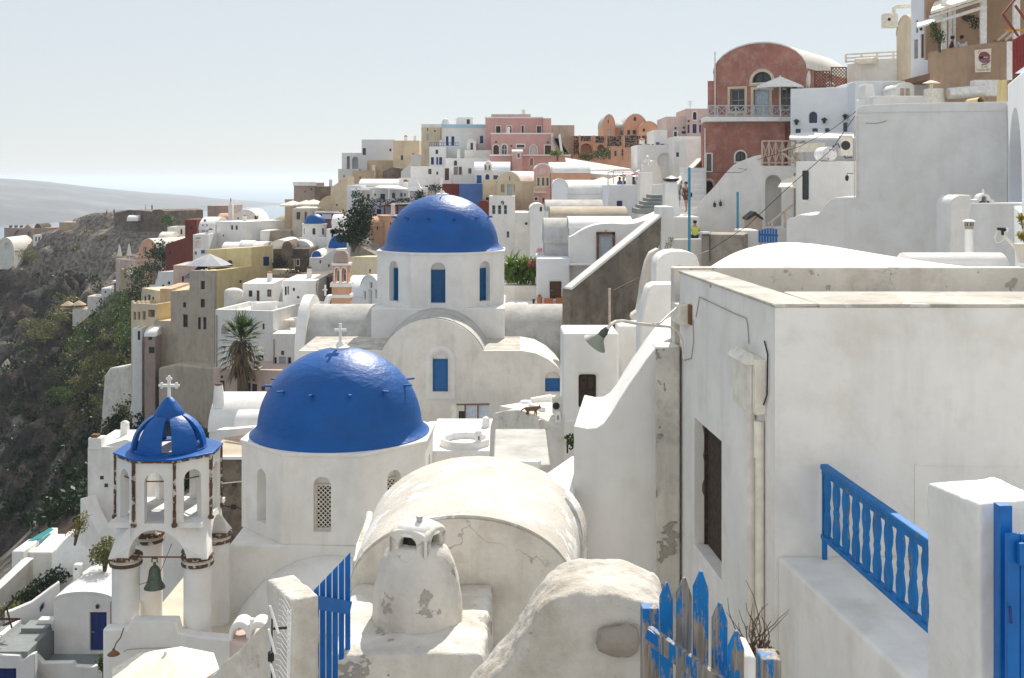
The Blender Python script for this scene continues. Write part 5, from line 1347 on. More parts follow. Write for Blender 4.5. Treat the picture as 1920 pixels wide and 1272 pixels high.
# steps where the woman walks
st = thing('whitewashed_stairs', 'whitewashed stairs climbing between chimney and red house', 'stairs', P(1300, 400, 46))
for k in range(9):
    D = 45.2 + k * .42; z = PZ(399, 45.2) + k * .33
    mb = MB(); mb.box((PX(1273 + k * 1.2, D), RM(D), z - 2.2 - k * .003), (PX(1324, D) + .002 * k, RM(D) + 1.5 + .004 * k, z)); obj('step', mb, 'white', st, bevel=.02)
poly('stair_wall', 'sunlit cream wall along the left of the stairs', 'wall', Fac(1270, 47, 1316, 53), [(1262, 400), (1318, 340), (1318, 297), (1300, 315), (1276, 340), (1262, 362)], .4, 'white_warm', bevel=.05)
H('lower_landing', 'white landing block behind the man in the green shirt', 1262, 1312, 407, 460, 40, None, 5, 'white', 'none', cat='stairs')
poly('landing_parapet', 'white parapet in front of the man in the green shirt', 'wall', Fac(1263, 34.5, 1315, 34.5), [(1263, 490), (1316, 490), (1316, 448), (1263, 449)], .35, 'white', bevel=.04)
H('cement_box', 'bare cement block with pipe right of the man in green', 1315, 1392, 440, 520, 33, 32.7, 2.5, 'cement_lt', 'none', cat='wall')
strip('coping', 'white corner coping on the bare cement block', 'coping', P(1314, 437, 32.95), P(1330, 437, 33), .5, .1, 'white')
mb = MB(); mb.tube([P(1316, 441, 32.9), P(1329, 441, 32.9), P(1331, 443, 32.9), P(1331, 490, 32.9)], .02, 5); tag(obj('drain_pipe', mb, 'dark'), 'thin dark pipe on the bare cement block', 'pipe')
H('white_step_wall', 'white block with pot between cement block and blue picket gate', 1392, 1424, 432, 480, 34, None, 2, 'white', 'none', cat='wall')
for px, y0, y1, D, lab in ((1292.5, 314, 475, 32.5, 'tall light blue pole in front of the man in green'), (1383, 360, 440, 38, 'shorter light blue pole against the curved stair wall')):
    mb = MB(); mb.tube([P(px, y1, D), P(px, y0, D)], .065, 8); tag(obj('blue_pole', mb, 'turq'), lab, 'pole', 'light blue poles')
# red house
rh, f = H('red_house', 'red vaulted house with white window frames and balcony', 1338, 1512, 80, 240, 51, 47.8, 9, 'redhouse', 'arch', 1.75, wins='w+:s 1369 167 1396.5 209; d+:g 1413 168 1443 226; wa+:k 1411 135 1447 155; w+:s 1464 163 1483 205', trim='cream', rm='white_warm')
poly('', '', '', Fac(1327, 51.2, 1338.3, 51), [(1327, 240), (1338.2, 240), (1338.2, 152), (1327, 152)], 5, 'redhouse', root=rh, part='side_wing')
block(rh, 'balcony_slab', 1325, 1484, 219, 47.6, .28, 2.2, 'white', .03)
railing(rh, '', P(1328, 219, 47.7), P(1482, 219, 47.7), .66, 9, 'canvas_grey', .07)
rl, f = H('red_lower_house', 'dark pink lower storey of the red house with arched windows', 1318, 1473, 228, 385, 48.8, 48.1, 5, 'redhouse', 'none', wins='w+ 1325 289 1334 321; wa+ 1379 284 1398 303; oa 1320 340 1338 374', drop=2)
mb = MB(); mb.tube([f.w(*f.uv(1319, 385), -.03)] + [f.w(*f.uv(1329 + 10 * math.cos(a), 348 - 11 * math.sin(a)), -.03) for a in [math.pi * k / 8 for k in range(8, -1, -1)]] + [f.w(*f.uv(1339, 378), -.03)], .09, 6); obj('arch_moulding', mb, 'pinkish', rl)
parasol(1463, 145, 47.5, 1.0, 'white parasol on the balcony of the red house', 'canvas_white', 1.9, 8, .38)
cw = poly('curved_stair_wall', 'tall white curved wall sweeping up in front of the red house', 'wall', Fac(1304, 44.5, 1428, 43.5), [(1304, 460), (1428, 460), (1428, 290), (1414, 293), (1401, 298), (1388, 303), (1376, 309), (1360, 325), (1340, 350), (1322, 368), (1310, 380), (1305, 395)], 1.0, 'white', bevel=.1)
for px, py in ((1340, 385), (1351, 383)):
    t = thing('wall_lantern', 'small dark lantern %s on the curved white wall' % ('left' if px < 1345 else 'right'), 'lantern', P(px, py, 44), 'lanterns on the curved wall')
    mb = MB(); mb.lathe([(.0, -.14), (.07, -.1), (.09, .08), (.03, .15), (0, .18)], P(px, py, 43.9), 8); obj('lamp', mb, 'dark', t)
    mb = MB(); mb.tube([P(px, py - 8, 44.1), P(px, py - 8, 43.9), P(px, py - 4, 43.9)], .015, 5); obj('bracket', mb, 'dark', t)
ah, f = H('arch_passage_house', 'white house with tall arched passage under the wooden balcony', 1427, 1494, 311, 460, 43.3, 42.8, 5, 'white', 'none', wins='oa 1435 329 1465 425', cat='house')
railing(ah, '', P(1429, 311, 43.2), P(1492, 311, 43.2), 1.4, 5, 'wood_pale', .08)
t = thing('awning_frame', 'pale wooden pergola with white awning beside the water tank', 'pergola', P(1500, 311, 41))
for a, b2 in (((1462, 285, 41), (1508, 265, 41)), ((1462, 285, 41), (1498, 309, 41)), ((1478, 281, 41.4), (1500, 303, 41.4)), ((1509, 311, 40.6), (1509, 266, 40.6)), ((1496, 305, 41), (1496, 270, 41))): strip('beam', '', '', P(*a), P(*b2), .10, .10, 'wood_pale', t)
mb = MB(); mb.prism([P(1480, 262, 39.5), P(1545, 264, 39.5), P(1530, 251, 44), P(1482, 255, 44)], (0, 0, .12)); obj('awning', mb, 'canvas_white', t)
mb = MB(); mb.prism([P(1526, 262, 38.5), P(1604, 262, 38.5), P(1600, 251, 43), P(1528, 251, 43)], (0, 0, .1)); obj('awning', mb, 'canvas_white', t)
mb = MB(); mb.prism([P(1491, 286, 38.4), P(1548, 284, 38.4), P(1546, 268, 38.4), P(1493, 270, 38.4)], (0, .05, 0)); obj('valance', mb, 'canvas', t)
mb = MB(); mb.prism([P(1459, 353, 37), P(1496, 353, 37), P(1496, 331, 39.5), P(1466, 342, 39)], (0, 0, .08)); tag(obj('cream_awning', mb, 'canvas'), 'cream folding awning beside the arched passage', 'awning')
hr = thing('stair_handrail', 'pale wooden handrail below the cream awning', 'handrail', P(1450, 432, 36)); strip('rail', '', '', P(1441, 421, 36), P(1485, 385, 38), .10, .08, 'wood_pale', hr); strip('post', '', '', P(1448, 432, 36), P(1448, 417, 36), .1, .1, 'wood_pale', hr); strip('post', '', '', P(1472, 428, 37), P(1472, 396, 37), .1, .1, 'wood_pale', hr)
bg_ = thing('blue_gate', 'small bright blue picket gate far behind the white dome', 'gate', P(1440, 450, 33))
for k in range(7): strip('picket', '', '', P(1424 + k * 5.2, 455, 33), P(1424 + k * 5.2, 432 - 4 * math.sin(k / 6 * math.pi * .8), 33), .10, .04, 'blue', bg_)
strip('rail', '', '', P(1423, 440, 33.03), P(1459, 442, 33.03), .05, .10, 'blue', bg_)
# little shed like a dog house
ds = poly('little_shed', 'small wooden shed with dark pitched roof against the curved wall', 'shed', Fac(1402, 41, 1430, 41), [(1403, 440), (1429, 440), (1429, 412), (1416, 404), (1403, 412)], 1., 'wood_pale'); 
mb = MB(); mb.prism([P(1401, 413, 40.9), P(1416, 403, 40.9), P(1431, 413, 40.9), P(1431, 409, 40.9), P(1416, 397, 40.9), P(1401, 409, 40.9)], (0, 1.3, 0)); obj('roof', mb, 'dark', ds)
# white house with lamps, small house with slit window, tank, AC
uh, f = H('lamp_house', 'bluish white house with arched window and three wall lamps', 1482, 1607, 165, 275, 46, 44.5, 7, 'bluewhite', 'none', wins='wa:n 1517 210 1532 231; w:b 1491.5 242 1501 258; w:b 1523 241 1533 258; w:b 1546.5 241 1555 257; w:b 1581 230 1595 252')
for px, py in ((1494, 229), (1546, 226), (1585, 219)):
    mb = MB(); p = f.w(*f.uv(px, py), -.15); mb.lathe([(0, -.2), (.07, -.17), (.10, 0), (.2, .04), (.06, .14), (0, .17)], p, 10); mb.tube([p + Vector((0, .12, .12)), p + Vector((0, 0, .14)), p + Vector((0, 0, .05))], .015, 5); obj('wall_lamp', mb, 'dark', uh)
sh_, f = H('slit_window_house', 'white house with tall slit window and water tank on its roof', 1492, 1603, 303, 440, 31.6, 31.1, 4, 'white', 'none', wins='w:k 1504 320 1516 375')
t = thing('water_tank', 'round white water tank lying on the slit-window house', 'tank', P(1558, 302, 31.6))
mb = MB(); c = P(1557, 288.5, 31.3); mb.lathe([(0, 0), (.24, .0), (.32, .08), (.33, 1.5), (.24, 1.57), (0, 1.57)], (0, 0, 0), 24)
for v in mb.v: v.xyz = c + Vector((v.x, v.z, v.y))
obj('drum', mb, 'canvas_white', t, smooth=40)
for dx, dz in ((-.03, .19), (.14, .16), (-.1, -.24)): mb = MB(); mb.lathe([(0, 0), (.03, 0), (.03, .03), (0, .03)], (0, 0, 0), 8); [setattr(v, 'xyz', c + Vector((dx + v.x, -v.z, dz + v.y))) for v in mb.v]; obj('fitting', mb, 'dark', t)
mb = MB(); mb.tube([c + Vector((.08, -.03, .32)), c + Vector((.32, -.08, .45)), c + Vector((.48, -.08, .08)), c + Vector((.67, -.08, -.2)), c + Vector((.96, -.08, -.16))], .028, 6); obj('hose', mb, 'dark', t)
ac_unit(1576, 1599, 254, 292, 31.2, 'large air conditioner beside the round water tank', .3)
# big white wall block on the right
D = 27.
bw, f = None, Fac(1475, 28.4, 1889, 26.85)
bw = poly('big_white_house', 'huge blank white wall block with wavy lower parapet on the right', 'house', f, [(1474, 520), (1889, 520), (1889, 191), (1700, 194), (1625, 197), (1612, 199), (1606, 207), (1604.5, 220), (1604, 370), (1580, 370), (1566, 371), (1555, 376), (1547, 384), (1541, 394), (1533, 402), (1522, 404), (1498, 403), (1488, 408), (1480, 410), (1475, 414)], 5, 'white', bevel=.06)
strip('drip_edge', '', '', f.w(*f.uv(1606, 211), -.01), f.w(*f.uv(1889, 207), -.01), .05, .03, 'white', bw)
for a, b2 in (((1608, 218), (1608, 370)), ((1602, 215), (1602, 372))):
    mb = MB(); mb.tube([f.w(*f.uv(*a), -.03), f.w(*f.uv(*b2), -.03)], .02, 6); obj('conduit', mb, 'offwhite', bw)
mb = MB(); mb.tube([f.w(*f.uv(*q), -.015) for q in ((1623, 231), (1640, 232), (1657, 229), (1662, 226))], .012, 5); obj('loose_cable', mb, 'taupe', bw)
t = thing('wall_lantern', 'dark lantern on the edge of the huge white wall block', 'lantern', P(1590, 335, 27))
mb = MB(); mb.tube([P(1600, 326, 26.9), P(1589, 325, 26.9), P(1588, 329, 26.9)], .015, 5); obj('bracket', mb, 'dark', t)
mb = MB(); mb.lathe([(0, -.12), (.05, -.1), (.075, .04), (.03, .1), (0, .12)], P(1588, 334, 26.9), 8); obj('lamp', mb, 'dark', t)
# block with the small chimney hood in front of the wall
lb = poly('hood_block', 'white stove block with small arched chimney hood', 'house', Fac(1814, 24.6, 1920, 23.9), [(1810, 520), (1935, 520), (1935, 381), (1818, 381), (1813, 420)], 2.2, 'white', bevel=.05)
poly('', '', '', Fac(1780, 25.5, 1820, 25.5), [(1783, 500), (1822, 500), (1822, 366), (1800, 366), (1788, 372), (1783, 384)], 1.4, 'white', bevel=.08, root=lb, part='flue')
hd = thing('chimney_hood', 'small white arched chimney hood on the stove block', 'chimney', P(1846, 381, 24.8))
ff = Fac(1827, 24.6, 1864, 24.6); mb = MB(); wall(mb, ff, [ff.uv(*q) for q in [(1827, 381), (1864, 381), (1864, 375), (1858, 374), (1856, 368), (1851, 364), (1846, 363), (1840, 365), (1836, 370), (1835, 374), (1828, 375)]], [(rect_loop(ff.uv(1841, 381)[0], ff.uv(1841, 380.5)[1], ff.uv(1850, 381)[0], ff.uv(1850, 368)[1], True), .3, True)], .4); obj('hood', mb, 'white', hd, bevel=.02)
mb = MB(); mb.tube([P(1843, 365, 24.8), P(1843, 355, 24.8)], [.05, .035], 8); obj('finial', mb, 'white', hd)
vp = thing('vent_pipe', 'slim white vent pipe with slotted metal cap', 'chimney', P(1817, 475, 20))
c = P(1817, 475, 20); z1 = PZ(430, 20); mb = MB(); mb.lathe([(.09, PZ(500, 20)), (.08, z1)], (c.x, c.y, 0), 18); obj('pipe', mb, 'white', vp, smooth=40)
mb = MB(); mb.lathe([(.083, z1), (.085, PZ(414, 20)), (.07, PZ(413, 20))], (c.x, c.y, 0), 18); obj('collar', mb, 'cement_lt', vp, smooth=40)
for k in range(8):
    a = R(-90 + 45 * k); mb = MB(); q = Vector((c.x + .085 * math.cos(a), c.y + .085 * math.sin(a), 0)); mb.bar(q + Vector((0, 0, PZ(424, 20))), q + Vector((0, 0, PZ(418, 20))), .018, .01, up=(math.cos(a), math.sin(a), 0)); obj('slot', mb, 'black', vp)
mb = MB(); mb.lathe([(.14, PZ(416, 20)), (.135, PZ(415, 20)), (.06, PZ(412, 20)), (0, PZ(411, 20))], (c.x, c.y, 0), 18); obj('cap', mb, 'white', vp, smooth=30)
# right-hand wall with arches at the picture edge
fr = facw(P(1889, 336, 27) , P(1962, 336, 17.))
re = thing('right_edge_house', 'white wall with tall arched recess at the right picture edge', 'house', fr.w(3, -4, 0))
hs = [(rect_loop(*fr.uv(1888.5, 378), *fr.uv(1916, 196), True), .9, True)]
zt_ = 3.2
mb = MB(); wall(mb, fr, [(0, -4), (fr.L, -4), (fr.L, fr.uv(1950, 110)[1]), fr.uv(1918, 133), fr.uv(1889.5, 158)], [(rect_loop(fr.uv(1891, 330)[0], fr.uv(1891, 378)[1], fr.uv(1916, 330)[0], fr.uv(1905, 196)[1], True), .9, True)], 1.5); obj('wall', mb, 'bluewhite', re, bevel=.05)
# middle terraces behind the big wall
H('parapet_wall', 'pale stained parapet wall behind the lattice screens', 1588, 1745, 112, 165, 52, 47, 3, 'white_warm', 'none', cat='wall')
H('white_parapet', 'bluish white parapet in front of the pale stained wall', 1604, 1745, 152, 200, 43, None, 4, 'bluewhite', 'none', cat='wall')
H('small_vault_hut', 'tiny white vaulted dormer with cream shutters', 1681, 1714, 156, 186, 40, None, 2.2, 'white', 'arch', .30, wins='s:c 1688 166 1696 183; s:c 1698 166 1706 183', cat='hut')
H('low_white_wall', 'low white terrace wall above the huge blank wall', 1638, 1760, 180, 200, 36, None, 3, 'white', 'none', cat='wall')
poly('roof_stack', 'white block with twin knobs on the lamp house roof', 'chimney', Fac(1622, 38, 1642, 38), [(1618, 200), (1648, 200), (1640, 172), (1638, 158), (1622, 158)], 1.2, 'white', bevel=.05)
for i, (x0, x1, y0) in enumerate(((1527, 1557, 133), (1558, 1588, 126))):
    t = thing('lattice_screen', '%s brown diamond lattice screen beside the red house' % ('lower left' if i == 0 else 'taller right'), 'screen', P(x0, 163, 48), 'brown lattice screens')
    f = Fac(x0, 48, x1, 48); va, vb = PZ(163, 48), PZ(y0, 48); mb = MB(); ring(mb, f, rect_loop(0, va, f.L, vb), rect_loop(0, va, f.L, vb, t=.05), 0, .04); obj('frame', mb, 'brown', t)
    mb = MB(); lattice(mb, f, .02, va, f.L - .02, vb, .02, .2, .045); obj('lattice', mb, 'brown', t, kind='stuff')
mb = MB(); q = P(1512, 150, 47); mb.lathe([(0, 0), (.3, .04), (.55, .16)], (0, 0, 0), 20)
for v in mb.v: v.xyz = q + Vector((v.z, -.3 * v.x * 0 + v.y * .6, v.x))
t = thing('satellite_dish', 'grey satellite dish edge-on beside the red house', 'dish', q); obj('dish', mb, 'offwhite', t, smooth=60, fix=False)
mb = MB(); mb.tube([q, q + Vector((0, .1, -.8))], .03, 6); obj('mast', mb, 'metal', t)
# silver duct and vent pots
t = thing('silver_duct', 'horizontal galvanised ventilation duct on the terrace', 'duct', P(1800, 190, 33))
mb = MB(); mb.tube([P(1778, 176, 33), P(1845, 170, 33)], .28, 18); obj('pipe', mb, 'galv', t, smooth=40)
mb = MB(); a = P(1828, 180, 33); mb.box(a, P(1876, 150, 33) + Vector((0, .6, 0))); obj('hood', mb, 'galv', t, bevel=.02)
mb = MB(); mb.lathe([(.49, PZ(194, 33)), (.46, PZ(166, 33))], (PX(1757, 33), RM(33.2), 0), 18); obj('vent_drum', mb, 'offwhite', t, smooth=40)
mb = MB(); mb.lathe([(.08, PZ(166, 33)), (.08, PZ(156, 33)), (.43, PZ(155, 33)), (.08, PZ(150, 33))], (PX(1752, 33), RM(33.2), 0), 14); obj('vent_cap', mb, 'canvas', t)
poly('yellow_hood', 'yellow ochre arched wall piece at the right terrace', 'wall', Fac(1820, 30, 1888, 30), [(1820, 196), (1888, 196), (1888, 150), (1880, 150), (1862, 178), (1820, 180)], .5, 'yellow', 'oa 1833 182 1847 195')
# restaurant top right
rw = thing('restaurant_wall', 'curved brown restaurant wall with a sign at the top right', 'restaurant', P(1820, 165, 36))
n = 16; rows = [[], []]
for k in range(n + 1):
    px = 1743 + 150 * k / n; D = 38.5 - 3.2 * math.sin(k / n * math.pi * .6); rows[0].append(P(px, 190, D)); rows[1].append(P(px, 98 - 18 * math.sin(k / n * math.pi / 2), D))
mb = MB(); mb.grid(rows); mb.grid([[v + Vector((0, .25, 0)) for v in rr][::-1] for rr in rows]); mb.grid([rows[1], [v + Vector((0, .25, 0)) for v in rows[1]]]); obj('wall', mb, 'brownwall', rw, smooth=40)
mb = MB(); mb.box((PX(1743, 38.5), RM(38.6), PZ(99, 38.5) - 1.4), (PX(1960, 38.5), RM(45), PZ(99, 38.5) - 1.1)); obj('floor', mb, 'wood', rw)
D = 35.2; t = thing('restaurant_sign', 'cream restaurant sign with red lettering and dark round picture', 'sign', P(1844, 137, D))
f = Fac(1828.5, D, 1859, D); mb = MB(); panel(mb, f, [f.uv(*q) for q in ((1829, 136), (1858, 135), (1859, 91), (1828, 94))], 0, .06); obj('board', mb, 'canvas', t, bevel=.008)
def disc(root, name, fac, px, py, r, mat, d, sx=1.):
    u, v = fac.uv(px, py); mb = MB(); panel(mb, fac, [(u + r * sx * math.cos(2 * math.pi * k / 28), v + r * math.sin(2 * math.pi * k / 28)) for k in range(28)], d, d + .01); obj(name, mb, mat, root)
disc(t, 'round_picture', f, 1845.5, 108, .30, 'mauve', -.004); 
mb = MB(); panel(mb, f, [f.uv(*q) for q in ((1834.5, 106.5), (1847, 105.5), (1850, 110), (1836, 111.5))], -.010, .0); obj('dark_patch', mb, 'black', t)
mb = MB(); panel(mb, f, [f.uv(*q) for q in ((1845, 106.5), (1853, 107), (1850, 109), (1843, 109))], -.014, -.006); obj('light_patch', mb, 'pinkish', t)
mb = MB(); mb.tube([f.w(*f.uv(1840, 121), -.01), f.w(*f.uv(1848, 121), -.01), f.w(*f.uv(1857, 113.5), -.01)], .022, 5); obj('swash', mb, 'cloth_dark', t)
def text(root, name, s, fac, px, py, size, mat, shear=.25, rot=0.):
    cu = bpy.data.curves.new(name, 'FONT'); cu.body = s; cu.size = size; cu.shear = shear; cu.extrude = .003; cu.align_x = 'LEFT'
    o = bpy.data.objects.new(name, cu); COL.objects.link(o); cu.materials.append(MATS[mat]); o.parent = root
    q = fac.w(*fac.uv(px, py), -.016) - OFF[root.name]
    me = bpy.data.meshes.new_from_object(o); bpy.data.objects.remove(o)
    o = bpy.data.objects.new(name, me); COL.objects.link(o); o.parent = root
    o.location = q; o.rotation_euler = (R(90), R(rot), math.atan2(fac.u.y, fac.u.x)); return o
text(t, 'lettering', 'Terpsi', f, 1831, 101, .225, 'cloth_red', .35, 8); text(t, 'lettering', 'Kastro', f, 1836, 105, .20, 'cloth_red', .35, 4); text(t, 'lettering', 'Cafe', f, 1839.5, 127, .175, 'shutter', .35); text(t, 'lettering', 'Restaurant', f, 1832, 133.5, .15, 'shutter', .35, -3)
H('shuttered_house', 'bluish white house with brown doors left of the restaurant', 1708, 1748, -40, 112, 45, 43, 6, 'bluewhite', 'none', wins='d:s 1714 74 1721 110; d:br 1726.5 64 1732 109; w:g 1717 38 1721 62', cat='house')
H('cream_vault', 'pale yellow vault end on the right skyline', 1681, 1710, 30, 98, 49, 46, 6, 'cream', 'arch', 1.0)
r_ = thing('roof_unit', 'boxy cream ventilation unit on a bent duct against the sky', 'duct', P(1671, 50, 46))
mb = MB(); mb.box(P(1658.5, 51, 46), P(1684, 25, 46) + Vector((0, .6, 0))); obj('box', mb, 'canvas', r_, bevel=.02)
mb = MB(); mb.tube([P(1676, 26, 46.2), P(1676, 16, 46.2), P(1681, 12.5, 46.2), P(1724, 11, 46.2), P(1726, -15, 46.2)], .13, 10); obj('duct', mb, 'canvas', r_, smooth=40)
mb = MB(); mb.box(P(1665, 39, 45.97), P(1670, 34, 45.97) + Vector((0, .05, 0))); obj('label_plate', mb, 'dark', r_)
tf = thing('terrace_fence', 'pale metal fence frame behind the stained parapet', 'fence', P(1640, 118, 52)); railing(tf, '', P(1586, 118, 52), P(1706, 112, 49), .52, 4, 'offwhite', .1, False, 3)
mb = MB(); mb.tube([P(1605, 116, 51), P(1640, 114, 50)], .22, 12); tag(obj('rolled_canvas', mb, 'canvas', smooth=40), 'rolled cream canvas on the stained parapet', 'canvas roll')
# restaurant interior and pergola
mb = MB(); mb.box((PX(1752, 41), RM(42.5), PZ(110, 42)), (PX(2000, 41), RM(42.5) + .3, PZ(-60, 42))); obj('back_wall', mb, 'brownwall', rw)
for px, D, w_ in ((1771, 37.6, 9), (1783, 40.5, 5), (1790, 40.5, 5), (1845, 35.6, 11), (1907, 34.5, 12)):
    mb = MB(); mb.box(P(px - w_ / 2, 100, D), P(px + w_ / 2, -30, D) + Vector((0, .18, 0))); obj('post', mb, 'canvas_white', rw, bevel=.01)
mb = MB(); mb.prism([P(1745, 27, 37), P(1960, -40, 33), P(1960, -60, 42), P(1752, 8, 43)], (0, 0, .15)); obj('awning_roof', mb, 'canvas', rw)
mb = MB(); mb.bar(P(1743, 32, 37.2), P(1850, -2, 35), .14, .10); obj('awning_front', mb, 'canvas_white', rw)
mb = MB(); mb.bar(P(1768, 38, 37.2), P(1850, 12, 35.4), .10, .16); obj('beam', mb, 'canvas_white', rw)
mb = MB(); mb.prism([P(1719, 54, 38), P(1768, 40, 37), P(1768, 30, 41), P(1719, 46, 42)], (0, 0, .1)); tag(obj('side_awning', mb, 'canvas_white'), 'white side awning over the potted plant', 'awning')
t = thing('red_rail_frame', 'red wooden stair frame at the top right edge', 'frame', P(1900, 80, 33))
for a, b2, mt in (((1880, 27, 33), (1907, -5, 33), 'redwood'), ((1880, 27, 33), (1912, 72, 33), 'redwood'), ((1903, 10, 32.6), (1930, 48, 32.6), 'redwood'), ((1884, 57, 33), (1935, 57, 33), 'orange'), ((1862, 77, 34), (1930, 74, 33.5), 'wood'), ((1871, 76, 33.6), (1893, 57, 33.6), 'wood_pale'), ((1885, 76, 33.6), (1905, 57, 33.6), 'wood_pale')): strip('bar', '', '', P(*a), P(*b2), .09, .09, mt, t)
t = thing('red_gate', 'dark red plank fence at the right picture edge', 'fence', P(1905, 140, 30))
for k in range(8):
    px = 1898.5 + k * 6; mb = MB(); mb.prism([P(px, 141 - k * 4.2, 30 - k * .1), P(px + 5.5, 141 - (k + 1) * 4.2, 30 - k * .1), P(px + 5.5, 76 - (k + 1) * 3.8, 30 - k * .1), P(px, 76 - k * 3.8, 30 - k * .1)], (0, .04, 0)); obj('plank', mb, 'redwood', t)
mb = MB(); mb.box(P(1890.5, 150, 29.8), P(1898, 78, 29.8) + Vector((0, .15, 0))); obj('post', mb, 'canvas_white', t)
# white restaurant with awnings, lilac wall, terraces with parasols (left of the rear dome)
rs, f = H('white_restaurant', 'white restaurant with dark doorways under pale awnings', 678, 800, 352, 385, 96, None, 5, 'white', 'none', wins='d:k 713 364 722 377; w:k 688 364 693 376; w:k 735 362 741 372; w:k 782 361 791 375; w:g 702 363 705 368; w:g 750 362 755 370; w:g 757 363 761 369', cat='restaurant')
H('white_roof_house', 'white house with rounded roof line behind the restaurant awnings', 673, 752, 336, 356, 101, None, 5, 'white', 'vault', .7)
H('white_roof_house', 'white flat house with plants right of the tent roof', 748, 825, 334, 366, 100, None, 5, 'white', 'none', wins='w:k 797 348 803 356')
mb = MB(); mb.prism([P(702, 354, 93), P(767, 357, 93), P(745, 350, 97), P(712, 350, 97)], (0, 0, .12)); obj('awning', mb, 'canvas_white', rs)
mb = MB(); mb.bar(P(657, 356, 94), P(692, 356, 94), 2.0, .1); obj('awning', mb, 'canvas_white', rs)
mb = MB(); q = P(780, 338, 96); mb.lathe([(1.05, -.95), (.5, -.55), (.2, -.1), (.03, .3)], q, 4, R(45), R(405)); obj('tent_roof', mb, 'canvas_white', rs)
for px in (672, 700, 729, 767): strip('post', '', '', P(px, 378, 93.2), P(px, 355, 93.2), .1, .1, 'canvas_white', rs)
lw, f = H('lilac_house', 'lilac blue wall with brown pergola below the white restaurant', 694, 790, 379, 415, 92, None, 3, 'lilac', 'none', wins='w:br 706 392 715 402')
for a, b2 in (((721, 386, 90.5), (785, 383, 90.5)), ((721, 410, 90.5), (721, 386, 90.5)), ((745, 410, 90.5), (745, 386, 90.5))): strip('pergola_bar', '', '', P(*a), P(*b2), .14, .14, 'brown', lw)
strip('pergola_roof', '', '', P(721, 383.5, 91.3), P(785, 381, 91.3), 1.6, .08, 'canvas', lw)
H('white_cliff_house', 'tall narrow white house left of the green vine', 650, 678, 348, 420, 97, None, 5, 'bluewhite', 'none')
H('curved_white_house', 'white sloping house in front of the dark mauve wall', 622, 650, 402, 440, 112, None, 4, 'white', 'vault', 1., drop=.5, ext=False)
H('mauve_house', 'dark mauve wall with pale sign right of the small church', 592, 640, 399, 430, 116, None, 4, 'mauve', 'none', rm='white')
mb = MB(); mb.box(P(604, 411, 115.9), P(621, 402, 115.9) + Vector((0, .08, 0))); tag(obj('wall_sign', mb, 'canvas_white'), 'pale rectangular sign on the dark mauve wall', 'sign')
strip('white_coping', 'white roof edge on the dark mauve house', 'coping', P(592, 398.3, 115.9), P(640, 398.3, 115.9), .6, .18, 'white')
H('mauve_grey_house', 'mauve grey block house with pale roof on the hilltop left end', 551, 592, 343, 400, 132, None, 6, 'taupe', 'none', rm='white'); strip('white_coping', 'pale roof edge on the mauve grey block house', 'coping', P(550, 345, 131.9), P(592, 345, 131.9), .6, .45, 'white')
H('tan_low_house', 'tan low house left under the mauve grey block', 534, 556, 374, 420, 134, None, 5, 'tan', 'none')
H('cream_slope_house', 'cream house with curved sloping wall left of the lilac house', 596, 642, 368, 402, 122, None, 6, 'cream', 'arch', 1.5, cat='house')
H('cream_tall_house', 'tall cream gabled house right of the parasol terrace', 620, 652, 352, 402, 119, None, 5, 'cream', 'none', sh=1.2)
H('cream_terrace', 'cream terrace house below the parasols', 548, 600, 392, 425, 127, None, 5, 'white_warm', 'none', wins='o 556 398 563 412; d:k 571 398 576 414; d:k 586 399 590 412')
H('rubble_back_house', 'brown stone house behind the parasol terrace', 590, 628, 350, 375, 128, None, 5, 'castle', 'none')
H('white_long_roof', 'long white terrace roof above the parasols', 628, 668, 346, 360, 124, None, 4, 'white', 'none')
for i, (px, py, r_0) in enumerate(((549, 377, 1.5), (574, 376, 1.4), (588, 375, 1.7), (583, 382, 1.7))): parasol(px, py, 125 - i * .8, r_0, ['leftmost', 'second from left', 'third from left', 'lowest, rightmost'][i] + ' of four cream parasols on the terrace left of the vine', 'canvas', 2.2)
H('peach_house', 'peach rounded house left of the rear dome', 686, 717, 405, 470, 78, 77, 4, 'peach', 'vault', .8, wins='w:br 706 419 709 432; d:br 696 448 701 463')
H('orange_side_house', 'orange shadow side of the peach rounded house', 717.3, 760, 405, 470, 77, 77.8, 3.6, 'peach', 'none', wins='w:k 731 417 734 423')
H('small_white_house', 'tiny white house with dark door right of the small dome', 612, 640, 430, 450, 112, None, 4, 'white', 'none', wins='d:k 619 431 622 438', par=.2, drop=.5, ext=False)
# house with pale blue door, garden, pots, cement stair wall
D = 36.
H('grey_vault', 'smooth grey-white vault left of the pale blue door house', 1021.5, 1070, 409, 500, 37.5, None, 3.6, 'grey_roof', 'vault', 1.3, rm='grey_roof')
H('white_roof_vault', 'sunlit white vault top joining the pale blue door house', 1068, 1186, 406, 440, 37.4, None, 3.4, 'white', 'vault', .6)
dh = poly('blue_door_house', 'white arched house with pale blue double door and brown stone frame', 'house', Fac(1067, 36, 1245, 36), [(1067, 580), (1245, 580), (1245, 399), (1215, 412), (1190, 419), (1172, 420.5), (1150, 419), (1132, 419.5), (1115, 422), (1100, 427), (1085, 435), (1076, 441), (1067, 445)], 3.4, 'white', 'd:g 1123 440 1148 496.5', bevel=.06)
f = Fac(1067, 36, 1245, 36)
for a, b2 in (((1120.5, 497), (1120.5, 436)), ((1150.5, 497), (1150.5, 436)), ((1118, 437.5), (1153, 437.5))):
    A_, B_ = f.w(*f.uv(*a), -.02), f.w(*f.uv(*b2), -.02); m_ = 6
    mb = MB(); mb.bar(A_, B_, .13, .10, up=(0, 1, 0)); obj('stone_frame', mb, 'brownstone', dh)
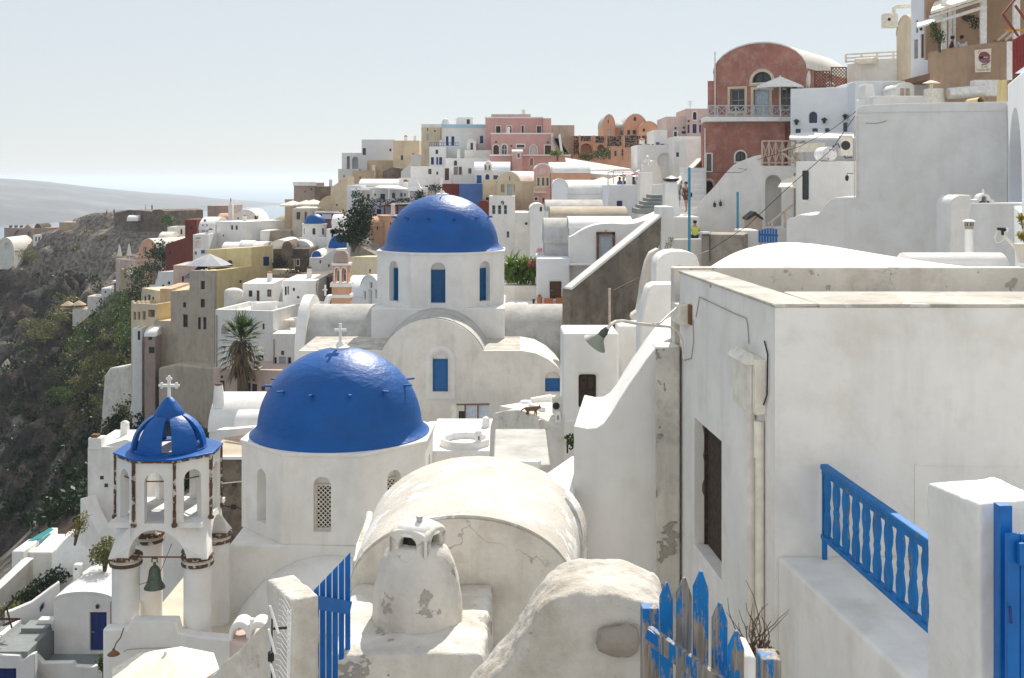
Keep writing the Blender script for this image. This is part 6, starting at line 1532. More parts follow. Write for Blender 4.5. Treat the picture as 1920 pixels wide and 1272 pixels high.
mb = MB(); disc_c = f.uv(1136, 433); panel(mb, f, [(disc_c[0] + .07 * math.cos(k * .5236), disc_c[1] + .03 * math.sin(k * .5236)) for k in range(12)], -.02, .02); obj('vent', mb, 'shutter', dh)
mb = MB(); mb.box(P(1069, 498, 34.6), P(1150, 496.5, 34.6) + Vector((0, 1.5, 0))); obj('door_ledge', mb, 'white', dh)
H('bluish_house', 'bluish white house with dark glazed door and terracotta pots', 1007, 1068.5, 485, 580, 35.2, None, 4, 'bluewhite', 'none', wins='d:br 1031 528 1053 561')
poly('terrace_slab', 'white terrace slab under the terracotta pots', 'terrace', Fac(946, 34.4, 1072, 34.4), [(946, 600), (1072, 600), (1072, 571), (946, 571)], 1.6, 'white')
for i, (x0, x1, y0, y1, rd) in enumerate(((1006, 1017, 557, 571, 1), (1020.5, 1037, 560, 571, 0), (1042, 1060, 559, 571, 0), (998, 1003, 561, 571, 2))):
    lab = ['round terracotta pot with dry plant', 'rectangular terracotta planter, left of the two', 'rectangular terracotta planter with dry plant, right of the two', 'small dark pot left of the terracotta pots'][i]
    t = thing('flower_pot', lab, 'pot', P((x0 + x1) / 2, y1, 34.6), 'pots on the terrace slab'); mb = MB()
    if rd: mb.lathe([(PX(x1, 34.6) - PX(x0, 34.6)) * .36 and ((PX(x1, 34.6) - PX(x0, 34.6)) * .36, 0)] * 1 + [((PX(x1, 34.6) - PX(x0, 34.6)) * .5, PZ(y0, 34.6) - PZ(y1, 34.6)), ((PX(x1, 34.6) - PX(x0, 34.6)) * .42, PZ(y0, 34.6) - PZ(y1, 34.6))], P((x0 + x1) / 2, y1, 34.8), 16)
    else: mb.box(P(x0, y1, 34.6), P(x1, y0, 34.6) + Vector((0, .16, 0)))
    obj('pot', mb, 'terracotta' if rd < 2 else 'dark', t, bevel=.012)
    if i in (0, 2): mb = MB(); leaves(mb, P((x0 + x1) / 2, y0 - 2, 34.7), .09, .06, .06, 60, .05, .5, .4, i); obj('plant', mb, 'leaf_dry', t, fix=False)
poly('planter_wall', 'long white planter wall below the flower bed', 'wall', Fac(946, 38, 1010, 38), [(944, 575), (1010, 575), (1010, 536), (944, 536)], 1.2, 'white_warm', bevel=.03)
f = Fac(1069, 31, 1240, 33)
cm = poly('cement_stair_wall', 'bare dark cement stair wall rising to the right', 'wall', f, [(1069, 630), (1200, 640), (1215, 500), (1238, 456), (1239, 405), (1238, 404.6), (1069, 543.5)], .5, 'cement')
A_, B_ = f.w(*f.uv(1069, 542), .15), f.w(*f.uv(1239, 403.5), .15); mb = MB(); mb.bar(A_, B_, .5, .12); obj('coping', mb, 'white', cm, bevel=.03)
mb = MB(); mb.bar(P(1143, 620, 27.5), P(1143, 541, 27.5), .085, .085); tag(obj('wooden_post', mb, 'wood_pale'), 'pale wooden post in front of the cement stair wall', 'post')
mb = MB(); mb.prism([P(*q, 27) for q in [(1235, 466), (1220, 474), (1212, 490), (1208, 506), (1203, 530), (1200, 554), (1195, 584), (1186, 590), (1183, 596), (1186, 604), (1207, 606), (1229, 535), (1241, 480)]], (0, .7, 0)); tag(obj('beige_edge_wall', mb, 'white_old', bevel=.07), 'worn cream wall edge curving down beside the cement wall', 'wall')
gb = poly('arched_gable', 'white rounded gable with shallow arched recess', 'chimney', Fac(1229, 22, 1316, 22), [(1226, 560), (1320, 560), (1316, 520), (1313, 503), (1308, 484), (1303, 477), (1290, 473), (1270, 471.5), (1255, 473), (1243, 478), (1234, 487), (1231, 500), (1228, 530)], 1.1, 'white', 'na 1259 498 1287 532', bevel=.09)
mb = MB(); mb.box(P(1262.5, 521, 21.95), P(1271, 531, 21.95) + Vector((0, .1, 0))); obj('socket_box', mb, 'offwhite', gb)
poly('white_slope_wall', 'broad white sloping wall below the rounded gable', 'wall', Fac(1190, 20.5, 1290, 20.5), [(1188, 720), (1290, 720), (1290, 534), (1228, 534), (1217, 539), (1212, 552), (1200, 612)], .8, 'white', bevel=.09)
# overhead cables
for i, (pts_, lab) in enumerate((([(1604, 210, 27), (1560, 243, 29), (1500, 275, 32), (1420, 300, 36)], 'upper black overhead cable from the huge wall to the red house'), ([(1603, 218, 27), (1560, 280, 28), (1480, 350, 29), (1400, 425, 30), (1330, 470, 31), (1190, 525, 29), (1150, 545, 27.6)], 'long black overhead cable crossing down to the wooden post'))):
    mb = MB(); mb.tube([P(*q) for q in pts_], .014, 5); tag(obj('overhead_cable', mb, 'black'), lab, 'cable')
mb = MB(); mb.tube([P(1385, 316, 43), P(1400, 318, 43), P(1388, 324, 43.3), P(1330, 324, 44)], .015, 5); tag(obj('overhead_cable', mb, 'black'), 'short sagging cable on the curved white wall', 'cable')
PUSH_OUT[0] = False
# ---------------------------------------------------------------- middle ground between the churches and the viewer
bt = thing('round_terrace', 'small white rounded roof terrace right of the front dome', 'terrace', P(875, 850, 37))
c = P(872, 826, 37.6); zf = PZ(832, 37.6)
mb = MB(); mb.lathe([(.86, zf - 6), (.86, zf + .18), (.80, zf + .22), (.72, zf + .2), (.70, zf)], (c.x, c.y, 0), 10, R(18), R(378), caps=False); obj('parapet', mb, 'white', bt, bevel=.04)
mb = MB(); mb.lathe([(.72, zf - .02), (.35, zf + .06), (0, zf + .09)], (c.x, c.y, 0), 20, caps=False); obj('floor', mb, 'white', bt, smooth=50)
mb = MB(); q = P(897, 824, 37.2); mb.box(q + Vector((-.11, -.07, -.1)), q + Vector((.11, .07, .28))); k1 = obj('roof_vent', mb, 'white', bt, bevel=.02)
mb = MB(); mb.box(q + Vector((.0, -.08, .0)), q + Vector((.04, -.06, .12))); obj('vent_slot', mb, 'dark', k1)
H('white_annex', 'plain white annex between the front church and the small rounded terrace', 800, 935, 846, 905, 36.6, None, 5, 'white', 'none')
poly('back_parapet', 'white wavy parapet behind the small rounded terrace', 'wall', Fac(795, 42, 932, 41), [(795, 870), (932, 870), (928, 812), (915, 805), (890, 800), (865, 797), (848, 793.5), (795, 795)], .5, 'white', bevel=.08)
t = thing('shutter_panels', 'pair of old grey shutter panels leaning against the church facade', 'shutters', P(895, 802, 44.5))
for x0, x1 in ((872, 893), (896, 917)):
    mb = MB(); mb.prism([P(x0, 806, 44.6), P(x1, 806, 44.6), P(x1, 760, 44.9), P(x0, 760, 44.9)], (0, .05, 0)); obj('panel', mb, 'greydoor', t)
    mb = MB(); mb.bar(P(x0, 760, 44.85), P(x0, 806, 44.55), .05); obj('stile', mb, 'brown', t)
mb = MB(); mb.bar(P(855, 759, 44.9), P(918, 758, 44.9), .06); obj('lintel', mb, 'wood', t)
mb = MB(); mb.box(P(860, 792, 45.), P(872, 772, 45.) + Vector((0, .1, 0))); obj('crate', mb, 'dark', t)
mb = MB(); mb.lathe([(.16, 0), (.15, .6), (.11, .78), (0, .84)], P(851, 796, 44.3), 14); tag(obj('stone_post', mb, 'white_old', smooth=50), 'rounded worn post beside the grey shutter panels', 'post')
mb = MB(); mb.lathe([(.2, -.5), (.14, .2), (.12, .42), (0, .5)], P(911, 806, 40.2), 14); tag(obj('stone_post', mb, 'white', smooth=50), 'small white rounded post in front of the shutter panels', 'post')
# house with broken shutter and the roof terrace where the cat walks
H('broken_shutter_house', 'white house with broken brown shutter in a deep window', 1056, 1161, 626, 800, 26, None, 1.6, 'white', 'none', wins='s:dk 1085 703 1118 766', drop=2)
H('narrow_white_house', 'narrow white wall right of the broken shutter', 1161.5, 1215, 612, 800, 27.5, None, 1.2, 'white', 'none', drop=2)
rt = thing('roof_terrace', 'white roof terrace with parapet where a cat walks', 'house', P(990, 900, 26.5))
fw = Fac(905, 27.9, 1056, 25.9)
ol = [fw.uv(*q) for q in ((903, 905), (1056, 905), (1056, 800), (1046, 799.5), (1034, 794), (1010, 784), (985, 773), (970, 769), (950, 769.5), (926, 774.5), (918, 800))]
mb = MB(); wall(mb, fw, [(u, v if v > -6.6 else -12) for u, v in ol], [], .35); obj('front_wall', mb, 'white_old', rt, bevel=.05)
zf = PZ(797, 26)
mb = MB(); mb.prism([fw.w(.3, zf - .3, .3), fw.w(fw.L, zf - .3, .3), fw.w(fw.L + .3, zf - .3, 3.0), fw.w(.6, zf - .3, 3.0)], (0, 0, .36)); obj('floor', mb, 'white_warm', rt)
mb = MB(); mb.prism([fw.w(fw.L - .02, zf + .12, .02), fw.w(fw.L + .02, -12, .02), fw.w(fw.L + .35, -12, 1.8), fw.w(fw.L + .35, zf + .5, 1.8)], (.0, .0, 0) if 0 else Vector((.25, 0, 0))); obj('side_wall', mb, 'white', rt, bevel=.03)
mb = MB(); a = P(986, 771, 28.3); mb.lathe([(.17, -.35), (.17, .22), (.13, .26)], a, 12); obj('corner_post', mb, 'white', rt, smooth=40)
mb = MB(); mb.bar(P(996, 758, 28.4), P(1036, 751, 28.6), .18, .3); obj('back_parapet', mb, 'white', rt, bevel=.03)
mb = MB(); mb.bar(P(994, 763, 28.0), P(1020, 772, 27.2), .12, .2); obj('low_parapet', mb, 'white', rt, bevel=.03)
mb = MB(); mb.tube([P(1009, 900, 26.35), P(1009, 796, 26.35), P(1010, 789, 26.4), P(1016, 786, 26.5), P(1026, 787, 26.6)], .02, 6); obj('drain_pipe', mb, 'offwhite', rt, smooth=40)
ac_unit(1036, 1052, 745, 778, 26.6, 'front air conditioner on the roof terrace of the cat', .28); ac_unit(1052.5, 1071, 751, 774, 27.1, 'rear air conditioner on the roof terrace of the cat', .3)
t = thing('chimney_hood', 'tiny white arched hood at the corner of the roof terrace', 'chimney', P(1046, 792, 25.9)); f = Fac(1041, 25.85, 1051.5, 25.85); L = f.L
mb = MB(); wall(mb, f, rect_loop(0, PZ(792, 25.85), L, PZ(774, 25.85), True), [(rect_loop(L * .3, PZ(788, 25.85), L * .72, PZ(779, 25.85), True), .1, True)], .16); obj('hood', mb, 'white', t, bevel=.012)
sl = MB(); sl.prism([P(1005, 901, 18), P(1076, 852, 18.6), P(1078, 930, 15.9), P(1057, 943, 15.9)], (0, 0, -3.5)); tag(obj('sloping_ledge', sl, 'white', bevel=.04), 'sunlit white sloping ledge left of the tall curved wall', 'ledge')
mb = MB(); mb.box((PX(925, 22), 21.4, -12), (PX(1030, 22), 24.5, PZ(872, 21.4))); o = tag(obj('flat_roof', mb, 'grey_roof', bevel=.03), 'small flat grey roof in front of the cat terrace', 'roof')
mb = MB(); mb.bar(P(930, 868, 21.6), P(1012, 871, 21.2), .12, .12); tag(obj('roof_edge', mb, 'white'), 'white edge strip of the small flat grey roof', 'coping')
t = thing('iron_plant_stand', 'dark curled iron bracket with pot plant beside the curved wall', 'plant stand', P(1068, 845, 24))
mb = MB(); mb.tube([P(1064, 850, 24), P(1064, 835, 24), P(1068, 832, 24), P(1073, 834, 24), P(1074, 840, 24), P(1070, 843, 24), P(1067, 840, 24)], .02, 5); obj('bracket', mb, 'black', t)
mb = MB(); leaves(mb, P(1069, 826, 24), .10, .1, .13, 120, .07, .3, .5, 4); obj('plant', mb, 'leaf', t, fix=False)
# tall curved wall, worn strip, lamp
f = Fac(1075, 16.4, 1278, 16.2)
poly('curved_wall', 'tall white wall with sweeping curved top left of the near house', 'wall', f, [(1075, 1140), (1278, 1140), (1278, 628), (1262, 632), (1245, 640), (1228, 654), (1212, 674), (1197, 696), (1180, 720), (1162, 748), (1146, 775), (1132, 794), (1118, 803), (1100, 804), (1076, 799)], 2.4, 'white', bevel=.05)
mb = MB(); mb.prism([P(1152, 735, 19), P(1173, 706, 19.5), P(1160, 714, 21), P(1078, 796, 19)], (0, 0, -3)); 
poly('worn_pier', 'narrow wall pier with peeling grey plaster', 'wall', Fac(1228.5, 15.62, 1274, 15.55), [(1232, 1145), (1274, 1145), (1274, 652), (1228.5, 654)], .45, 'worn_strip', bevel=.02)
mb = MB(); mb.box(P(1229, 655, 15.6), P(1274, 651, 15.6) + Vector((0, .46, 0))); tag(obj('pier_cap', mb, 'white_near', bevel=.02), 'whitewashed cap on the peeling wall pier', 'coping')
# near house on the right
Ax, Bx = Vector((2.36, 15.75, 0)), Vector((2.70, 11.5, 0))
zt = -1.32; nh = thing('near_white_house', 'near white flat-roofed house with cable box and dark window', 'house', (4, 13, -8))
fl = facw(Ax, Bx); ff = facw(Bx, Vector((9.5, 11.5, 0)))
zw1, zw0 = fl.uv(1302, 783)[1], fl.uv(1302, 1020)[1]; ua, ub = fl.uv(1302, 800)[0], fl.uv(1353, 800)[0]
mb = MB(); wall(mb, fl, [(0, -9), (fl.L, -9), (fl.L, zt), (0, zt)], [([(ua, zw0), (ub, zw0), (ub, zw1), (ua, zw1)], .19, False)], .42); obj('side_wall', mb, 'white_near', nh)
mb = MB(); wall(mb, ff, [(.424, -9), (ff.L, -9), (ff.L, zt), (.424, zt)], [], 1.28); mb.add([ff.w(0, -9), ff.w(.424, -9), ff.w(.424, zt), ff.w(0, zt)], [(0, 1, 2, 3)]); obj('front_wall', mb, 'white_near', nh)
mb = MB(); mb.box((2.75, 12.79, -9), (9.5, 15.95, zt - .38)); obj('roof_floor', mb, 'roof_stain', nh)
mb = MB(); mb.box((2.3, 15.95, -9), (9.5, 16.25, zt + .055)); obj('rear_parapet', mb, 'worn', nh, bevel=.02)
mb = MB(); mb.prism([fl.w(0, zt + .002, -.02), fl.w(fl.L + .02, zt + .002, -.02), fl.w(fl.L + .02, zt + .002, .45), fl.w(0, zt + .002, .45)], (0, 0, .035)); obj('side_coping', mb, 'roof_stain', nh, bevel=.012)
mb = MB(); mb.prism([ff.w(.45, zt + .002, -.015), ff.w(ff.L, zt + .002, -.015), ff.w(ff.L, zt + .002, 1.29), ff.w(.40, zt + .002, 1.29)], (0, 0, .034)); obj('front_coping', mb, 'roof_stain', nh, bevel=.012)
mb = MB(); panel(mb, fl, [(ua + .01, zw0 + .01), (ub, zw0 + .01), (ub, zw1 - .01), (ua + .01, zw1 - .01)], .165, .195); wn = obj('window', mb, 'oldwood', nh)
mb = MB(); mb.bar(fl.w(ua + .02, zw0, .15), fl.w(ua + .02, zw1, .15), .04, .04); obj('frame', mb, 'oldwood', wn)
rnd = random.Random(2); mb = MB(); lp = [(ua + .004, zw0 + (zw1 - zw0) * .30)]
pts2 = [(.0 + rnd.uniform(.0, .05), zw0 + (zw1 - zw0) * (.30 + .68 * k / 12)) for k in range(13)]
for k in range(12): mb.prism([fl.w(ua - .003, pts2[k][1], .165), fl.w(ua - .003, pts2[k][1], .10 + pts2[k][0]), fl.w(ua - .003, pts2[k + 1][1], .10 + pts2[k + 1][0]), fl.w(ua - .003, pts2[k + 1][1], .165)], fl.u * .02)
obj('broken_plaster', mb, 'cement', nh)
# shallow panel line on the front wall
for a, b2 in (((1716, 871), (1935, 875)), ((1716, 871), (1716, 990))):
    mb = MB(); mb.bar(P(*a, 11.497), P(*b2, 11.497), .012, .012); obj('panel_line', mb, 'white_near', nh)
# cable box, pipes, cables
t = thing('cable_box', 'white electric meter box on the side wall of the near house', 'meter box', fl.w(3.9, -3.2, 0))
u0, v0 = fl.uv(1393, 765); u1, v1 = fl.uv(1440, 655)
u0 = fl.uv(1398, 700)[0]; u1 = fl.uv(1437, 700)[0]; v1 = fl.uv(1398, 655)[1]; v0 = fl.uv(1398, 752)[1]
mb = MB(); panel(mb, fl, [(u0, v0), (u1, v0), (u1, v1), (u0, v1)], -.12, -.0); obj('box', mb, 'pipe', t, bevel=.012)
mb = MB(); panel(mb, fl, [(u0 - .02, v0 - .01), (u1 - .10, v0 - .01), (u1 - .10, v1 + .03), (u0 - .02, v1 + .03)], -.14, -.122); obj('lid', mb, 'offwhite', t, bevel=.008)
mb = MB(); mb.prism([fl.w(u0 - .05, v1 - .06, -.12), fl.w(u0 - .05, v1 - .06, -.20), fl.w(u0 - .05, v1 + .04, -.12)], fl.u * (u1 - u0 - .02)); obj('rain_hood', mb, 'offwhite', t)
for i, (px, y0, y1, d) in enumerate(((1417, 766, 1215, -.05), (1433, 792, 1215, -.05), (1433, 790, 858, -.06))):
    u = fl.uv(px, 900)[0]; mb = MB(); mb.tube([fl.w(u, fl.uv(px, y1)[1], d), fl.w(u, fl.uv(px, y0)[1], d)], [.047, .047, .052][i], 14); tag(obj('drain_pipe', mb, 'pipe', smooth=40), ['left white plastic pipe running down from the meter box', 'right white plastic pipe running down from the meter box', 'thicker upper sleeve of the right white plastic pipe'][i], 'pipe', 'white pipes of the near house')
mb = MB(); mb.tube([fl.w(*fl.uv(1436, 762), -.03), fl.w(*fl.uv(1442, 740), -.02), fl.w(*fl.uv(1443, 665), -.02), fl.w(*fl.uv(1436, 640), -.015)], .009, 6); obj('black_cable', mb, 'black', nh)
mb = MB(); mb.tube([fl.w(*fl.uv(1406, 645), -.012), fl.w(*fl.uv(1404, 610), -.012), fl.w(*fl.uv(1401, 597), -.012), fl.w(*fl.uv(1376, 587), -.012), fl.w(*fl.uv(1345, 572), -.012), fl.w(*fl.uv(1313, 557), -.012), fl.w(*fl.uv(1310, 575), -.012), fl.w(*fl.uv(1306, 595), -.008)], .006, 5); obj('wall_cable', mb, 'taupe', nh)
mb = MB(); mb.tube([fl.w(*fl.uv(1301, 600), -.012), fl.w(*fl.uv(1302, 640), -.012), fl.w(*fl.uv(1298, 672), -.012), fl.w(*fl.uv(1284, 676), -.008)], .006, 5); obj('wall_cable', mb, 'taupe', nh)
jb = thing('junction_box', 'small open junction box at the rear corner of the near house', 'junction box', fl.w(.4, -2.2, 0))
mb = MB(); ua_, va_ = fl.uv(1277, 601); ub_, vb_ = fl.uv(1293, 573); panel(mb, fl, [(ua_, va_), (ub_, va_), (ub_, vb_), (ua_, vb_)], -.14, .0); obj('box', mb, 'offwhite', jb, bevel=.01)
mb = MB(); panel(mb, fl, [(ub_ + .02, va_ + .02), (ub_ + .16, va_ + .02), (ub_ + .16, vb_ + .02), (ub_ + .02, vb_ + .02)], -.03, .0); obj('rusty_plate', mb, 'rust', jb)
sl_ = thing('street_lamp', 'bent wall lamp with dark green bell shade', 'lamp', P(1275, 600, 15.2))
mb = MB(); mb.tube([P(1282, 672, 15.3), P(1280, 640, 15.3), P(1272, 622, 15.2), P(1255, 613, 15.0), P(1225, 610, 14.7), P(1195, 607, 14.4), P(1168, 602, 14.2), P(1155, 603, 14.1), P(1145, 609, 14.0), P(1138, 618, 14.)], [.016] * 4 + [.022] * 6, 8); obj('arm', mb, 'pipe', sl_, smooth=40)
mb = MB(); mb.tube([P(1222, 608, 14.7), P(1238, 606, 14.8), P(1260, 585, 15.1), P(1276, 570, 15.5), P(1285, 562, 15.8)], .012, 6); obj('stay', mb, 'pipe', sl_, smooth=40)
mb = MB(); mb.tube([P(1222, 612, 14.7), P(1222, 606, 14.7)], .03, 8); obj('clamp', mb, 'rust', sl_)
mb = MB(); ax = (P(1114, 646, 14.06) - P(1136, 619, 14.0)).normalized(); a_ = P(1137, 618, 14.)
mb.tube([a_ - ax * .02, a_ + ax * .05, a_ + ax * .10, a_ + ax * .12], [.03, .05, .05, .035], 14); obj('socket', mb, 'bronze', sl_, smooth=40)
mb = MB(); mb.tube([a_ + ax * .10, a_ + ax * .15, a_ + ax * .21, a_ + ax * .245], [.05, .07, .13, .165], 24, False); obj('shade', mb, 'lampgreen', sl_, smooth=60, fix=False)
mb = MB(); mb.lathe([(0, -.06), (.04, -.04), (.045, .02), (0, .06)], a_ + ax * .2, 10); obj('bulb', mb, 'canvas_white', sl_, smooth=60)
# ledge terrace with the blue balustrade, white pillar, blue gate
lg = MB(); lg.prism([Vector((2.725, 11.49, -3.87)), Vector((3.25, 7.2, -3.87)), Vector((9.5, 7.2, -3.87)), Vector((9.5, 11.49, -3.87))], (0, 0, -5)); tag(obj('ledge', lg, 'white_near', bevel=.035, seg=3), 'white ledge below the blue balustrade', 'ledge')
bl_ = thing('blue_balustrade', 'bright blue wooden balustrade on the white ledge', 'balustrade', (3.25, 10.2, -3.85))
p, q = Vector((3.18, 11.42, 0)), Vector((3.40, 8.85, 0)); d = (q - p).normalized()
za, zb_ = -2.93, -3.64
mb = MB(); mb.bar(p + Vector((0, 0, za)), q + Vector((0, 0, za)), .085, .055); obj('handrail', mb, 'rail_paint', bl_, bevel=.012)
mb = MB(); mb.bar(p + Vector((0, 0, za - .055)), q + Vector((0, 0, za - .055)), .05, .05); obj('under_rail', mb, 'rail_paint', bl_)
mb = MB(); mb.bar(p + Vector((0, 0, zb_)), q + Vector((0, 0, zb_)), .075, .05); obj('bottom_rail', mb, 'rail_paint', bl_, bevel=.01)
prof = [(.0, .040), (.06, .040), (.13, .050), (.22, .055), (.32, .045), (.40, .030), (.44, .028), (.47, .036), (.50, .038), (.53, .036), (.56, .028), (.60, .030), (.70, .048), (.80, .055), (.88, .048), (.95, .036), (1., .040)]
me = None; side = Vector((d.y, -d.x, 0))
for k in range(11):
    c = p + d * (.10 + .245 * k)
    o_l = []
    h = (za - .08) - (zb_ + .025); z0 = zb_ + .025
    lp = [c + d * r * 1.3 + Vector((0, 0, z0 + t_ * h)) for t_, r in prof] + [c - d * r * 1.3 + Vector((0, 0, z0 + t_ * h)) for t_, r in prof[::-1]]
    mb = MB(); mb.prism([v + side * .017 for v in lp], side * -.034); obj('baluster', mb, 'rail_paint', bl_, bevel=.004)
for k in range(2): mb = MB(); mb.bar(p + d * (.02 + 2.5 * k) + Vector((0, 0, -3.87)), p + d * (.02 + 2.5 * k) + Vector((0, 0, za)), .045, .045); obj('post', mb, 'rail_paint', bl_)
def rotpost(name, label, l, fr, zt, h, mat, k=1., bevel=.04):
    """square pillar given by its left and front plan corners"""
    l, fr = Vector((*l, 0)), Vector((*fr, 0)); e = fr - l; g = Vector((-e.y, e.x, 0))
    g = (g if g.x > 0 else -g) * k
    mb = MB(); mb.prism([v + Vector((0, 0, zt)) for v in (l, fr, fr + g, l + g)], (0, 0, -h)); o = obj(name, mb, mat, soft=(.018, 7, .025)); tag(o, label, 'pillar'); return o
rotpost('gate_pillar', 'white gate pillar with sunlit top beside the right blue gate', (2.41, 6.5), (2.53, 6.06), -1.76, 5, 'white_near')
g = thing('boarded_gate', 'bright blue boarded gate at the right picture edge', 'gate', P(1895, 1272, 5.9))
mb = MB(); mb.box(P(1874, 1300, 5.95), P(1899, 949, 5.95) + Vector((0, .08, 0))); obj('post', mb, 'blue_fresh', g, bevel=.006)
for k in range(3):
    mb = MB(); mb.box(P(1888 + k * 26, 1300, 5.85), P(1913 + k * 26, 1002, 5.85) + Vector((0, .03, 0))); obj('board', mb, 'blue_fresh', g, bevel=.006)
mb = MB(); mb.box(P(1912, 1062, 5.8), P(1960, 1020, 5.8) + Vector((0, .04, 0))); obj('rail', mb, 'blue_fresh', g, bevel=.004)
mb = MB(); mb.tube([P(1894, 1140, 5.84), P(1894, 1142, 5.78), P(1896, 1165, 5.78), P(1896, 1167, 5.84)], .008, 6); obj('handle', mb, 'navy', g)
# white roofs behind the near house
mb = MB(); ridge = [(1322, 506), (1345, 490), (1370, 474), (1400, 462), (1440, 453), (1475, 450.5), (1520, 453), (1580, 462), (1640, 473), (1720, 487), (1800, 498), (1870, 505)]
rows = [[P(x, 530, 16.7) + Vector((0, 0, -.1)) for x, y in ridge], [P(x * .985 + 20, 509, 16.9) for x, y in ridge], [P(x, y + (509 - y) * .45, 18.0) for x, y in ridge], [P(x, y + (509 - y) * .12, 19.2) for x, y in ridge], [P(x, y, 20.2) for x, y in ridge], [P(x, y, 21.2) + Vector((0, 0, -.12)) for x, y in ridge], [P(x, y, 22.5) + Vector((0, 0, -.8)) for x, y in ridge], [P(x, 530, 22.5) + Vector((0, 0, -2)) for x, y in ridge]]
mb.grid(rows); tag(obj('white_shell_roof', mb, 'white', smooth=80, sub=1, fix=False), 'smooth sunlit white shell roof behind the near house', 'roof')
mb = MB(); r0 = .27; cz = PZ(474, 20.5) - r0
pr = [Vector((0, 20.5 + r0 * 1.4 * math.cos(math.pi * k / 14), cz + r0 * math.sin(math.pi * k / 14))) for k in range(15)] + [Vector((0, 20.5 - r0 * 1.4, cz - 1)), Vector((0, 20.5 + r0 * 1.4, cz - 1))]
mb.prism([v + Vector((PX(1692, 20.5), 0, 0)) for v in pr], (PX(1876, 20.5) - PX(1692, 20.5), 0, 0)); tag(obj('small_vault', mb, 'white', bevel=.06, smooth=40), 'small white half-round vault right of the shell roof', 'roof')
poly('white_gutter_wall', 'low curved white wall beside the satellite arm', 'wall', Fac(1870, 19.5, 1935, 19.5), [(1868, 520), (1940, 520), (1940, 476), (1905, 481), (1890, 485), (1870, 482)], .5, 'white', bevel=.05)
t = thing('satellite_receiver', 'satellite receiver arm at the right edge', 'antenna', P(1905, 470, 17))
mb = MB(); mb.tube([P(1908, 470, 17), P(1882, 441, 17)], .022, 8); obj('arm', mb, 'pipe', t)
mb = MB(); mb.tube([P(1870, 429, 17), P(1886, 431, 17)], [.02, .035], 8); mb.tube([P(1879, 428, 17), P(1880, 441, 17)], .022, 8); obj('receiver', mb, 'black', t)
mb = MB(); mb.tube([P(1887, 436, 17), P(1887, 428, 17)], .035, 10); obj('cap', mb, 'canvas_white', t)
mb = MB(); mb.tube([P(1870, 434, 17), P(1865, 446, 17), P(1869, 456, 17), P(1876, 455, 17), P(1883, 449, 17)], .009, 6); obj('cable', mb, 'pipe', t)
t = thing('corner_planter', 'pale pot with yellow flowering plant at the right edge', 'pot', P(1915, 492, 16.5))
mb = MB(); mb.lathe([(.10, PZ(493, 16.5)), (.16, PZ(457, 16.5)), (.13, PZ(457, 16.5))], (PX(1922, 16.5), 16.5, 0), 14); obj('pot', mb, 'white_old', t, smooth=40)
mb = MB()
for k, (px, py) in enumerate(((1913, 408), (1916, 414), (1912, 442), (1917, 446), (1921, 425))): leaves(mb, P(px, py, 16.5), .04, .04, .05, 60, .04, .3, .4, k)
obj('flowers', mb, 'leaf_yellow', t, fix=False)
mb = MB(); mb.tube([P(1922, 458, 16.5), P(1918, 430, 16.5), P(1914, 408, 16.5)], .006, 5); mb.tube([P(1922, 458, 16.5), P(1916, 446, 16.5)], .006, 5); obj('stems', mb, 'leaf', t)
# ---------------------------------------------------------------- foreground vault, chimney, humps, gates
fv = thing('front_vault', 'weathered whitewashed barrel vault in the foreground', 'house', (-.5, 11.5, -7))
n = 24; rowsv = []
for j, (D, cxp, hw, za_, zs_) in enumerate(((10.5, 866, 1.05, -3.15, -3.82), (11.0, 872, 1.09, -3.15, -3.86), (11.7, 882, 1.15, -3.155, -3.95), (12.3, 890, 1.2, -3.16, -4.0), (12.8, 897, 1.25, -3.165, -4.05))):
    cx_ = PX(cxp, D)
    rowsv.append([Vector((cx_ - hw * math.cos(math.pi * k / n), D, zs_ + (za_ - zs_) * math.sin(math.pi * k / n))) for k in range(n + 1)])
mb = MB(); mb.grid(rowsv); mb.grid([rowsv[0], [Vector((v.x, v.y, -7)) for v in rowsv[0]]]); mb.grid([[Vector((v.x, v.y, -7)) for v in rowsv[-1]], rowsv[-1]])
for i in (0, -1):
    col = [r_[i] for r_ in rowsv]; mb.grid([col, [Vector((v.x, v.y, -7)) for v in col]])
plaster('vault_top', (.64, .605, .55), .14, (.44, .40, .345), .55, .2, flake=(.82, .80, .77), flake_lo=.55, flake_s=2.3, bump=.5, bs=14)
# whitewash that survives only along the crown
m_ = MATS['vault_top']
obj('vault', mb, 'vault_top', fv, smooth=50)
mb = MB(); lo = [(v.x, v.z) for v in rowsv[0]]
mb.grid([[Vector((x, 10.485, z - .03)) for x, z in lo], [Vector((x, 10.485, -7)) for x, z in lo]]); obj('front_face', mb, 'white_old', fv)
mb = MB(); mb.prism([P(690, 962, 12.6), P(697, 962, 12.6), P(700, 1052, 10.9), P(663, 1052, 10.9), P(668, 1020, 11.3)], (0, 0, -3)); obj('side_wall', mb, 'white_warm', fv, bevel=.03)
mb = MB(); mb.prism([P(688, 957, 12.4), P(698, 957, 12.4), P(689, 1052, 10.85), P(660, 1052, 10.85)], (0, 0, -.3)); obj('edge_strip', mb, 'worn', fv, soft=(.018, 5, .02))
mb = MB(); mb.tube([P(697, 962, 12.3), P(693, 990, 11.9), P(683, 1030, 11.2), P(681, 1050, 10.9), P(690, 1055, 10.8), P(705, 1055, 10.7)], .008, 6); obj('cable', mb, 'canvas_white', fv)
cr = thing('bell_chimney', 'rounded whitewashed chimney with four-arched top in the foreground', 'chimney', P(778, 1170, 9.4))
c = P(778, 1172, 9.42); mb = MB(); z0 = PZ(1176, 9.4)
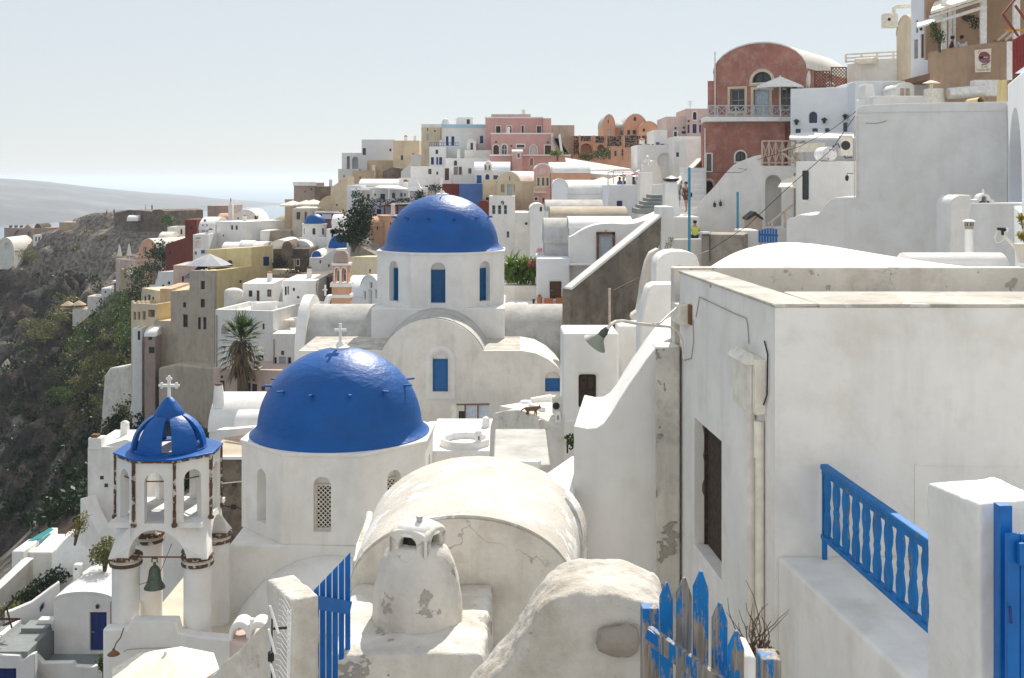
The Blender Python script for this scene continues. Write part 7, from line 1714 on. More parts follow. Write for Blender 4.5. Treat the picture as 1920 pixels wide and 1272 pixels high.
mb.lathe([(.41, z0 - .15), (.405, z0), (.395, z0 + .15), (.37, z0 + .32), (.33, z0 + .46), (.27, z0 + .57), (.215, z0 + .625), (.0, z0 + .64)], (c.x, c.y + .25, 0), 40, sx=.97, sy=.9); bd = obj('body', mb, 'worn', cr, soft=(.018, 10, .035))
# crown: slab pierced by crossing arches with a soft cap
zc = z0 + .575; hw = .185
cf_ = [Vector((c.x + sx * hw, c.y + .25 + sy * hw, 0)) for sx, sy in ((-1, -1), (1, -1), (1, 1), (-1, 1))]
rot = Matrix.Rotation(R(-24), 3, 'Z'); cc = Vector((c.x, c.y + .25, 0)); cf_ = [cc + rot @ (v - cc) for v in cf_]
for k in range(4):
    f = facw(cf_[k], cf_[(k + 1) % 4]); L = f.L
    ol = [(0, zc - .04), (L * .27, zc - .04)] + [(L / 2 - L * .23 * math.cos(math.pi * j / 10), zc + .07 + .075 * math.sin(math.pi * j / 10)) for j in range(11)] + [(L * .73, zc - .04), (L, zc - .04), (L, zc + .13)] + [(L / 2 + L * .5 * math.cos(math.pi * j / 10), zc + .13 + .075 * math.sin(math.pi * j / 10)) for j in range(1, 10)] + [(0, zc + .13)]
    mb = MB(); wall(mb, f, ol, [], .10, through=True); obj('arch', mb, 'white_old', cr, bevel=.018)
mb = MB(); mb.lathe([(.20, zc + .15), (.17, zc + .205), (.09, zc + .235), (0, zc + .24)], (cc.x, cc.y, 0), 24); obj('cap', mb, 'white_near', cr, smooth=60)
mb = MB(); mb.lathe([(.13, zc - .02), (.13, zc + .12)], (cc.x, cc.y, 0), 12); obj('flue', mb, 'black', cr)  # black core standing in for the shade inside the arches
mb = MB(); mb.tube([cc + Vector((.02, -.03, zc + .235)), cc + Vector((.02, -.03, zc + .285))], .028, 8); obj('bolt', mb, 'metal', cr)
# block under the chimney
bk = MB(); bk.prism([P(618, 1190, 8.9) * 1., P(908, 1198, 8.9) * 1., P(925, 1120, 10.47), P(660, 1120, 10.47)], (0, 0, -3)); 
for i in range(4): bk.v[i].z = z0 - .02
for i in range(4, 8): bk.v[i].z = z0 - 3
tag(obj('plaster_block', bk, 'worn', soft=(.03, 22, .05)), 'peeling whitewashed block under the rounded chimney', 'block')
# hump pier of the picket gate
f = Fac(880, 6.0, 1240, 5.9)
hp = poly('rounded_pier', 'big rounded worn pier beside the weathered picket gate', 'pillar', f, [(740, 1470), (1250, 1470), (1249, 1250), (1247, 1185), (1240, 1152), (1215, 1132), (1180, 1120), (1140, 1114), (1085, 1114), (1045, 1121), (1012, 1138), (990, 1172), (968, 1214), (940, 1258), (902, 1302), (856, 1350)], .60, 'worn_tan', down=False, soft=(.022, 34, .05))
mb = MB(); bm_c = P(1163, 1200, 5.88)
for k in range(7):
    pass
mb.lathe([(0, -.13), (.055, -.12), (.085, -.05), (.09, .04), (.07, .1), (0, .12)], (0, 0, 0), 14)
for v in mb.v:
    q = Vector((v.z * .95, v.y * .9, v.x)); q += q.normalized() * noise.noise(q * 17) * .022; v.xyz = bm_c + q
tag(obj('stone_lump', mb, 'cement_lt', smooth=70, soft=(.012, 4, .05)), 'broken stone lump sticking out of the rounded pier', 'stone')
pg = thing('picket_gate', 'weathered picket gate with flaking blue paint', 'gate', P(1300, 1300, 5.2))
mb = MB(); mb.box(P(1204, 1420, 5.45), P(1236, 1142, 5.45) + Vector((0, .08, 0))); obj('post', mb, 'picket_paint', pg, bevel=.006)
for i, (x0, x1, yt, D, lean) in enumerate(((1237, 1262, 1093, 5.40, 0), (1268, 1297, 1084, 5.30, 2), (1299, 1328, 1072, 5.20, 3), (1334, 1363, 1131, 5.08, 5), (1364, 1394, 1184, 4.98, 6))):
    mb = MB(); xm = (x0 + x1) / 2; mb.prism([P(x0, 1420, D), P(x1, 1420, D), P(x1 + lean * .3, yt + 34, D), P(xm + 3 + lean * .3, yt, D), P(xm - 2 + lean * .3, yt + 1, D), P(x0 + lean * .3, yt + 30, D)], (0, .022, 0)); obj('picket', mb, 'picket_bare' if i % 2 else 'picket_paint', pg, bevel=.003)
mb = MB(); mb.bar(P(1217, 1190, 5.33), P(1355, 1290, 4.9), .03, .085); obj('brace', mb, 'picket_bare', pg, bevel=.004)
mb = MB(); mb.bar(P(1213, 1188, 5.30), P(1262, 1222, 5.2), .012, .05); obj('hinge', mb, 'blue_fresh', pg)
p2 = MB(); p2.box(P(1428, 1420, 4.55), P(1466, 1238, 4.55) + Vector((0, .12, 0))); o = obj('latch_post', p2, 'picket_bare', bevel=.008); tag(o, 'stubby weathered gate post at the bottom edge', 'post')
st_ = MB(); st_.prism([P(1395, 1232, 6.2), P(1420, 1232, 6.2), P(1420, 1420, 6.2), P(1395, 1420, 6.2)], (0, .3, 0)); tag(obj('kerb_stone', st_, 'white_near', bevel=.03), 'white stone beside the stubby gate post', 'stone')
# left pillar, blue gate, aerial, low wall
rotpost('gate_pillar', 'worn plaster gate pillar left of the blue plank gate', (PX(500, 8.75), 8.75), (PX(546, 8.3), 8.3), PZ(1113, 8.45), 5, 'worn_tan', k=.42, bevel=.035)
gt = thing('plank_gate', 'bright blue plank gate with slanted top in the lower middle', 'gate', P(620, 1272, 8.9))
for k in range(6):
    a = 588 + k * 11.8; D = 8.55 + k * .09; yt = 1108 - k * 12.2
    mb = MB(); mb.prism([P(a, 1420, D), P(a + 9.4, 1420, D), P(a + 9.4, yt - 10, D), P(a, yt, D)], (0, .025, 0)); obj('plank', mb, 'blue_fresh', gt, bevel=.003)
for y0, y1 in ((1128, 1140), (1300, 1290)): mb = MB(); mb.bar(P(586, y0, 8.50), P(655, y1, 8.98), .03, .10); obj('rail', mb, 'blue_fresh', gt)
poly('low_wall', 'low crumbling plaster wall at the bottom left', 'wall', Fac(380, 9.3, 512, 8.9), [(360, 1400), (512, 1400), (512, 1162), (500, 1166), (478, 1186), (440, 1222), (400, 1262), (372, 1292)], .4, 'worn_tan', down=False, soft=(.022, 10, .04))
an = thing('wall_aerial', 'white grid television aerial fixed to the worn gate pillar', 'antenna', P(525, 1272, 7.9))
D0 = 7.9
for k in range(16):
    y = 1118 + k * 10.2; mb = MB(); mb.tube([P(524 - k * .6, y - 5, D0), P(531 - k * .5, y - 2, D0 - .02), P(544 - k * .25, y + 22, D0 - .12)], .0018, 5); obj('grid_wire', mb, 'canvas_white', an)
mb = MB(); mb.tube([P(533 + 7, 1145 + 0, D0 - .1), P(539, 1290, D0 - .1)], .006, 5); obj('side_rod', mb, 'canvas_white', an)
mb = MB(); mb.tube([P(545, 1144, D0 - .13), P(542, 1290, D0 - .13)], .006, 5); obj('side_rod', mb, 'canvas_white', an)
for a, b2 in (((506, 1136), (522, 1188)), ((504, 1180), (515, 1226)), ((507, 1245), (516, 1275))): mb = MB(); mb.tube([P(*a, 7.7), P(*b2, 7.7)], .009, 6); obj('dipole', mb, 'canvas_white', an)
mb = MB(); mb.tube([P(514, 1179, 7.72), P(540, 1177, 7.85)], .010, 6); obj('boom', mb, 'black', an)
mb = MB(); mb.tube([P(510, 1160, 7.7), P(509, 1290, 7.75)], .006, 5); obj('cable', mb, 'black', an)
mb = MB(); mb.lathe([(0, -.035), (.022, -.03), (.022, .03), (0, .035)], P(508, 1231, 7.7), 8); obj('balun', mb, 'black', an)
# little white hoods left of the aerial
t = thing('chimney_hood', 'little white double-arched chimney hood at the lower left', 'chimney', P(460, 1245, 13)); D0 = 13.
mb = MB(); mb.lathe([(.25, PZ(1262, D0) - 2), (.25, PZ(1212, D0)), (.22, PZ(1207, D0))], (PX(462, D0), D0 + .25, 0), 24); obj('drum', mb, 'pinkish', t, smooth=40)
for sx, lbl in ((-.10, 'a'), (.12, 'b')):
    f = Fac(462, D0 + .1, 463, D0 + .1); f.A = Vector((PX(460, D0) + sx - .13, D0 + .12, 0))
    lo = [(0, PZ(1212, D0)), (.05, PZ(1212, D0))] + [(.13 - .08 * math.cos(math.pi * j / 8), PZ(1206, D0) + .12 * math.sin(math.pi * j / 8)) for j in range(9)] + [(.21, PZ(1212, D0)), (.26, PZ(1212, D0))] + [(.13 + .13 * math.cos(math.pi * j / 10), PZ(1200, D0) + .16 * math.sin(math.pi * j / 10)) for j in range(11)]
    mb = MB(); wall(mb, f, lo, [], .26, through=True); obj('hood', mb, 'white', t, bevel=.02)
mb = MB(); mb.tube([P(473, 1178, D0 + .2), P(473, 1160, D0 + .2)], [.035, .03], 10); obj('finial', mb, 'white', t, smooth=50)
# cream parasol, dish lamp below the tower
parasol(310, 1231, 26.5, 1.28, 'large cream parasol at the bottom left below the bell tower', 'canvas', 2.3, 8, .30)
t = thing('dish_lamp', 'old brass dish lamp hanging from the bell tower wall', 'lamp', P(228, 1190, 29.4))
mb = MB(); mb.tube([P(232, 1178, 29.4), P(226, 1196, 29.2), P(218, 1206, 29.0), P(214, 1216, 29.0)], .018, 6); obj('arm', mb, 'rust', t)
mb = MB(); q = P(213, 1224, 29.0); mb.lathe([(.03, .10), (.05, .05), (.15, -.03), (.16, -.05)], q, 18, caps=False); obj('shade', mb, 'brass' if 'brass' in MATS else 'rust', t, smooth=60, fix=False)
mb = MB(); mb.tube([P(232, 1222, 29.5), P(240, 1218, 29.5), P(270, 1216, 29.5), P(318, 1215, 29.5), P(323, 1217, 29.5), P(323, 1228, 29.5)], .012, 5); tag(obj('wall_cable', mb, 'taupe'), 'thin cable along the wall below the bell tower', 'cable')
# ---------------------------------------------------------------- lower left houses
H('stained_house', 'white house with stained wall and roof stub left of the bell tower', 164, 262, 838, 1010, 58, None, 4, 'white_near', 'none')
t = thing('roof_stub', 'square white chimney stub with brown cap on the stained house', 'chimney', P(176, 838, 58)); block(t, 'stack', 165, 189, 822, 57.9, .6, .7, 'white'); block(t, 'cap', 170, 183, 816, 58, .15, .4, 'brownstone', 0)
mb = MB(); mb.prism([P(190, 838, 58.2), P(205, 833, 58.2), P(222, 828, 58.2), P(236, 824, 58.2), P(245, 828, 58.2), P(245, 845, 58.2), P(190, 845, 58.2)], (0, 2.5, 0)); tag(obj('wavy_parapet', mb, 'white', bevel=.05), 'wavy white parapet on the stained house', 'wall')
poly('stair_parapet', 'white stepped stair parapet below the stained house', 'wall', Fac(150, 57, 218, 55.5), [(150, 1075), (218, 1060), (218, 962), (200, 985), (185, 1000), (165, 962), (155, 935), (150, 935)], .8, 'white', bevel=.05)
H('vaulted_house', 'white vaulted house above the dark bushes at the lower left', 97, 200, 998, 1066, 56, None, 4.4, 'white', 'vault', 1.5)
pl = thing('pool_terrace', 'infinity pool terrace with turquoise water at the left', 'pool', P(60, 1040, 62))
mb = MB(); mb.prism([P(27, 1034, 60), P(97, 990, 66), P(108, 990, 66), P(108, 1012, 62), P(62, 1036, 59.5)], (0, 0, -4)); obj('basin', mb, 'white', pl)
mb = MB(); mb.prism([P(52, 1024, 60.6), P(93, 999, 64.8), P(101, 1001, 64.4), P(78, 1020, 60.9)], (0, 0, .03)); 
for v in mb.v: v.z += .25
obj('water', mb, 'pool', pl)
poly('pool_wall', 'cream wall running along the pool terrace to the left edge', 'wall', Fac(0, 55, 68, 58), [(0, 1155), (45, 1155), (68, 1075), (66, 1046), (58, 1050), (0, 1105)], .5, 'white_warm', bevel=.04)
H('pool_block', 'white block in front of the pool', 22, 44, 1034, 1100, 59, None, 2, 'white', 'none')
H('patio_block', 'cream patio block with tan floor beside the vaulted house', 62, 97, 1036, 1075, 57, None, 3, 'white_warm', 'none', rm='terrace_tan')
bd_, f = H('blue_door_hut', 'white vaulted hut with dark blue door at the lower left', 101, 214, 1111, 1235, 50, None, 3.6, 'white', 'arch', .36, wins='d:n 168 1148 200 1222', cat='house', drop=.5)
t = thing('hut_chimney', 'little white chimney on the blue door hut', 'chimney', P(142, 1075, 52)); block(t, 'stack', 136, 150, 1060, 52, .7, .4, 'white', .06); block(t, 'opening', 140, 144, 1066, 51.98, .08, .05, 'dark', 0)
poly('garden_wall', 'white garden wall sloping up to the blue door hut', 'wall', Fac(10, 50.5, 112, 51.6), [(10, 1185), (112, 1190), (112, 1092), (95, 1104), (60, 1130), (22, 1146), (10, 1149)], .3, 'white', bevel=.04)
t = thing('terrace_floor', 'grey painted terrace floor at the lower left', 'terrace', P(50, 1200, 46.5))
mb = MB(); mb.box((-33, 47.4, -26), (-20.49, 50.4, -20.0)); obj('upper_floor', mb, 'terrace_grey', t)
mb = MB(); mb.box((-20.48, 48.3, -26), (-17.2, 49.98, -21.2)); obj('lower_floor', mb, 'terrace_grey', t)
mb = MB(); mb.box((PX(45, 49.7), 49.4, -20.0), (PX(96, 49.9), 50.35, -19.82)); obj('step', mb, 'terrace_grey', t)
poly('terrace_parapet', 'white parapet with blue door frame at the bottom left corner', 'wall', Fac(-20, 47.2, 65, 47.2), [(-20, 1300), (65, 1300), (65, 1226), (58, 1228), (40, 1240), (36, 1230), (-20, 1228)], .3, 'white', 'd:n -14 1254 30 1300', bevel=.03, down=False)
poly('terrace_parapet', 'white front parapet below the blue door hut', 'wall', Fac(62, 48.2, 215, 48.2), [(62, 1320), (215, 1320), (215, 1236), (172, 1252), (140, 1250), (137, 1243), (80, 1244), (64, 1226)], .3, 'white', bevel=.03, down=False)
poly('side_parapet', 'narrow white parapet along the grey terrace at the left edge', 'wall', Fac(-20, 47.5, 40, 50.2), [(-20, 1235), (40, 1182), (40, 1162), (-20, 1212)], .25, 'white', bevel=.03, down=False)
block(tag(thing('white_bench', 'white built-in bench on the grey terrace', 'bench', P(85, 1180, 48)), 'white built-in bench on the grey terrace', 'bench'), 'seat', 70, 100, 1163, 49.9, .5, .45, 'white')
bg2 = thing('blue_fence', 'small dark blue slatted fence on the garden wall', 'fence', P(82, 1140, 49.5))
for k in range(6): strip('slat', '', '', P(76 + k * 2.3, 1147 - k * 3.6, 51.0 + k * .1), P(76 + k * 2.3, 1138 - k * 3.6, 51.0 + k * .1), .05, .03, 'navy', bg2)
for dy in (0, 6): strip('rail', '', '', P(75, 1147 - dy, 51.05), P(89, 1126 - dy, 51.55), .03, .05, 'navy', bg2)
dc = thing('deck_chair', 'dark folding deck chair at the left edge', 'deck chair', P(20, 1175, 48.6))
for a, b2 in (((0, 1155, 48.4), (32, 1116, 48.4)), ((0, 1157, 48.9), (32, 1118, 48.9)), ((-4, 1160, 48.4), (38, 1160, 48.4)), ((-4, 1162, 48.9), (38, 1162, 48.9)), ((12, 1138, 48.4), (22, 1176, 48.4)), ((12, 1140, 48.9), (22, 1178, 48.9)), ((34, 1160, 48.4), (6, 1172, 48.4)), ((34, 1162, 48.9), (6, 1174, 48.9))): strip('slat', '', '', P(*a), P(*b2), .05, .05, 'brown', dc)
mb = MB(); mb.prism([P(2, 1150, 48.42), P(30, 1117, 48.42), P(30, 1119, 48.88), P(2, 1152, 48.88)], (0, 0, .02)); obj('sling', mb, 'navy', dc)
# ---------------------------------------------------------------- unseen houses added behind the viewer; their sunlit fronts brighten the shaded walls
for i, (x0, x1, y, zb, zt, dp) in enumerate(((-26, -15, -6, -26, -9, 8), (-15, -6, -11, -16, -3.5, 8), (-6, 3, -13, -12, 2.5, 8), (3, 11, -10, -10, 4.5, 8), (11, 22, -7, -8, 7, 8), (-34, -22, -22, -30, -6, 8), (-22, -8, -26, -20, 3, 9), (-8, 8, -27, -12, 9, 9), (8, 26, -24, -8, 13, 9))):
    t = thing('unseen_house', 'added unseen white house %s behind the viewpoint' % ['far down the slope', 'on the lower terrace', 'straight', 'to the right', 'on the upper lane', 'lowest in the second row', 'left in the second row', 'middle of the second row', 'highest in the second row'][i], 'house', ((x0 + x1) / 2, y - dp / 2, zb), 'added unseen houses behind the viewpoint')
    mb = MB(); mb.box((x0 + .2, y - dp, zb), (x1 - .2, y, zt)); obj('wall', mb, 'white', t, bevel=.08)
    for k in range(2):
        cx_ = x0 + (x1 - x0) * (.3 + .4 * k)
        mb = MB(); mb.box((cx_ - .45, y - .02, zt - 2.6), (cx_ + .45, y + .03, zt - 1.2)); obj('shutter', mb, 'blue_win', t)
    mb = MB(); mb.box((x0 + .1, y - dp - .1, zt), (x1 - .1, y + .1, zt + .18)); obj('roof', mb, 'white', t)
# ---------------------------------------------------------------- plants
def blade(mb, p, d, l, w, droop, n=4):
    """arching strap leaf"""
    d = Vector(d).normalized(); s = d.cross(Vector((0, 0, 1)))
    s = s.normalized() if s.length > .05 else Vector((1, 0, 0))
    prev = None; q = Vector(p); dd = d.copy(); vs = []
    for k in range(n + 1):
        t = k / n; ww = w * (1 - t) ** .7 * (.5 + min(1, t * 4) * .5)
        vs += [q - s * ww, q + s * ww]
        q = q + dd * (l / n); dd = (dd + Vector((0, 0, -droop / n))).normalized()
    mb.add(vs, [(2 * k, 2 * k + 1, 2 * k + 3, 2 * k + 2) for k in range(n)])
def fan(mb, p, d, r, n=12, droop=.3):
    """palm fan leaf: stalk plus radiating segments"""
    d = Vector(d).normalized(); s = d.cross(Vector((0, 0, 1))).normalized(); u = s.cross(d)
    tip = Vector(p) + d * r * .8
    mb.tube([p, tip], .02, 4, False)
    for k in range(n):
        a = R(-75 + 150 * k / (n - 1)); v = d * math.cos(a) + s * math.sin(a)
        blade(mb, tip, v + u * .12, r * (.9 - .25 * abs(a)), r * .055, droop * (1 + random.random()), 3)
# palm
base = P(456, 742, 78.5); top = P(452, 640, 78.5)
pt = thing('palm_tree', 'fan palm with skirt of dead brown leaves', 'palm', base)
mb = MB(); mb.tube([base, base.lerp(top, .3), base.lerp(top, .7), top], [.42, .36, .34, .36], 12); obj('trunk', mb, 'trunk', pt, smooth=60)
rnd = random.Random(4); random.seed(4)
mb = MB()
for k in range(46):
    a = rnd.uniform(0, 6.283); el = rnd.uniform(-.05, 1.35); d = Vector((math.cos(a) * math.cos(el), math.sin(a) * math.cos(el), math.sin(el)))
    fan(mb, top + Vector((0, 0, rnd.uniform(-.2, .5))), d, rnd.uniform(.95, 1.35), 11, .35)
for sx in (-1, 1):
    for k in range(5):
        a = (math.pi if sx < 0 else 0) + rnd.uniform(-.6, .6)
        fan(mb, top + Vector((0, 0, -.3 - .25 * k)), Vector((math.cos(a), math.sin(a) * .6, -.05 - .12 * k)), 1.25, 10, .9)
obj('crown', mb, 'leaf', pt, fix=False)
mb = MB()
for k in range(130):
    a = rnd.uniform(0, 6.283); h = rnd.uniform(0, 1)
    rr = .40 + .35 * (1 - h) * rnd.random()
    p0 = top + Vector((math.cos(a) * .35, math.sin(a) * .35, -h * 2.2 + .1))
    blade(mb, p0, Vector((math.cos(a) * .75, math.sin(a) * .75, -.5)), rnd.uniform(.9, 1.6), rnd.uniform(.07, .16), 2.4, 4)
obj('dead_leaf_skirt', mb, 'leaf_dry', pt, fix=False)
# vine tree, cypress-like shrubs and trees in the town
def bush(name, label, cat, blobs, mat, leaf, per=1., trunk=True, seed=1):
    b0 = min(blobs, key=lambda b: b[0].z); base = b0[0] + Vector((0, 0, -b0[3]))
    t = thing(name, label, cat, base); mb = MB()
    for i, (c, rx, ry, rz) in enumerate(blobs):
        leaves(mb, c, rx, ry, rz, int(per * 900 * rx * rz / (leaf * leaf) * .012) + 60, leaf, .2, .6, seed * 31 + i, .4)
    obj('crown', mb, mat, t, fix=False)
    if trunk:
        mb = MB()
        for c, rx, ry, rz in blobs: mb.tube([base + Vector((0, 0, -.4)), base.lerp(c, .5) + Vector((.1 * rx, 0, 0)), c], [.10 * max(rx, .6), .06 * max(rx, .6), .02], 6)
        obj('trunk', mb, 'trunk', t)
    return t
def B(px, py, D, rx, rz, ry=None): return (P(px, py, D), rx * SC(D), (ry or rx) * SC(D), rz * SC(D))
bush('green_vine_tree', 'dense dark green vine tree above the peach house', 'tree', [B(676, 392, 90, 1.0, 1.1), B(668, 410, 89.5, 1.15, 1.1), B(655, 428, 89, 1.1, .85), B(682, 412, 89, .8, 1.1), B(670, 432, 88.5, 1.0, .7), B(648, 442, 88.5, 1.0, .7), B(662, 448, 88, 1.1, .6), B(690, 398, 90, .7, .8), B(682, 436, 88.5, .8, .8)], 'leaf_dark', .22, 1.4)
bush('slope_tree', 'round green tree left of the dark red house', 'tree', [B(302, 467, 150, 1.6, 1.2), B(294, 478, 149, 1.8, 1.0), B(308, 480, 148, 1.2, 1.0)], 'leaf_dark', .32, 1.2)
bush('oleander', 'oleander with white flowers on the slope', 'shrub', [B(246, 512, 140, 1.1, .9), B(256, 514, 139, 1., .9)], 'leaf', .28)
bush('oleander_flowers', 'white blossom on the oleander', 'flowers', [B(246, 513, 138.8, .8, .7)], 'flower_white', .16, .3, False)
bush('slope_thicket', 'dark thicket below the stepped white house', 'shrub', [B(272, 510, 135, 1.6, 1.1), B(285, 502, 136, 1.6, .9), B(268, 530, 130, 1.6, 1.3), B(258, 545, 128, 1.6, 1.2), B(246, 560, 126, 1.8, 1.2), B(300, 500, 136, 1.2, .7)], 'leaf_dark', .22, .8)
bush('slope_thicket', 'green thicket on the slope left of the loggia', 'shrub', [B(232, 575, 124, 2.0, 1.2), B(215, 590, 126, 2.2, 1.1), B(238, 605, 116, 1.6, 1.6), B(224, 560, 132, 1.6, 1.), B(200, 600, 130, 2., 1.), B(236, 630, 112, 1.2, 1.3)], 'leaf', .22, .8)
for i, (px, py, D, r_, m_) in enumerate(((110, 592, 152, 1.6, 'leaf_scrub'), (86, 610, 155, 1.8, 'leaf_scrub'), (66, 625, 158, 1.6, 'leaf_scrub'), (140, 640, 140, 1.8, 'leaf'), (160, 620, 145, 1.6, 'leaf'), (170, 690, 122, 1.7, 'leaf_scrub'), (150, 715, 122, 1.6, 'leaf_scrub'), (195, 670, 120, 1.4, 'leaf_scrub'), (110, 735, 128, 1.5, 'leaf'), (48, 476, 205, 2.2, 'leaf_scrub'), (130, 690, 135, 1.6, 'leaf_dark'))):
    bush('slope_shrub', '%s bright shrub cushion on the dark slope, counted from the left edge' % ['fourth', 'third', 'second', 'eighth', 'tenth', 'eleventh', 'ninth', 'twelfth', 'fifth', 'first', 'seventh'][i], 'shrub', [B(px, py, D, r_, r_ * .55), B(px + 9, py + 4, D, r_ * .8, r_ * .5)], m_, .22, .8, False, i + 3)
bush('castle_tree', 'small green tree right of the castle ruin', 'tree', [B(313, 411, 200, 1.4, 1.), B(318, 416, 199, 1.0, .8)], 'leaf', .34)
bush('stone_house_plants', 'climbing plants on the dark stone house', 'shrub', [B(524, 494, 106.5, .8, .6, .4), B(549, 514, 103, .9, .5, .5)], 'leaf_dark', .2)
bush('mansion_bushes', 'green bush in front of the pink mansion stair', 'shrub', [B(1045, 288, 106.5, .9, .3, .5), B(1040, 288, 106.5, .5, .25, .4)], 'leaf_bright', .18)
bush('arch_plants', 'green plants in front of the patterned wall arches', 'shrub', [B(1122, 291, 117, .9, .6, .5), B(1097, 293, 117.5, .9, .35, .4), B(1135, 285, 117.6, .5, .7, .4)], 'leaf', .2)
bush('restaurant_plants', 'green plants along the white restaurant terrace', 'shrub', [B(668, 366, 92.5, .5, .5), B(787, 368, 93, .6, .6), B(755, 376, 92.5, 1.0, .2, .3), B(712, 377, 92.5, 1.0, .15, .3)], 'leaf_dark', .15)
bush('dark_flower_bush', 'dark flowering bush on the white flat house', 'shrub', [B(816, 353, 99.5, .8, .4, .4)], 'leaf_dark', .16)
# dark bushes at the lower left
bush('lower_bushes', 'dark olive bushes between hut roof and vaulted house', 'shrub', [B(50, 1122, 55, .65, .5), B(70, 1108, 55, .7, .5), B(90, 1092, 55.5, .7, .5), B(110, 1080, 55, .6, .4), B(38, 1128, 54.5, .5, .4)], 'leaf_dark', .16, 1.3)
bush('lower_bushes', 'olive shrub left of the bell tower columns', 'shrub', [B(184, 1040, 53, .55, .45), B(200, 1022, 53, .5, .45), B(196, 1048, 52.5, .5, .35), B(206, 1040, 52.5, .4, .5)], 'leaf_scrub', .14, 1.5)
bush('lower_bushes', 'pale dry shrub at the left edge beside the deck chair', 'shrub', [B(10, 1148, 53, .6, .35), B(28, 1140, 53, .6, .35), B(45, 1142, 53, .4, .25)], 'leaf_scrub', .14, 1.2)
bush('fennel', 'feathery yellow-green plant above the vaulted house', 'shrub', [B(150, 985, 55, .35, .5), B(158, 975, 55, .3, .5), B(140, 998, 55, .4, .25)], 'leaf_yellow', .10, .4)
bush('corner_plant', 'green and dry plants beside the cream parasol', 'shrub', [B(196, 1252, 34, .22, .3), B(190, 1240, 34, .12, .25)], 'leaf', .08, .7)
PUSH_OUT[0] = True
# flower bed by the bluish house
fb = thing('strap_leaf_plant', 'clump of long green strap leaves in the flower bed', 'plant', P(975, 535, 38.6)); mb = MB(); rnd = random.Random(9)
for k in range(120):
    px = rnd.uniform(950, 1004); p0 = P(px, rnd.uniform(505, 535), rnd.uniform(38.3, 39.3)); a = rnd.uniform(0, 6.283)
    blade(mb, p0, Vector((math.cos(a) * .6, math.sin(a) * .5, rnd.uniform(.8, 1.6))), rnd.uniform(.8, 1.6), rnd.uniform(.09, .17), rnd.uniform(.6, 2.2), 5)
obj('leaves', mb, 'leaf_bright', fb, fix=False)
bush('hedge', 'dark leafy hedge under the strap leaves', 'shrub', [B(958, 515, 39.2, .35, .4), B(985, 518, 39.2, .4, .35), B(1000, 505, 39.4, .3, .3), B(970, 500, 39.6, .4, .4)], 'leaf', .11, 1.2)
bush('bougainvillea', 'pink bougainvillea blossom over the flower bed', 'flowers', [B(996, 498, 38.2, .17, .13), B(1004, 490, 38.4, .12, .1), B(1012, 470, 39, .14, .12), B(990, 492, 38.3, .08, .08)], 'flower', .05, .6, False)
PUSH_OUT[0] = False
# dry weeds against the pipes, weed at stair foot
t = thing('dry_weed', 'dry brown weed at the foot of the white pipes', 'weed', P(1420, 1215, 9.5)); mb = MB(); rnd = random.Random(6)
for k in range(16):
    q = P(rnd.uniform(1402, 1432), 1235, 9.4); pts_ = [q]; d = Vector((rnd.uniform(-.5, .35), rnd.uniform(-.3, .2), 1))
    for j in range(6): pts_.append(pts_[-1] + d.normalized() * rnd.uniform(.03, .13) * (1.0 if k else 1.2)); d += Vector((rnd.uniform(-.4, .4), rnd.uniform(-.3, .3), 0))
    mb.tube(pts_, [.008, .007, .006, .005, .004, .003, .002], 5)
obj('stems', mb, 'trunk', t)
mb = MB(); leaves(mb, P(1428, 1222, 9.4), .12, .08, .08, 90, .05, .2, .5, 2); leaves(mb, P(1410, 1180, 9.4), .07, .05, .1, 40, .03, .2, .5, 3); obj('dry_leaves', mb, 'leaf_dry', t, fix=False)
PUSH_OUT[0] = True
bush('stair_weed', 'grey-green weed at the foot of the white stair pier', 'weed', [B(1254, 462, 28, .12, .14), B(1258, 452, 28.5, .1, .12)], 'leaf_scrub', .05, .5, False)
# restaurant plants
t = bush('potted_plant', 'leafy potted plant beside the restaurant posts', 'plant', [B(1754, 62, 37.2, .22, .26), B(1762, 72, 37.1, .22, .22), B(1750, 48, 37.3, .14, .16)], 'leaf', .10, 1.)
mb = MB(); mb.lathe([(.12, PZ(97, 37.2)), (.15, PZ(80, 37.2))], (PX(1755, 37.2), 37.2, 0), 14); obj('pot', mb, 'canvas_white', t, smooth=40)
bush('hanging_plant', 'hanging basket plant under the restaurant awning', 'plant', [B(1823, 36, 37, .28, .15), B(1828, 46, 37, .16, .2), B(1812, 34, 37.2, .2, .1)], 'leaf_dark', .09, 1., False)
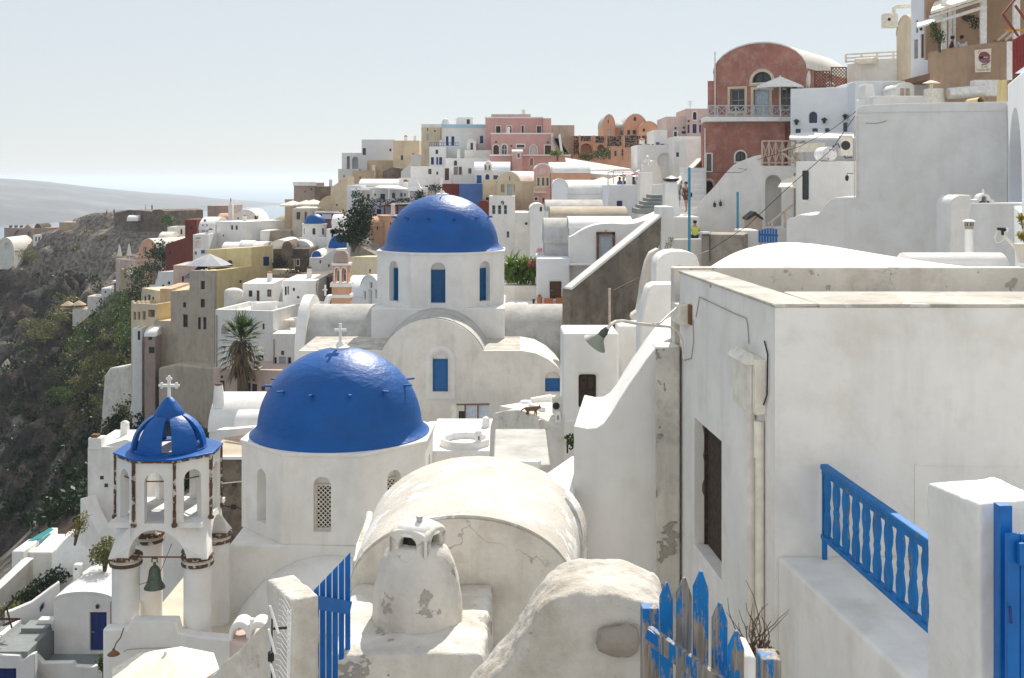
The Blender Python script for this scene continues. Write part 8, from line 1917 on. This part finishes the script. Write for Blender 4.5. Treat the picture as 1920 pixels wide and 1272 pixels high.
# ---------------------------------------------------------------- people and the cat
def figure(root, name, joints, edges, radii, mat, sub=2):
    me = bpy.data.meshes.new(name); off = OFF[root.name]
    me.from_pydata([tuple(Vector(j) - off) for j in joints], edges, [])
    o = bpy.data.objects.new(name, me); COL.objects.link(o); o.parent = root; OFF[o.name] = off
    sk = o.modifiers.new('skin', 'SKIN'); sk.use_smooth_shade = True
    layer = me.skin_vertices[0].data if me.skin_vertices else None
    if layer is None:
        bm = bmesh.new(); bm.from_mesh(me); bm.verts.layers.skin.verify(); bm.to_mesh(me); bm.free(); layer = me.skin_vertices[0].data
    for i, r in enumerate(radii): layer[i].radius = (r, r) if not isinstance(r, tuple) else r
    layer[0].use_root = True
    s = o.modifiers.new('sub', 'SUBSURF'); s.levels = s.render_levels = sub
    me.materials.append(MATS[mat]); return o
def standing(base, h, face, label, shirt, trousers, bare_legs, stride=.12, lean=0., armup=False):
    """person of height h; face = unit direction they look"""
    t = thing('person', label, 'person', base); b = Vector(base); f = Vector(face).normalized(); s = Vector((-f.y, f.x, 0)); u = h / 1.7
    def Q(side, fwd, z): return b + s * side * u + f * (fwd + lean * z) * u + Vector((0, 0, z * u))
    J = [Q(0, 0, .95), Q(0, 0, 1.15), Q(0, 0, 1.36), Q(0, .01, 1.46), Q(0, .03, 1.58), Q(0, .03, 1.66),
         Q(.10, 0, .90), Q(.10, stride, .50), Q(.10, stride * 1.2, .08), Q(.10, stride * 1.2 + .14, .03),
         Q(-.10, 0, .90), Q(-.10, -stride * .5, .50), Q(-.10, -stride * 1.4, .08), Q(-.10, -stride * 1.4 + .14, .03),
         Q(.18, 0, 1.38), Q(.23, -.03, 1.12), Q(.22, .08, .90), Q(.21, .12, .82),
         Q(-.18, 0, 1.38), Q(-.23, .02, 1.12), Q(-.20, .16, .98), Q(-.18, .22, .96)]
    E = [(0, 1), (1, 2), (2, 3), (3, 4), (4, 5), (0, 6), (6, 7), (7, 8), (8, 9), (0, 10), (10, 11), (11, 12), (12, 13), (2, 14), (14, 15), (15, 16), (16, 17), (2, 18), (18, 19), (19, 20), (20, 21)]
    Rd = [.13, .115, .13, .05, .085, .07, .09, .055, .038, .03, .09, .055, .038, .03, .055, .04, .03, .028, .055, .04, .03, .028]
    figure(t, 'body', J, E, [r * u for r in Rd], 'skin')
    figure(t, 'top', [J[1], J[0], J[2], J[14], J[18], Q(.205, -.015, 1.24), Q(-.205, .01, 1.24)], [(0, 1), (0, 2), (2, 3), (2, 4), (3, 5), (4, 6)], [x * u for x in (.135, .15, .145, .075, .075, .06, .06)], shirt)
    k = .62 if bare_legs else .2
    figure(t, 'trousers', [J[0], J[6], J[10], J[6].lerp(J[7], 1.0 if not bare_legs else .6), J[10].lerp(J[11], 1.0 if not bare_legs else .6)] + ([] if bare_legs else [J[7].lerp(J[8], .9), J[11].lerp(J[12], .9)]), [(0, 1), (0, 2), (1, 3), (2, 4)] + ([] if bare_legs else [(3, 5), (4, 6)]), [x * u for x in ((.15, .11, .11, .085, .085) if bare_legs else (.15, .11, .11, .075, .075, .06, .06))], trousers)
    mb = MB(); mb.lathe([(0, -.06), (.085, -.04), (.105, .03), (.085, .10), (0, .125)], Q(0, -.015, 1.63), 14); obj('hair', mb, 'hair', t, smooth=60)
    return t, Q
base = P(1287, 398, 44.6); base.z = PZ(398, 44.6)
t, Q = standing(base, 1.72, (-.75, -.65, 0), 'person in a dark patterned dress with a bag walking down the white stairs', 'cloth_dark', 'cloth_dark', True, .10, .03)
mb = MB(); mb.lathe([(0, -.14), (.10, -.12), (.12, .05), (.07, .15), (0, .16)], Q(.20, -.14, .98), 12); obj('bag', mb, 'black', t, smooth=60)
base = P(1303, 478, 36.5)
t, Q = standing(base, 1.95 * .9, (.1, 1, 0), 'person in a lime green shirt seen from behind at the white landing', 'green_shirt', 'black', False, .02)
def seated(p, label, shirt, hair, face, grp=None):
    t = thing('person', label, 'person', p, grp); b = Vector(p); f = Vector(face).normalized(); s = Vector((-f.y, f.x, 0))
    def Q(side, fwd, z): return b + s * side + f * fwd + Vector((0, 0, z))
    J = [Q(0, 0, .1), Q(0, .02, .35), Q(0, .06, .58), Q(0, .08, .68), Q(0, .11, .82), Q(0, .11, .9), Q(.1, .1, .08), Q(.1, .45, .1), Q(.1, .45, -.35), Q(-.1, .1, .08), Q(-.1, .45, .1), Q(-.1, .45, -.35), Q(.2, .05, .58), Q(.24, .1, .32), Q(.16, .32, .28), Q(-.2, .05, .58), Q(-.24, .1, .32), Q(-.16, .32, .28)]
    E = [(0, 1), (1, 2), (2, 3), (3, 4), (4, 5), (0, 6), (6, 7), (7, 8), (0, 9), (9, 10), (10, 11), (2, 12), (12, 13), (13, 14), (2, 15), (15, 16), (16, 17)]
    figure(t, 'body', J, E, [.14, .12, .13, .05, .085, .07, .09, .06, .045, .09, .06, .045, .055, .04, .03, .055, .04, .03], 'skin')
    figure(t, 'top', [J[1], J[0], J[2], J[12], J[15], J[13], J[16]], [(0, 1), (0, 2), (2, 3), (2, 4), (3, 5), (4, 6)], [.14, .155, .15, .08, .08, .055, .055], shirt)
    mb = MB(); mb.lathe([(0, -.10), (.09, -.06), (.11, .03), (.09, .1), (0, .12)], Q(0, .08, .86), 14); obj('hair', mb, hair, t, smooth=60)
    return t
seated(P(1804, 88, 37.9) + Vector((0, 0, -.35)), 'person in a pale blue shirt sitting with back to the restaurant wall', 'cloth_white', 'hair', (.2, 1, 0))
seated(P(1783, 91, 38.6) + Vector((0, 0, -.3)), 'person in dark clothes sitting at the restaurant table, left guest', 'cloth_dark', 'hair', (.9, -.3, 0))
PUSH_OUT[0] = False
for i, (px, py, mt) in enumerate(((200, 404, 'cloth_red'), (214, 402, 'cloth_dark'), (273, 394, 'cloth_white'), (285, 394, 'cloth_blue'))):
    b = P(px, py, 211 if px < 250 else 206)
    t = thing('person', 'tiny distant visitor %s at the castle viewpoint' % ['in red on the ridge', 'in dark clothes on the ridge', 'in white on the castle wall', 'in blue on the castle wall'][i], 'person', b, 'visitors at the castle')
    mb = MB(); mb.tube([b, b + Vector((0, 0, .45)), b + Vector((0, 0, .75)), b + Vector((0, 0, .85)), b + Vector((0, 0, .9))], [.09, .12, .14, .08, .04], 8); obj('body', mb, mt, t, smooth=60)
    mb = MB(); mb.lathe([(0, -.08), (.07, 0), (0, .09)], b + Vector((0, 0, .96)), 8); obj('head', mb, 'hair', t, smooth=60)
# tabby cat walking right on the roof terrace
cb = P(996, 779, 26.75); cb.z = PZ(797, 26) + .06
t = thing('cat', 'brown tabby cat walking on the white roof terrace', 'cat', cb)
def K(x, y, z): return cb + Vector((x, y, z))
J = [K(-.06, 0, .17), K(.04, 0, .165), K(.12, 0, .175), K(.165, 0, .19), K(.205, 0, .195), K(.235, 0, .18), K(-.10, .03, .13), K(-.075, .035, .085), K(-.115, .035, .045), K(-.105, .035, .01), K(-.10, -.03, .13), K(-.06, -.035, .085), K(-.085, -.035, .045), K(-.07, -.035, .01), K(.10, .03, .12), K(.085, .03, .06), K(.10, .03, .01), K(.11, -.03, .12), K(.13, -.03, .06), K(.13, -.03, .01), K(-.13, 0, .18), K(-.20, 0, .15), K(-.25, 0, .10)]
E = [(0, 1), (1, 2), (2, 3), (3, 4), (4, 5), (0, 6), (6, 7), (7, 8), (8, 9), (0, 10), (10, 11), (11, 12), (12, 13), (2, 14), (14, 15), (15, 16), (2, 17), (17, 18), (18, 19), (0, 20), (20, 21), (21, 22)]
figure(t, 'body', J, E, [.06, .058, .052, .04, .042, .022, .042, .026, .017, .014, .042, .026, .017, .014, .026, .016, .014, .026, .016, .014, .022, .017, .012], 'fur')
for sy in (-.02, .02): mb = MB(); mb.lathe([(.016, 0), (.008, .025), (0, .036)], K(.20, sy, .228), 6); obj('ear', mb, 'fur', t)
